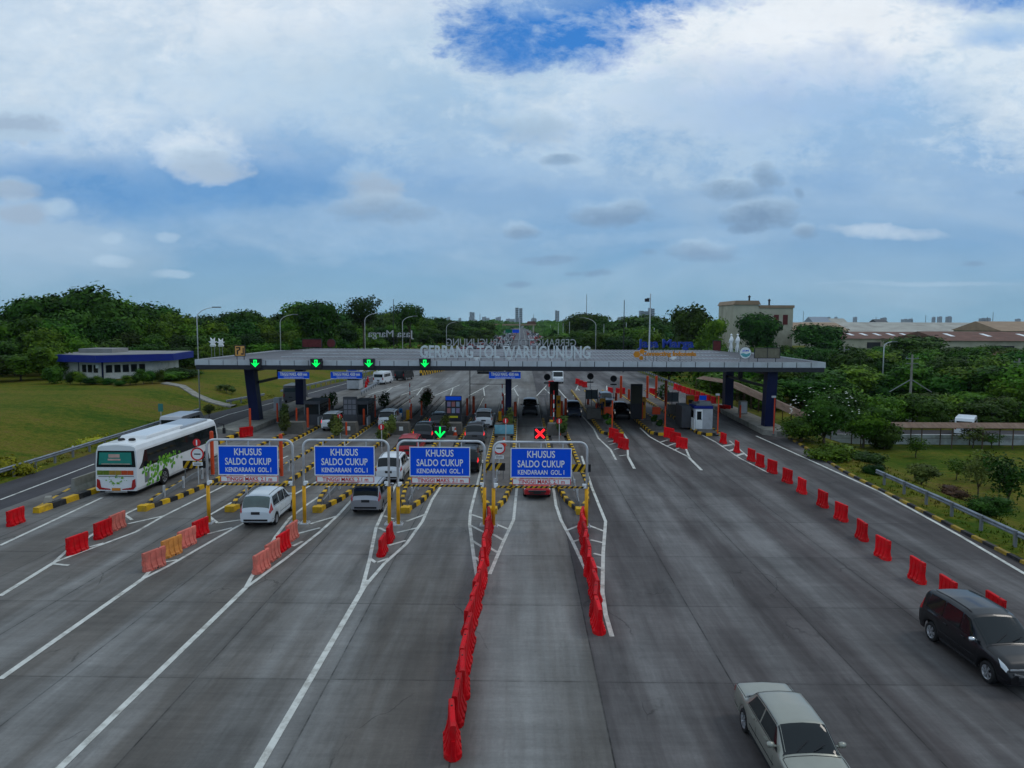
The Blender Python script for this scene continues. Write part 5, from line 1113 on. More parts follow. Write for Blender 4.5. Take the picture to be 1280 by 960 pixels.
for lane, xx in enumerate((-20, -16.4, -12.8, -9.2, -5.6, 5, 8.6, 12.2, 15.8)):
    y = 190 + rnd.uniform(0, 60) + (60 if lane > 4 else 0)
    while y < 680:
        n, me = rnd.choice(FM); o = link_mesh('distant_car', me, None, (xx + rnd.uniform(-.3, .3), y, .01)); o.rotation_euler = (0, 0, 0 if lane < 5 else math.pi)
        tag(o, f'{n} car in the dense queue on the highway beyond the canopy', 'car', f'{n} cars queued on the far highway'); y += rnd.uniform(9, 26) * (1 if lane < 5 else 1.6)
for (a, b, rz) in ((985, 493, 60), (975, 489, 60)):
    p = G(a, b, -2); o = link_mesh('distant_car', FM[0][1], None, (p.x, p.y, -1.95)); o.rotation_euler = (0, 0, R(rz)); tag(o, 'white car parked among the trees right of the canopy, ' + ('nearer one' if b == 493 else 'farther one'), 'car')
# ------------------------------------------------------------------ booths and island furniture
booth_grey = mat('booth dark panel', (.06, .062, .07), .5, .2, .15, 1.5); booth_white = mat('booth pale panel', (.42, .44, .47), .5, 0, .1, 1.5, dirt=(.15, .14, .12), dirt_amt=.35)
planter_c = mat('planter stone', (.14, .13, .115), .9, 0, .25, 1.5, .4, dirt=(.05, .045, .035), dirt_amt=.6)
cy = .17
def booth(x, y, label, body, w=1.5, l=3.2, h=2.35, front_sign=None, glass_front=True):
    t = thing('toll_booth', label, 'toll booth', (x, y, cy))
    MB().box((0, 0, h * .22), (w, l, h * .44)).build('lower_wall', body, t)
    for s in (1, -1): MB().box((s * (w / 2 - .02), 0, h * .65), (.03, l - .14, h * .42)).build('side_window', glass, t)
    MB().box((0, -l / 2 + .03, h * .65), (w - .14, .03, h * .42)).build('front_window', glass, t); MB().box((0, l / 2 - .03, h * .65), (w - .14, .03, h * .42)).build('rear_window', glass, t)
    f = MB(); [f.box((a * (w / 2 - .035), b * (l / 2 - .035), h * .66), (.07, .07, h * .44)) for a in (-1, 1) for b in (-1, 1)]; [f.box((a * (w / 2 - .03), 0, h * .66), (.05, .06, h * .44)) for a in (-1, 1)]; f.build('frame', greysteel, t)
    MB().box((0, 0, h * .94), (w + .12, l + .16, h * .13), top=.97).build('roof', body, t)
    m_ = MB(); m_.box((w / 2 + .1, -l / 2 - .2, .45), (.08, 1.4, .9)); m_.build('crash_guard', booth_white, t)
    return t
booth(-20.7, 72.0, 'dark toll booth on the island left of a white car', booth_grey)
booth(-15.9, 72.0, 'dark toll booth with grey notice board between two white cars', booth_grey)
t = thing('toll_booth', 'white toll booth with blue band and door near the right columns', 'toll booth', (17.5, 70.0, .18))
MB().box((0, 0, .98), (1.75, 2.2, 1.96)).build('wall', booth_white, t); MB().box((0, 0, 2.11), (1.8, 2.25, .26)).build('blue_band', blue_roof, t); MB().box((.1, .1, 2.36), (1.5, 1.9, .2)).box((.2, -.5, 2.55), (1.1, .7, .2)).build('roof', greysteel, t)
d = MB().box((-.42, -1.115, .98), (.66, .03, 1.86)).build('door', sign_white, t); MB().box((-.42, -1.135, 1.32), (.42, .014, .8)).build('pane', glass, d); MB().box((-.17, -1.15, .95), (.04, .04, .12)).build('handle', greysteel, d)
MB().box((-.888, .1, 1.3), (.02, 1.6, .9)).build('side_window', glass, t); MB().box((-1.5, .9, 1.1), (.9, 2.8, 2.1)).build('dark_annex', booth_grey, t); MB().box((-1.02, -1.2, .55), (.06, 1.3, 1.1)).build('crash_guard', sign_white, t)
MB().box((.35, .7, 2.85), (.7, .1, .45)).build('roof_sign', sign_blue, t)
# far left booth
t = booth(-25.6, 110, 'small grey toll booth with blue sign on the far left verge', booth_white, 1.9, 2.4, 2.9); MB().box((-.1, -1.32, 2.95), (1.3, .06, .36)).build('blue_sign', sign_blue, t)
o = tag(MB().box((0, 0, 0), (5.5, 2.2, .14)).beam((-2.2, 0, -3.4), (-2.2, 0, 0), .12, .12).beam((2.2, 0, -3.4), (2.2, 0, 0), .12, .12).build('shelter_roof', sign_white), 'white flat shelter roof behind the far left booth', 'shelter'); o.location = (-26, 118, 3.4)
rnd = random.Random(5)
def foliage(seed, lobes, n, ls, up=.35, core=True, aspect=1.0):
    """leaf cards scattered through overlapping lobes"""
    rd = random.Random(seed); mb = MB()
    tw = sum(r[0] * r[1] * r[2] for _, r in lobes)
    for c, r in lobes:
        k = int(n * r[0] * r[1] * r[2] / tw)
        for _ in range(k):
            v = Vector((rd.gauss(0, 1), rd.gauss(0, 1), rd.gauss(0, 1))).normalized(); q = rd.uniform(.55, 1.08) if rd.random() < .85 else rd.uniform(.9, 1.28)
            p = Vector((c[0] + v.x * r[0] * q, c[1] + v.y * r[1] * q, c[2] + v.z * r[2] * q))
            nrm = (v + Vector((rd.gauss(0, .55), rd.gauss(0, .55), rd.gauss(0, .4) + up))).normalized()
            a = nrm.orthogonal().normalized(); b = nrm.cross(a); th = rd.uniform(0, 6.28); a, b = a * math.cos(th) + b * math.sin(th), b * math.cos(th) - a * math.sin(th); s = ls * rd.uniform(.55, 1.35)
            mb.add([p - a * s, p - b * s * .55 * aspect + nrm * s * .15, p + a * s, p + b * s * .55 * aspect + nrm * s * .1], [(0, 1, 2, 3)])
        if core:
            bm = bmesh.new(); bmesh.ops.create_icosphere(bm, subdivisions=2, radius=1)
            V = []
            for vv in bm.verts:
                d = .66 + .22 * mnoise.noise(vv.co * 2.2 + Vector(c)); V.append((c[0] + vv.co.x * r[0] * d, c[1] + vv.co.y * r[1] * d, c[2] + vv.co.z * r[2] * d))
            mb.add(V, [tuple(x.index for x in f.verts) for f in bm.faces]); bm.free()
    return mb
def pot_plant(name, x, y, z, label, s=1.0, m=leaf_ol, pot=True, h=.7):
    t = thing(name, label, 'plant', (x, y, z))
    if pot: MB().lathe([(.0, 0), (.2, 0), (.26, .4), (.22, .4), (0, .36)], n=14).build('pot', concrete_d, t)
    foliage(int(x * 31 + y), [((0, 0, .5 + h * .5), (.35 * s, .35 * s, h * .6)), ((.15, 0, .6 + h), (.25 * s, .25 * s, h * .35))], 520, .12, core=False).build('foliage', m, t)
    MB().tube([(0, 0, .3), (.03, 0, .5 + h * .8)], .025, 5).build('stem', bark, t); return t
nmx = ['the leftmost', 'the second', 'the third', 'the fourth', 'the middle', 'the sixth']
mural = mat('pale blue mural', (.17, .42, .52), .6, 0, .25, 1.2, dirt=(.4, .55, .58), dirt_amt=.6)
for i, x in enumerate(ISL):
    y0 = 64.6 if i != 4 else 64.3
    t = thing('crash_block', f'weathered concrete crash block at the booth end of {nmx[i]} island' if i != 4 else 'concrete planter with pale blue mural in the middle island', 'concrete block', (x, y0, cy))
    MB().prismY([(-.95, 0), (.95, 0), (.82, 1.05), (-.82, 1.05)], -.05, 1.1).build('block', planter_c, t)
    if i == 4: MB().box((0, -.06, .58), (1.7, .03, .82)).build('mural', mural, t)
    else: MB().box((.2, -.066, .55), (.36, .03, .36)).build('notice', sign_white, t) if i in (1, 2, 3) else None
    if i == 3 or i == 1: MB().box((-.3, -.066, .52), (.34, .03, .36)).build('notice', booth_white, t)
    pot_plant('shrub', x + (.35 if i in (4, 5) else -.55 if i != 1 else -.9), y0 - .9 if i != 4 else y0 + .5, cy, f'straggly green shrub by the concrete block of {nmx[i]} island', 1.3, leaf_ol, False, 1.0 if i != 4 else 1.4)
    # red bollard posts beside the block
def red_post(x, y, h, label, r=.075, base=True, z=cy):
    t = thing('red_post', label, 'post', (x, y, z)); MB().tube([(0, 0, 0), (0, 0, h)], r, 10).lathe([(r, h), (r * .8, h + .05), (0, h + .07)], n=10).build('pole', orange_m, t)
    if base: MB().box((0, 0, .03), (.34, .34, .06)).build('base_plate', greysteel, t)
    return t
posts = [(266, 594, 2.9, .12, 'thick red post in front of the bus side'), (352, 596, 2.8, .12, 'thick red post behind the first gantry sign'), (313, 541, 2.2, .1, 'red post before the left blue column'), (347, 528, 1.9, .09, 'red post before the rear left blue column'),
         (371, 532, 1.7, .09, 'left red post at the first dark booth'), (385, 535, 1.9, .11, 'thick right red post at the first dark booth'), (412, 522, 2.0, .09, 'dark red post between the two dark booths'), (469, 522, 2.4, .08, 'red post beside the attendant'), (514, 524, 1.6, .1, 'red post right of the blue bollard'), (527, 520, 1.6, .09, 'red post left of the info totem'),
         (584, 520, 1.9, .12, 'thick red post right of the info totem'), (629, 520, 2.4, .08, 'slim red post left of the centre column'), (644, 521, 1.6, .15, 'red post right of the centre column'), (689, 521, 2.4, .1, 'red post next to the upright gate arm'), (702, 520, 1.6, .13, 'thick red post behind the yellow gate'), (700, 545, 1.5, .08, 'short orange post before the sixth block'),
         (765, 542, 3.0, .06, 'thin red pole at the first right island nose'), (745, 523, 1.6, .05, 'short thin red pole by the two people'), (831, 542, 2.5, .05, 'thin red pole at the second right island nose'), (803, 525, 1.8, .05, 'thin red pole by the amber cabinet'), (897, 543, 3.6, .06, 'thin red pole with a camera at the white booth'), (967, 543, 3.4, .06, 'thin red pole with a camera at the right plinth'), (925, 526, 1.6, .1, 'red post before the rear right blue column'),
         (776, 498, 3.0, .16, 'thick far red pole, leftmost of three'), (809, 498, 3.0, .16, 'thick far red pole, middle of three'), (820, 498, 3.0, .16, 'thick far red pole, rightmost of three')]
posts += [(592, 518, 2.0, .14, 'thick orange post beside the thick red one right of the totem'), (637, 519, 1.7, .12, 'orange post touching the centre column'), (707, 520, 1.9, .14, 'thick orange post right of the tall amber cabinet'), (720, 512, 1.3, .12, 'stubby orange post on the lane side left of the people'), (735, 506, 1.5, .14, 'orange post behind the first grey screen'), (770, 503, 1.2, .16, 'short orange post left of the light blue car'), (786, 500, 1.4, .16, 'short orange post before the tall dark cupboard'), (794, 500, 1.4, .16, 'second short orange post at the tall dark cupboard'), (832, 512, 3.4, .15, 'tall orange pole with box behind the third amber cabinet'), (455, 532, 1.6, .1, 'orange post at the second dark booth corner'), (433, 545, 1.2, .08, 'low orange post below the second booth block'), (540, 545, 1.0, .1, 'low orange post by the dark queueing cars'), (607, 520, 1.3, .1, 'short orange post ahead of the white car at the totem')]
for a, b, h, r, lb in posts:
    p = G(a, b, cy); t = red_post(p.x, p.y, h, lb, r)
    if 'camera' in lb: MB().box((-.1, 0, h + .08), (.34, .2, .16)).build('camera', booth_white, t)
def cabinet(a, b, h, w, m, label, name='card_machine', z=cy):
    p = G(a, b, z); t = thing(name, label, 'card machine', p); MB().box((0, 0, h / 2), (w, w * .8, h)).build('cabinet', m, t, bevel=.03); MB().box((0, -w * .41, h * .72), (w * .6, .02, h * .16)).build('screen', sign_black, t); MB().box((0, -w * .41, h * .5), (w * .4, .02, h * .06)).build('card_slot', greysteel, t)
    MB().box((0, 0, .02), (w * 1.3, w, .05)).build('base', darksteel, t); return t
cabinet(802, 523, 2.3, .75, amber_m, 'tall amber cabinet on the second right island'); cabinet(862, 520, 2.3, .8, amber_m, 'tall amber cabinet on the third right island'); cabinet(753, 519, 1.9, .6, amber_m, 'amber cabinet behind the two people'); cabinet(501, 522, 1.0, .36, mat('bright blue paint', (.02, .2, .5), .5), 'bright blue machine on the third island'); cabinet(698, 522, 2.4, .45, amber_m, 'tall amber cabinet behind the sixth block')
# tall dark back panels, info totem
def tall_panel(x0, x1, y0, y1, Y, label, m=darksteel, face=None):
    a, b = W(x0, y1, Y), W(x1, y0, Y); w, h = b.x - a.x, b.z - cy; t = thing('info_totem', label, 'totem', ((a.x + b.x) / 2, Y, cy)); MB().box((0, 0, h / 2), (w, .35, h)).build('body', m, t)
    if face: MB().box((0, -.18, h * .7), (w * .86, .02, h * .5)).build('face', face, t)
    return t, w, h
t, w, h = tall_panel(557, 577, 495, 540, 66.6, 'tall info totem with blue header on the fourth island')
MB().box((0, -.19, h - .2), (w * .96, .03, .34)).build('header', sign_blue, t); m_ = MB()
for r_ in range(2):
    for c_ in range(3): m_.box((-.42 + .42 * c_, -.185, h - .75 - .6 * r_), (.32, .02, .46), mi=(r_ + c_) % 3)
m_.build('price_panels', [mat('violet print', (.2, .16, .26), .5), mat('pale red print', (.3, .12, .12), .5), mat('pale blue print', (.2, .25, .33), .5)], t)
MB().box((0, -.185, h * .42), (.85, .02, .18)).build('yellow_plate', mat('yellow plate', (.5, .45, .02), .5), t)
t, w, h = tall_panel(430, 446, 496, 540, 67.2, 'grey notice board with small panels before the second dark booth', booth_grey); m_ = MB(); [m_.box((-.4 + .4 * a, -.185, h - .45 - .5 * b), (.32, .02, .4)) for a in range(3) for b in range(3)]; m_.build('notice', mat('faded notice', (.15, .15, .17), .6), t)
tall_panel(788, 803, 480, 515, 76, 'tall dark cupboard left of the amber cabinet', darksteel, mat('dim olive face', (.04, .038, .025), .6)); tall_panel(687, 698, 477, 512, 84, 'tall dark board behind the sixth island gate', darksteel, mat('dim olive face', (.04, .038, .025), .6))
for i, (a, b, c, d, Y, lb) in enumerate(((732, 747, 488, 503, 88, 'on the first right island'), (832, 848, 491, 506, 86, 'on the third right island'))):
    p, q = W(a, d, Y), W(b, c, Y); t = thing('glass_screen', 'small framed grey screen ' + lb, 'screen', ((p.x + q.x) / 2, Y, cy)); w = q.x - p.x; MB().box((0, 0, q.z - .7), (w, .05, 1.1)).build('pane', mat('grey screen', (.14, .16, .17), .3), t); f = MB(); [f.beam((s * w / 2, 0, 0), (s * w / 2, 0, q.z), .06, .06) for s in (-1, 0, 1)]; f.beam((-w / 2, 0, q.z - .14), (w / 2, 0, q.z - .14), .06, .06); f.build('frame', darksteel, t)
def gate(a, b, label, up=False, side=1, col=yellow_post):
    p = G(a, b, cy); t = thing('boom_gate', label, 'boom gate', p); MB().box((0, 0, .5), (.34, .34, 1.0)).build('cabinet', col, t, bevel=.03); arm = MB(); n = 7
    for k in range(n):
        q0, q1 = (k / n) * 2.9, ((k + 1) / n) * 2.9
        if up: arm.beam((.22, 0, .9 + q0), (.22, 0, .9 + q1), .09, .06, k % 2)
        else: arm.beam((side * (.2 + q0), -.2, .92), (side * (.2 + q1), -.2, .92), .06, .09, k % 2)
    arm.build('boom', [sign_red, sign_white], t)
gate(510, 524, 'amber boom gate with its striped arm raised on the third island', True); gate(689, 538, 'yellow boom gate with raised striped arm on the sixth island', True); gate(625, 526, 'yellow boom gate box left of the mural planter', True); 
for (a, b, s, lb) in ((742, 523, .6, 'brown concrete block at the first right booth position'), (790, 517, .9, 'dark brown block under the tall cupboard'), (843, 518, .9, 'dark block under the grey screen on the third right island')):
    p = G(a, b, cy); o = tag(MB().box((0, 0, .55), (1.5, 1.0, 1.1), top=.93).build('crash_block', planter_c), lb, 'concrete block'); o.location = p
for i, (a, b) in enumerate(((760, 527), (820, 527))):
    p = G(a, b, cy); t = thing('warning_box', 'square orange red box on a stand on the ' + ['first', 'second'][i] + ' right island', 'warning box', p); MB().box((0, 0, 1.15), (.8, .3, .75)).build('box', orange_m, t); MB().beam((0, 0, 0), (0, 0, .8), .1, .1).build('stand', darksteel, t)
for i, (a, b) in enumerate(((761, 536), (757, 529), (824, 538), (817, 532))): pot_plant('potted_plant', *G(a, b, cy)[:2], cy, ['small dark pot plant nearest the first right island nose', 'small dark pot plant second on the first right island', 'small dark pot plant nearest the second right island nose', 'small dark pot plant second on the second right island'][i], .7, leaf_dk, True, .3)
for i, (a, b, m_, s) in enumerate(((480, 512, leaf_dk, 2.0), (532, 512, leaf_dk, 2.0), (533, 506, leaf_br, 2.2), (355, 530, leaf_ol, 1.2), (415, 512, leaf_dk, 1.9), (828, 500, leaf_dk, 2.5), (404, 517, leaf_dk, 1.7), (421, 550, leaf_ol, 1.5), (478, 558, leaf_ol, 1.3))):
    pot_plant('potted_plant', *G(a, b, cy)[:2], cy, ['dark bushy plant behind the white car', 'dark bushy plant left of the info totem', 'reddish flowering plant behind the bushy one', 'thin plant before the first dark booth', 'dark plant between the two dark booths', 'round bush near the grey screen', 'dark plant by the first booth window', 'leafy plant on the second island', 'leafy plant on the third island'][i], s, m_, True, 1.1)
def cone(a, b, label):
    p = G(a, b, cy); t = thing('traffic_cone', label, 'traffic cone', p); MB().lathe([(.17, .03), (.035, .7), (0, .7)], n=14).box((0, 0, .015), (.42, .42, .03)).build('cone', orange_m, t); MB().lathe([(.118, .3), (.082, .47)], n=14).build('reflective_band', sign_white, t)
cone(569, 544, 'orange cone beside the info totem block'); cone(630, 557, 'orange cone below the mural planter'); cone(558, 540, 'orange cone left of the info totem block')
for i, (a, b, z) in enumerate(((684, 472, 82), (738, 471, 100), (767, 474, 100))):   # round sign backs
    p = W(a, b, 92); t = thing('traffic_sign', 'round dark sign back with crossbar beyond the right islands, ' + ORD[i] + ' from the left', 'road sign', (p.x, 92, cy)); MB().disc((0, 0, p.z - .1), .42, .04, 20).box((0, 0, p.z - .85), (.8, .03, .16)).build('panel', darksteel, t); MB().tube([(0, .05, 0), (0, .05, p.z)], .05, 8).build('pole', steel, t)
# height frame and dark lattice board in lane four
t = thing('lane_portal', 'thin dark lane portal left of the centre column', 'frame', (-4.0, 82, 0)); MB().beam((-1.9, 0, 0), (-1.9, 0, 5.9), .09, .09).beam((-1.9, 0, 3.3), (2.2, 0, 3.3), .06, .06).build('frame', darksteel, t)
t = thing('lattice_board', 'brown framed board hanging under the canopy left of centre', 'board', (W(613, 470, 88).x, 88, 4.9)); MB().box((0, 0, 0), (3.2, .1, 1.1)).build('panel', beige, t); f = MB(); [f.beam((-1.6 + .8 * k, -.07, -.6), (-1.6 + .8 * k, -.07, .6), .06, .06) for k in range(5)]; [f.beam((-1.6, -.07, s), (1.6, -.07, s), .06, .06) for s in (-.6, 0, .6)]; f.box((0, 0, -.75), (3.2, .3, .2)); f.build('frame', darksteel, t)
# striped fence far left
m_ = MB(); p0, p1 = Vector((-19.5, 138, 0)), Vector((-13, 170, 0)); n = 44
for k in range(n):
    a, b = p0.lerp(p1, k / n), p0.lerp(p1, (k + 1) / n); m_.beam(a + Vector((0, 0, .75)), b + Vector((0, 0, .75)), .3, .5, k % 2); m_.beam(a + Vector((0, 0, .25)), b + Vector((0, 0, .25)), .3, .5, (k + 1) % 2)
tag(m_.build('striped_barrier', [yellow_p, black_p]), 'long yellow and black checkered barrier on the far left of the plaza', 'barrier')
tag(MB().beam((8, 152, .9), (26, 151, .9), .1, .4).beam((0, 155, .9), (8, 152, .9), .1, .4).build('white_rail', sign_white), 'white horizontal rail crossing beyond the right lanes', 'rail')
# electric cabinets on the plinths
for (a, b, z, lb) in ((952 / 1, 0, 0, ''),)[:0]: pass
t = thing('electric_cabinet', 'grey electric cabinet between the right blue columns', 'cabinet', (24.2, 78.5, .5)); MB().box((0, 0, .7), (.8, .7, 1.4)).build('cabinet', concrete, t, bevel=.03); MB().box((0, -.36, .7), (.62, .02, 1.2)).build('door', booth_white, t)
t = thing('electric_cabinet', 'pale electric cabinet beside the rear left blue column', 'cabinet', (-27.3, 79.8, .42)); MB().box((0, 0, .7), (.7, .7, 1.5)).build('cabinet', booth_white, t, bevel=.03); MB().box((0, -.36, .7), (.56, .02, 1.2)).build('door', booth_white, t)
# ------------------------------------------------------------------ people
def person(p, rz, label, shirt, pants, arms=0.1, female=False):
    V = [(0, 0, .93), (0, 0, 1.12), (0, .01, 1.33), (0, .01, 1.47), (0, .02, 1.56), (0, .02, 1.68), (-.17, .01, 1.38), (-.23, .02, 1.12), (-.22, -.1 - arms, .92), (.17, .01, 1.38), (.23, .02, 1.12), (.22, -.06, .88), (-.1, 0, .88), (-.12, -.02, .48), (-.13, .02, .07), (-.13, -.14, .04), (.1, 0, .88), (.12, .02, .48), (.13, .05, .07), (.13, -.11, .04), (-.22, -.14 - arms, .85), (.22, -.1, .8)]
    E = [(0, 1), (1, 2), (2, 3), (3, 4), (4, 5), (3, 6), (6, 7), (7, 8), (8, 20), (3, 9), (9, 10), (10, 11), (11, 21), (0, 12), (12, 13), (13, 14), (14, 15), (0, 16), (16, 17), (17, 18), (18, 19)]
    rr = [.14, .13, .16, .1, .055, .09, .07, .05, .035, .07, .05, .035, .1, .07, .045, .04, .1, .07, .045, .04, .04, .04]
    me = bpy.data.meshes.new('b'); me.from_pydata(V, E, []); o = bpy.data.objects.new('b', me); C.objects.link(o)
    sk = o.modifiers.new('s', 'SKIN'); o.modifiers.new('ss', 'SUBSURF').levels = 1; o.modifiers['ss'].render_levels = 1
    for i, v in enumerate(me.skin_vertices[0].data): v.radius = (rr[i], rr[i] * .8); v.use_root = i == 0
    bpy.context.view_layer.update(); m2 = bpy.data.meshes.new_from_object(o.evaluated_get(bpy.context.evaluated_depsgraph_get())); bpy.data.objects.remove(o)
    skin = mat('brown skin', (.26, .13, .08), .6); hair = mat('black hair', (.01, .01, .01), .6); m2.materials.clear()
    for q in (skin, shirt, pants, hair, rubber): m2.materials.append(q)
    for f in m2.polygons:
        z = f.center.z; x = abs(f.center.x); f.use_smooth = True
        f.material_index = 4 if z < .1 else 2 if (z < .95 and x < .2 and not (x > .17 and z > .6)) else 1 if z < 1.45 and z > .9 and not (x > .19 and z < 1.1) else 3 if (z > 1.66 or (z > 1.55 and f.center.y > .05)) else 0
    t = link_mesh('person', m2, None, p); t.rotation_euler = (0, 0, rz); return tag(t, label, 'person')
navy_c = mat('navy cloth', (.02, .03, .07), .8); dark_c = mat('dark cloth', (.015, .015, .02), .8); red_c = mat('maroon cloth', (.16, .02, .03), .8); wh_c = mat('white cloth', (.5, .52, .55), .8)
person(G(746.5, 521, cy), .4, 'person in maroon top standing left of a pair on the first right island', red_c, dark_c); person(G(752, 521, cy), -.3, 'person in dark clothes standing right of a pair on the first right island', navy_c, dark_c)
person(G(466, 526, cy), 1.2, 'person in white and dark clothes standing by the red post of the second booth', wh_c, dark_c)
# ------------------------------------------------------------------ left office building
ob_w = mat('cream wall', (.62, .61, .57), .8, 0, .12, .8, dirt=(.25, .23, .19), dirt_amt=.4)
bz = 1.75; bA = W(76, 470, 103); bx0 = W(76, 470, 104).x; bx1 = W(208, 470, 104).x
t = thing('office_building', 'low white office building with deep blue roof fascia on the left lawn', 'building', (bx0, 104, bz)); t.scale = (.84, .9, 1)
Lb = bx1 - bx0; e = Lb * .6
MB().prism([(0, 0), (e, -3.0), (Lb + .5, 3.0), (Lb - 1, 12), (0, 12)], 0, 2.9).build('wall', ob_w, t)
d1 = (Vector((e, -3.0, 0))).normalized(); d2 = Vector((Lb + .5 - e, 6.0, 0)).normalized()
for k, (o0, d, nn, lens) in enumerate(((Vector((0, 0, 0)), d1, 3, .62), (Vector((e, -3.0, 0)), d2, 5, .3))):
    ang = math.atan2(d.y, d.x); L0 = e if k == 0 else (Vector((Lb + .5 - e, 6.0, 0))).length
    for q in range(nn):
        p = o0 + d * (L0 * ((.60 + .14 * q) if k == 0 else (.1 + .14 * q))); nrm = Vector((d.y, -d.x, 0)); c = p + nrm * .03
        wd = MB().box((c.x, c.y, 1.75), (.95, .06, 1.1), ang).build('window', darksteel, t); c2 = p + nrm * .07; MB().box((c2.x, c2.y, 1.75), (.8, .03, .95), ang).build('pane', glass, wd)
MB().prism([(-1.6, -1.6), (e + .1, -5.0), (Lb + 3.2, 2.2), (Lb + 1.2, 13.5), (-1.6, 13.5)], 2.75, 3.75, side=0).build('roof', blue_roof, t)
MB().prism([(-1.3, -1.3), (e + .1, -4.6), (Lb + 2.8, 2.2), (Lb + .9, 13.2), (-1.3, 13.2)], 3.74, 3.80).build('roof_deck', mat('grey roof deck', (.22, .22, .22), .8, 0, .15, .6), t)
MB().box((4, 6, 4.1), (6, 5, .6)).build('roof_box', mat('grey roof deck', (.22, .22, .22), .8), t)
MB().box((e * .9, -.2 - 2.6, 2.1), (.7, .35, .5), math.atan2(d1.y, d1.x)).build('air_conditioner', sign_white, t)
for o_ in (MB().beam((e, -3.1, 0), (e, -3.1, 2.8), .22, .22), MB().beam((e * .45, -1.5, 0), (e * .45, -1.5, 2.8), .1, .1)): o_.build('pillar', navy, t)
# path / steps
pm_ = MB(); pth = [G(205, 480, 1.7), G(228, 483, 1.6), G(245, 490, 1.3), G(262, 497, .8), G(280, 504, .25), G(292, 508, .02)]
for a, b in zip(pth, pth[1:]):
    z = max(hgt(a.x, a.y), 0) + .12; z2 = max(hgt(b.x, b.y), 0) + .12; pm_.add([(a.x, a.y - .9, z), (b.x, b.y - .9, z2), (b.x, b.y + .9, z2), (a.x, a.y + .9, z), (a.x, a.y - .9, z - .5), (b.x, b.y - .9, z2 - .5), (b.x, b.y + .9, z2 - .5), (a.x, a.y + .9, z - .5)], [(0, 1, 2, 3), (0, 4, 5, 1), (2, 6, 7, 3)])
structure(pm_.build('path', concrete))
t = thing('route_sign', 'small green sign on a post on the left lawn', 'road sign', G(201, 510, 1.5)); t.location.z = hgt(t.location.x, t.location.y); MB().tube([(0, 0, 0), (0, 0, 1.8)], .04, 6).build('pole', steel, t); MB().box((0, -.05, 1.55), (.5, .03, .8)).build('panel', mat('teal green sign', (.05, .2, .18), .5), t)
t = thing('marker_post', 'short white marker post behind the left guard rail', 'marker post', G(91, 559, .5)); t.location.z = hgt(t.location.x, t.location.y) - .05; MB().box((0, 0, .35), (.12, .12, .7), top=.8).build('post', sign_white, t)
# ------------------------------------------------------------------ right side: walkway, wall, road
structure(MB().prism([(29, 76.5), (120, 76.5), (120, 83.5), (29, 83.5)], -2.4, -1.93).build('side_road', road_asph)); structure(MB().prism([(40, 90), (140, 96), (140, 103), (40, 97)], -2.4, -1.92).build('access_road', road_asph))
rust = mat('rusty brown roof sheet', (.16, .10, .07), .8, 0, .25, .8, dirt=(.28, .21, .16), dirt_amt=.5, stretch=(4, 1, 1)); wallw = mat('stained white wall', (.66, .68, .67), .8, 0, .15, 1, dirt=(.16, .15, .12), dirt_amt=.6)
Yw = 74.2; tag(MB().box((29 + 45, Yw, -1.55), (90, .25, 1.05)).build('boundary_wall', wallw), 'long low stained white wall below the brown walkway roof', 'wall')
t = thing('covered_walkway', 'long brown roofed walkway on thin posts behind the right lawn', 'walkway', (34, 72.4, -2))
MB().prismX([(-1.2, 2.05), (1.2, 2.05), (1.2, 2.12), (0, 2.5), (-1.2, 2.12)], 3.2, 80).build('roof', rust, t)
brp = mat('brown post', (.10, .06, .04), .7); pmesh = MB().beam((0, 0, -.3), (0, 0, 2.1), .08, .08).mesh('post', brp)
for a in range(28):
    for b in (-1, 1): link_mesh('post', pmesh, t, (a * 3.0 - 3.2, b, 0))
MB().beam((-3.2, -1, 1.0), (80, -1, 1.0), .03, .03).build('hand_rail', brp, t)
t = thing('covered_walkway', 'sloping brown roofed stairway descending right of the blue columns', 'walkway', (25.5, 101, 0))
V = [Vector((0, 0, 2.6)), Vector((2.4, -5, 2.4)), Vector((6.5, -24, -.25)), Vector((6.5, -28, -.3))]
r_ = MB()
for a, b in zip(V, V[1:]):
    r_.add([a + Vector((-1.1, 0, 0)), a + Vector((0, 0, .35)), a + Vector((1.1, 0, 0)), b + Vector((-1.1, 0, 0)), b + Vector((0, 0, .35)), b + Vector((1.1, 0, 0))], [(0, 1, 4, 3), (1, 2, 5, 4), (0, 3, 5, 2)])
r_.build('roof', rust, t); pmesh = MB().beam((0, 0, -3.6), (0, 0, 0), .07, .07).mesh('post', brp)
for k in range(12):
    q = V[1].lerp(V[2], k / 11)
    for s in (-1, 1): link_mesh('post', pmesh, t, (q.x + s, q.y, q.z))
for s in (-1, 1): link_mesh('post', pmesh, t, (s, 0, 2.6))
# ------------------------------------------------------------------ factories, warehouses, skyline
fac = mat('old factory wall', (.42, .40, .31), .9, 0, .2, .15, dirt=(.12, .10, .08), dirt_amt=.5); rroof = mat('red brown tiles', (.15, .075, .055), .85, 0, .25, .3, dirt=(.08, .06, .05), dirt_amt=.5); groof = mat('grey asbestos roof', (.36, .35, .31), .85, 0, .18, .12, dirt=(.14, .11, .09), dirt_amt=.5); tan = mat('tan roof', (.30, .21, .14), .8, 0, .12, .3)
t = thing('factory_building', 'tall pale factory block with tan roof edge above the trees', 'building', (W(917, 400, 250).x, 250, -2)); t.scale = (.77, .8, 1)
MB().box((13.2, 12, 8.9), (26.4, 24, 17.8)).build('wall', fac, t); MB().prismY([(-.5, 18.6), (11.8, 18.6), (10.8, 20), (.6, 20)], -.6, 25).build('roof', tan, t); MB().box((19, 12, 18.0), (15.5, 25, .9)).build('parapet', tan, t)
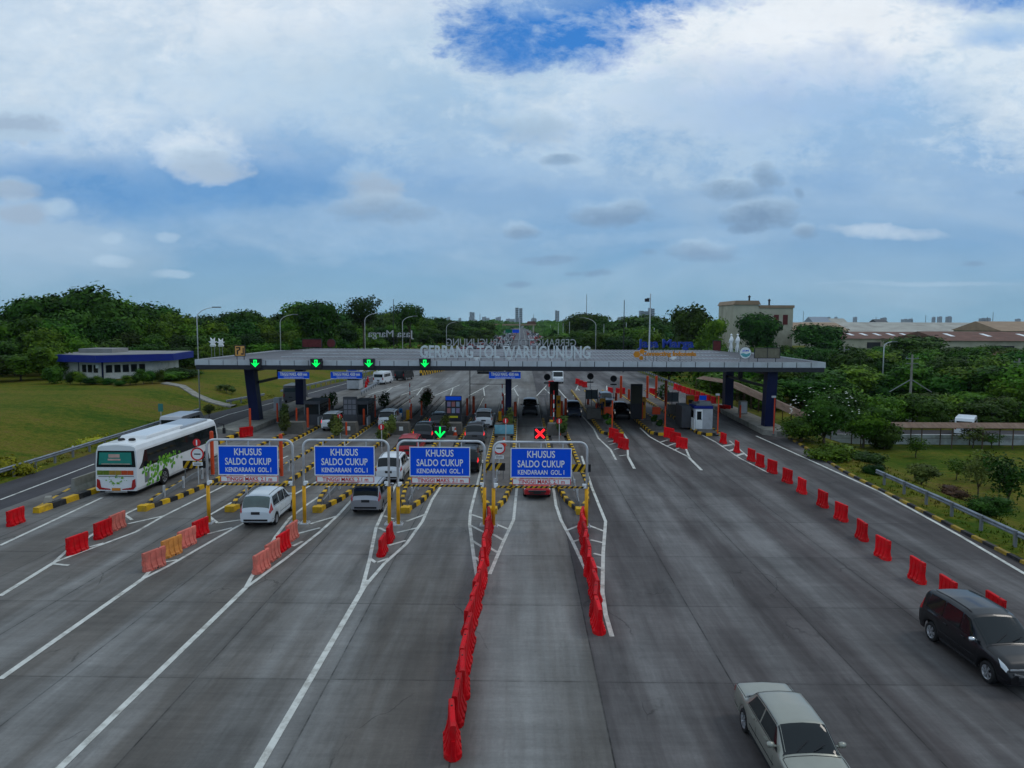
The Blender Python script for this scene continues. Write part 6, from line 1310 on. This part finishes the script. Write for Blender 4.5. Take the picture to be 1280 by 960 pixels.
MB().box((5.5, 12, 18.2), (11, 24, .8)).build('upper_wall', fac, t); [MB().box((a, -.05, 13.5), (2.2, .1, 3.4)).build('window', maroon, t) for a in (19, 23)]; [MB().lathe([(.4, 0), (.4, 1.6), (.7, 2), (0, 2.5)], (a, 4, 19.5 if a < 10 else 18.3), 10).build('roof_ventilator', darksteel, t) for a in (8, 17)]
def warehouse(x0, x1, pyt, pyb, Y, roofm, label, dep=40, gable=False, skylights=0):
    a, b = W(x0, pyb, Y), W(x1, pyb, Y); top = W((x0 + x1) / 2, pyt, Y + dep * .3).z; ev = max(-1, top - (top + 2) * .35); t = thing('warehouse', label, 'warehouse', (a.x, Y, -2)); w = b.x - a.x
    MB().box((w / 2, dep / 2, (ev + 2) / 2), (w, dep, ev + 2)).build('wall', fac, t)
    if gable: MB().prismY([(-1, ev + 2), (w + 1, ev + 2), (w / 2, top + 2)], -1, dep).build('roof', roofm, t)
    else: MB().prismX([(-1, ev + 2.01), (dep + 1, ev + 2.01), (dep * .5, top + 2)], -1, w + 1).build('roof', roofm, t)
    if skylights:
        m_ = MB(); hr = top - ev
        for k in range(skylights):
            xx = w * (k + .5) / skylights; q = .45; m_.add([(xx - .9, -1 + (dep * .5 + 1) * q, ev + 2.06 + hr * q), (xx + .9, -1 + (dep * .5 + 1) * q, ev + 2.06 + hr * q), (xx + .9, -1 + (dep * .5 + 1) * (q + .3), ev + 2.06 + hr * (q + .3)), (xx - .9, -1 + (dep * .5 + 1) * (q + .3), ev + 2.06 + hr * (q + .3))], [(0, 1, 2, 3)])
        m_.build('skylight', sign_white, t)
    [MB().box((w * f, -.06, (ev + 2) * .45), (w * .12, .1, (ev + 2) * .5)).build('door', wallw if f > .5 else darksteel, t) for f in (.3, .62)]
warehouse(1020, 1800, 404, 425, 560, groof, 'very long grey roofed warehouse along the right horizon', 60)
warehouse(1000, 1500, 410, 428, 430, groof, 'long grey warehouse in front of the longest one', 50)
warehouse(990, 1060, 403, 425, 400, tan, 'small tan roofed shed right of the factory block', 40)
warehouse(1050, 1190, 415, 432, 330, rroof, 'red tiled warehouse with small white roof windows', 40, skylights=8)
warehouse(1182, 1420, 415, 438, 270, rroof, 'brown tiled warehouse at the right edge above the trees', 36, skylights=5)
warehouse(1252, 1420, 402, 420, 360, tan, 'tan gabled roof at the far right horizon', 40)
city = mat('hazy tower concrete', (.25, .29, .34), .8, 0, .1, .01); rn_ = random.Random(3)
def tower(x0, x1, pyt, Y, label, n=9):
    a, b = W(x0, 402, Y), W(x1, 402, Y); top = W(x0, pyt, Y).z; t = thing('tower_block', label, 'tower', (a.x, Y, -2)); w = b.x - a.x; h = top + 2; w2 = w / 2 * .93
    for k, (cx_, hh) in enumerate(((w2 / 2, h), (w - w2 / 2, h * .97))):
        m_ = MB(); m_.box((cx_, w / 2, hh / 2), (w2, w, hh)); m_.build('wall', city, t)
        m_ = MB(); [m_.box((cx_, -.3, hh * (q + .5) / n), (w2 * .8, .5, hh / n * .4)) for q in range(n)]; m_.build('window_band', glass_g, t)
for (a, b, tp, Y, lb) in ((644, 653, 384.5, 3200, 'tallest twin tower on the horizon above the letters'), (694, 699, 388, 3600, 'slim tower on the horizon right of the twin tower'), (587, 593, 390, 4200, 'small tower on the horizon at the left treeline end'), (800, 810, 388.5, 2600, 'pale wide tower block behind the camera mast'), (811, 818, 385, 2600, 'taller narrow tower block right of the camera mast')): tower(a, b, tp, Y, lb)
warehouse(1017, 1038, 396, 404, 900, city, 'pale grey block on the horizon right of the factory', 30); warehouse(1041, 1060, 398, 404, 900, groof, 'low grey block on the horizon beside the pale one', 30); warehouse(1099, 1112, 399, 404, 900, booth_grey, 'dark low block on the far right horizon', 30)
for k in range(46):
    x = rn_.choice([rn_.uniform(540, 800), rn_.uniform(540, 700), rn_.uniform(1000, 1280)]); w = rn_.uniform(2, 7); Y = rn_.uniform(3000, 4500); a = W(x, 402, Y); t_ = W(x, 402 - rn_.uniform(1.5, 6.5), Y).z
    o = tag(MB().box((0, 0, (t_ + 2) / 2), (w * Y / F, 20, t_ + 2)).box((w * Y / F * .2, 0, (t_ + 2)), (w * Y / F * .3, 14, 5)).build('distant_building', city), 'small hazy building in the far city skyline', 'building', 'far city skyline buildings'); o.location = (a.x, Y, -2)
for k, (x, yt) in enumerate(((1004, 389), (1157, 394), (1241, 390), (1095, 396), (1234, 396), (1140, 397), (600, 392), (667, 393))): lamp_post(x, 0, yt, f'thin mast on the far horizon, {ORD[k]} of those scattered there', 0, Y=700, r=.35, m=greysteel)
# overhead highway sign and footbridge far off
t = thing('direction_sign', 'green and blue direction sign over the far highway', 'road sign', (W(636, 414, 330).x, 330, 0)); zc = W(640, 414, 330).z; MB().box((0, 0, zc), (3.2, .1, 1.7)).build('green_panel', mat('green sign', (.0, .13, .06), .5), t); MB().box((3.2, 0, zc), (3.0, .1, 1.5)).build('blue_panel', sign_blue, t); MB().beam((5, .2, 0), (5, .2, zc + 6), .4, .4).beam((-2, .2, zc), (5, .2, zc), .2, .2).build('pole', steel, t)
t = thing('footbridge', 'orange brown bridge crossing the far highway', 'bridge', (-4, 620, 0)); MB().beam((-30, 0, 8), (16, 0, 8), 3, 1.2).build('deck', tan, t); MB().beam((-27, 0, 0), (-27, 0, 8), 1.2, 1.2).beam((14, 0, 0), (14, 0, 8), 1.2, 1.2).build('pier', fac, t); MB().prismY([(8, 8.6), (17, 8.6), (15, 11), (9, 11)], -1.5, 1.5).build('stair_house', rroof, t)
# ------------------------------------------------------------------ trees
def crown_lobes(rd, h, w, n=9, base=.35):
    out = []
    for k in range(n):
        a = rd.uniform(0, 6.28); q = rd.uniform(0, 1); rr = w * .5 * rd.uniform(.15, .62); z = h * (base + (1 - base) * rd.uniform(.12, .8)); s = w * rd.uniform(.2, .32)
        out.append(((rr * math.cos(a), rr * math.sin(a), z), (s, s, min(s * rd.uniform(.55, .8), h - z + .1))))
    out.append(((0, 0, h * (base + (1 - base) * .5)), (w * .32, w * .32, h * (1 - base) * .42))); return out
TREE = {}
def tree_proto(key, seed, h, w, n, ls, m, base=.35, lobes=9, trunk_r=.22, core=True):
    rd = random.Random(seed); lb = crown_lobes(rd, h, w, lobes, base); cm = foliage(seed, lb, n, ls, core=core).mesh('crown', m)
    tm = MB(); top = h * (base + .25); tm.tube([(0, 0, -.4), (.1, 0, h * base * .6), (.05, .1, top)], [trunk_r, trunk_r * .75, trunk_r * .35], 7)
    for c, r in lb[:6]: tm.tube([(.08, .05, h * base * rd.uniform(.6, 1)), (c[0] * .5, c[1] * .5, (c[2] + h * base) / 2), c], [trunk_r * .5, trunk_r * .3, trunk_r * .12], 5)
    TREE[key] = (cm, tm.mesh('trunk', bark, True), h, w)
for k in range(6): tree_proto(('dark', k), 100 + k, 10, 8.5, 4200, .34, leaf_dk, .18, 11)
for k in range(5): tree_proto(('mid', k), 200 + k, 10, 8.5, 4200, .32, leaf_md, .2, 11)
for k in range(4): tree_proto(('low', k), 300 + k, 5, 6.5, 3000, .27, leaf_dk if k % 2 else leaf_md, .1, 10, .15)
for k in range(2): tree_proto(('sparse', k), 400 + k, 10, 7, 2200, .26, leaf_dk, .5, 9, .2, False)
for k in range(3): tree_proto(('sap', k), 450 + k, 4, 3, 900, .13, leaf_md if k else leaf_ol, .3, 8, .07, False)
for k in range(2): tree_proto(('olive', k), 500 + k, 4, 3.6, 1500, .15, leaf_ol, .3, 7, .1)
tree_proto(('brown', 0), 600, 4.5, 7, 1500, .22, leaf_br, .1, 8, .12)
for k in range(2): tree_proto(('frangi', k), 700 + k, 5.5, 5.5, 3600, .16, leaf_md if k else leaf_dk, .22, 9, .16)
def tree(key, x, y, h, label, group=None, name='tree', w=None, z=None):
    cm, tm, h0, w0 = TREE[key]; s = h / h0; sw = (w / w0) if w else s; z = hgt(x, y) if z is None else z
    t = thing(name, label, 'tree', (x, y, z), random.uniform(0, 6.28), group); t.scale = (sw * random.uniform(.92, 1.08), sw, s); link_mesh('crown', cm, t); link_mesh('trunk', tm, t); return t
OUT = [(-40, 400), (-10, 392), (20, 384), (45, 372), (75, 362), (100, 352), (130, 357), (150, 372), (180, 374), (210, 379), (240, 390), (290, 387), (340, 390), (380, 381), (405, 377), (430, 390), (470, 388), (520, 390), (560, 397), (600, 400), (640, 404)]
rd = random.Random(21)
FRONT = [(-60, 96), (75, 106), (140, 119), (210, 121), (250, 128), (330, 145), (430, 190), (500, 250), (560, 300), (610, 330)]
cnt = 0
for ri, (off, fr, kinds) in enumerate(((0, .42, ('low', 'mid', 'dark')), (7, .62, ('dark', 'mid', 'dark')), (16, .82, ('dark', 'mid', 'mid')), (28, 1.0, ('mid', 'dark', 'dark')), (42, 1.0, ('mid', 'dark')))):
    p = -60.0
    while p < 615:
        Y = lerp_tab(FRONT, p) + off * (1 if p < 400 else 1.6) + rd.uniform(-2, 2); q = W(p, 400, Y); z = hgt(q.x, Y); zt = W(p, lerp_tab(OUT, p), Y).z; h = (zt - z) * fr * rd.uniform(.86, 1.04); h = max(3.2, h)
        k = rd.choice(kinds); kk = (k, rd.randrange({'low': 4, 'mid': 5, 'dark': 6}[k])); w = max(6.5, min(11, h * .85)) * (1.25 if Y > 200 else 1)
        nm = {'low': 'low bushy tree', 'mid': 'broad mid green tree', 'dark': 'broad dark green tree'}[k]
        row = ['at the front edge', 'in the second rank', 'in the middle', 'along the skyline', 'at the back'][ri]
        tree(kk, q.x, Y, h, f'{nm} {row} of the dense wood on the left', f'{nm}s {row} of the left wood', w=w); cnt += 1
        p += w * F / Y * rd.uniform(.55, .8)
# distinct skyline trees on the left
for (p, yt, Y, key, lb) in ((455, 370, 190, ('sparse', 0), 'sparse tall tree rising above the left treeline by the grey letters'), (512, 377, 230, ('sparse', 1), 'flat topped sparse tree on the left treeline right of the mast'), (400, 374, 175, ('dark', 2), 'rounded tall tree above the maroon sign backs'), (375, 377, 178, ('mid', 1), 'pale tall tree left of the rounded one on the skyline'), (120, 351, 132, ('dark', 4), 'highest wide crowned tree on the left hill'), (62, 366, 130, ('dark', 1), 'tall dark tree left of the highest one')):
    q = W(p, 400, Y); z = hgt(q.x, Y); tree(key, q.x, Y, W(p, yt, Y).z - z, lb)
# right wood
rows = [(104, 440, 462), (114, 440, 455), (128, 436, 450), (146, 434, 446), (170, 432, 442), (200, 430, 438), (235, 430, 436)]
for ri, (Y0, ya, yb) in enumerate(rows):
    p = 838.0 if Y0 > 120 else 905.0
    while p < 1330:
        Y = Y0 + rd.uniform(-4, 4); q = W(p, 400, Y); z = hgt(q.x, Y); zt = W(p, rd.uniform(ya, yb), Y).z; h = max(2.8, zt - z) if Y0 > 120 else rd.uniform(3.2, 5.0)
        if p > 1085 and p < 1250 and Y0 < 112: h *= .7
        k = rd.choice(('low', 'low', 'dark', 'mid')); kk = (k, rd.randrange({'low': 4, 'mid': 5, 'dark': 6}[k])); w = rd.uniform(6.5, 10)
        row = ['at the near edge', 'in the second rank', 'in the third rank', 'in the middle', 'in the fifth rank', 'in the sixth rank', 'at the far edge'][ri]; nm = {'low': 'spreading low tree', 'mid': 'round mid green tree', 'dark': 'round dark green tree'}[k]
        if not (Y0 < 110 and 1060 < p < 1120): tree(kk, q.x, Y, h, f'{nm} {row} of the right wood', f'{nm}s {row} of the right wood', w=w)
        p += w * F / Y * rd.uniform(.62, .9)
for (p, yt, Y, key, lb, w) in ((866, 378, 215, ('dark', 0), 'tall dark tree left of the factory block', 13), (888, 396, 205, ('mid', 2), 'shorter tree at the foot of the factory block', 10), (948, 388, 225, ('dark', 3), 'tree standing before the factory front', 15), (1028, 405, 240, ('dark', 5), 'pale round tree right of the factory block', 16), (1150, 418, 220, ('dark', 1), 'dark wide tree before the red tiled warehouse', 18),
                            (735, 390, 330, ('dark', 2), 'big round tree right of the far highway', 20), (752, 393, 320, ('dark', 4), 'second round tree right of the far highway', 16), (718, 396, 360, ('mid', 0), 'pale tree at the far highway edge', 15), (810, 394, 300, ('dark', 5), 'wide domed tree behind the camera mast', 24), (790, 408, 240, ('mid', 3), 'low tree behind the blue rooftop letters', 14), (828, 402, 260, ('mid', 4), 'olive tree right of the camera mast', 16), (1265, 468, 112, ('mid', 1), 'bright green tree at the right edge by the utility pole', 10), (1225, 490, 103, ('low', 2), 'low bright tree beyond the walkway at the right', 8),
                            (1235, 440, 175, ('brown', 0), 'rust coloured tree among the right wood', 14)):
    q = W(p, 400, Y); z = hgt(q.x, Y); tree(key, q.x, Y, W(p, yt, Y).z - z, lb, w=w)
for i in range(16):
    p = 690 + i * 9.5; Y = rd.uniform(190, 300); q = W(p, 400, Y); tree((('mid', i % 5) if i % 3 else ('dark', i % 6)), q.x, Y, W(p, rd.uniform(412, 422), Y).z - hgt(q.x, Y), 'bushy tree lining the right side of the far highway', 'bushy trees right of the far highway', w=11)
for i in range(10):
    p = 560 + i * 6; Y = rd.uniform(330, 460); q = W(p, 400, Y); tree((('mid', i % 5)), min(q.x, -30), Y, W(p, rd.uniform(401, 408), Y).z, 'distant tree lining the left side of the far highway', 'distant trees left of the far highway', w=13)
for i in range(15):
    p = 1040 + i * 17.5 + rd.uniform(-4, 4)
    if 1192 < p < 1222 or 1085 < p < 1100: continue
    Y = rd.uniform(85.5, 90); q = W(p, 400, Y); tree((('low', i % 4) if i % 3 else ('mid', i % 5)), q.x, Y, rd.uniform(2.6, 4.2), 'leafy tree between the walkway and the access road', 'leafy trees between walkway and access road', w=rd.uniform(4.5, 6.5))
for i in range(12):
    p = 985 + i * 27 + rd.uniform(-8, 8)
    if 1075 < p < 1125: continue
    Y = rd.uniform(104, 122); q = W(p, 400, Y); tree(('mid', i % 5), q.x, Y, rd.uniform(5.2, 7.2), 'taller bright green tree beyond the access road', 'taller bright green trees beyond the access road', w=rd.uniform(8, 11))
# roadside shrubs and field trees
def ftree(px_, pyb, pyt, key, lb, w=None, z=-1.9):
    q = G(px_, pyb, z); zz = hgt(q.x, q.y); q = G(px_, pyb, zz); tree(key, q.x, q.y, W(px_, pyt, q.y).z - zz, lb, w=w, z=zz)
ftree(1028, 562, 484, ('frangi', 0), 'rounded frangipani tree with white blossoms right of the canopy', 5.6); ftree(1078, 560, 506, ('frangi', 1), 'paler frangipani tree with leaning trunk by the white wall', 5.2)
ftree(1000, 556, 515, ('frangi', 0), 'dark bushy tree at the foot of the right plinth', 4.5); ftree(1152, 612, 578, ('olive', 1), 'round bush tree behind the right guard rail', 2.6); ftree(1222, 625, 560, ('sap', 0), 'thin young tree in the middle of the right lawn', 2.6); ftree(1258, 640, 566, ('sap', 1), 'larger thin tree near the right edge of the lawn', 3.2)
ftree(1195, 600, 572, ('sap', 2), 'small thin sapling on the right lawn', 2.2); ftree(1232, 655, 615, ('frangi', 0), 'dark shrub on the lawn beside the guard rail', 2.8); ftree(1145, 572, 545, ('sap', 1), 'small sapling in front of the white wall', 2.6); ftree(1105, 562, 530, ('low', 1), 'low tree behind the paler frangipani', 3.4); ftree(1215, 560, 530, ('sap', 0), 'yellowish sapling against the walkway', 3.2); ftree(1240, 560, 540, ('sap', 2), 'small rounded tree in front of the walkway', 2.6); ftree(1085, 586, 566, ('low', 3), 'wide low bush beside the yellow black kerb', 3.2); ftree(1090, 600, 578, ('frangi', 0), 'second low bush along the right kerb', 1.8); ftree(1040, 578, 552, ('low', 2), 'low bush close to the right plinth', 3.6)
ftree(1250, 610, 575, ('olive', 0), 'olive shrub at the right edge of the lawn', 2.4); ftree(1187, 622, 608, ('brown', 0), 'dry brown shrub behind the guard rail', 2.6)
mbf = MB(); rdf = random.Random(8); q = G(1028, 562, hgt(*G(1028, 562, -1.9)[:2]))
for k in range(60):
    v = Vector((rdf.gauss(0, 1), rdf.gauss(0, 1), abs(rdf.gauss(0, .8)))).normalized(); mbf.lathe([(0, 0), (.09, .04), (0, .07)], (q.x + v.x * 2.9, q.y + v.y * 2.6, q.z + 3.1 + v.z * 2.5), 5)
tag(mbf.build('blossoms', petal), 'white blossoms scattered over the rounded frangipani tree', 'blossoms', kind='stuff')
for i, (a, b, c) in enumerate(((88, 482, 462), (101, 482, 463), (112, 482, 470), (125, 482, 469), (137, 482, 471), (163, 482, 468), (170, 482, 464), (180, 481, 460), (190, 480, 461), (199, 480, 461), (150, 483, 474))):
    q = G(a, b, 1.72); zt = W(a, c, q.y).z; tree(('frangi', i % 2), q.x, q.y, zt - 1.7, f'small clipped garden tree before the office, {ORD[i]} of the row', 'clipped garden trees before the office', w=1.7 + (i % 3) * .4, z=1.65)
for i, (a, b, c, w) in enumerate(((68, 482, 458, 3), (225, 476, 460, 6), (215, 478, 464, 5), (236, 474, 462, 5), (276, 488, 481, 1.5), (283, 489, 480, 1.5), (290, 489, 482, 1.2), (261, 512, 504, 1.3))):
    q = G(a, b, 1.6 if i < 4 else .9); zz = hgt(q.x, q.y); tree(('low' if i < 4 else 'olive', i % 2), q.x, q.y, max(.9, W(a, c, q.y).z - zz), 'low shrub on the lawn right of the office, ' + ORD[i] + ' from the left', 'shrubs near the office and path', w=w)
t = thing('flowering_bush', 'yellow green bush at the far left behind the guard rail', 'bush', (*G(6, 582, .6)[:2], hgt(*G(6, 582, .6)[:2]))); foliage(31, [((0, 0, .5), (1.4, 1.0, .7)), ((1, .3, .35), (.9, .7, .5))], 900, .12).build('foliage', leaf_yl, t)
t = thing('flowering_bush', 'low yellow flower strip along the guard rail left of the bus', 'bush', (*G(115, 549, .3)[:2], hgt(*G(115, 549, .3)[:2]))); foliage(32, [((0, 0, .1), (.9, 2.6, .4))], 700, .1).build('foliage', leaf_yl, t)
# far woods as one mass
fw = MB(); rf = random.Random(77)
def far_clump(x, y, h, w):
    n = 70
    for _ in range(n):
        a = rf.uniform(0, 6.28); r = w * math.sqrt(rf.random()) ; zc = h * (1 - (r / w) ** 2 * .6) * rf.uniform(.3, 1.0); s = w * rf.uniform(.12, .26); p = Vector((x + r * math.cos(a), y + r * math.sin(a) * .6, zc)); nn = Vector((rf.gauss(0, .6), -.5 + rf.gauss(0, .4), .7)).normalized(); u = nn.orthogonal().normalized(); v = nn.cross(u)
        fw.add([p - u * s, p - v * s * .7, p + u * s, p + v * s * .7], [(0, 1, 2, 3)])
for k in range(900):
    Y = 450 + (rf.random() ** 1.5) * 2600; x = rf.uniform(-1, 1) * Y * .8
    if -34 < x < 30: x = 34 * (1 if rf.random() < .5 else -1) + rf.uniform(-1, 1)
    if x > 0 and Y < 640 and x / Y > .33: continue
    h = rf.uniform(7, 12) if x < 0 or x / Y < .33 else rf.uniform(4, 7); far_clump(x, Y, h, rf.uniform(14, 30) * (Y / 900) ** .4)
tag(fw.build('distant_wood', leaf_dk), 'far off woodland spreading to the horizon', 'woodland', kind='stuff')
# scrub belt on the right slope between plaza and wood, and undergrowth beneath the right wood
us_ = MB()
for k in range(420):
    Y = rf.uniform(99, 300); p = rf.uniform(800, 1330); q = W(p, 400, Y)
    if q.x < lerp_tab(RE, Y) + 4: continue
    if Y < 104 and q.x > 40: continue
    for _ in range(26):
        a = rf.uniform(0, 6.28); r = 3.2 * math.sqrt(rf.random()); s = rf.uniform(.2, .5); c = Vector((q.x + r * math.cos(a), Y + r * math.sin(a), hgt(q.x, Y) + rf.uniform(.1, 1.6) * (1 - r / 6))); nn = Vector((rf.gauss(0, .5), rf.gauss(0, .5), .9)).normalized(); u = nn.orthogonal().normalized(); v = nn.cross(u)
        us_.add([c - u * s, c - v * s * .7, c + u * s, c + v * s * .7], [(0, 1, 2, 3)])
for k in range(260):
    Y = rf.uniform(200, 420); p = rf.uniform(440, 610); q = W(p, 400, Y)
    if q.x > -31: continue
    for _ in range(20):
        a = rf.uniform(0, 6.28); r = 4 * math.sqrt(rf.random()); s = rf.uniform(.3, .7); c = Vector((q.x + r * math.cos(a), Y + r * math.sin(a), hgt(q.x, Y) + rf.uniform(0, .8))); nn = Vector((rf.gauss(0, .5), rf.gauss(0, .5), .9)).normalized(); u = nn.orthogonal().normalized(); v = nn.cross(u)
        us_.add([c - u * s, c - v * s * .7, c + u * s, c + v * s * .7], [(0, 1, 2, 3)])
tag(us_.build('undergrowth', leaf_md), 'tangled green undergrowth between the trees and roads', 'undergrowth', kind='stuff')
# roadside tufts of grass along verges
tf = MB()
for k in range(1500):
    if k % 2: y = rf.uniform(24, 66); x = lerp_tab(RE, y) + .5 + abs(rf.gauss(0, 3.0))
    else: y = rf.uniform(38, 100); x = lerp_tab(LE, y) - .6 - abs(rf.gauss(0, 1.0))
    z = hgt(x, y); s = rf.uniform(.06, .22)
    for _ in range(3):
        a = rf.uniform(0, 6.28); d = Vector((math.cos(a), math.sin(a), 0)) * .05; l = Vector((rf.uniform(-.1, .1), rf.uniform(-.1, .1), s)); b = Vector((x + rf.uniform(-.15, .15), y + rf.uniform(-.15, .15), z - .02)); tf.add([b - d, b + d, b + l], [(0, 1, 2)])
tag(tf.build('grass_tufts', grass_m), 'short grass tufts along both road verges', 'grass', kind='stuff')
bpy.context.view_layer.update()
# ------------------------------------------------------------------ haze
hz = bpy.data.materials.new('thin haze'); hz.use_nodes = True; hn = hz.node_tree; hn.nodes.clear(); ho = hn.nodes.new('ShaderNodeOutputMaterial'); hv_ = hn.nodes.new('ShaderNodeVolumePrincipled')
hv_.inputs['Color'].default_value = (.72, .82, .92, 1); hv_.inputs['Density'].default_value = .00005; hv_.inputs['Anisotropy'].default_value = .2; hn.links.new(hv_.outputs[0], ho.inputs['Volume'])
tag(MB().box((0, 2400, 66), (7000, 5000, 160)).build('haze', hz), 'thin pale haze over the whole plain', kind='stuff')
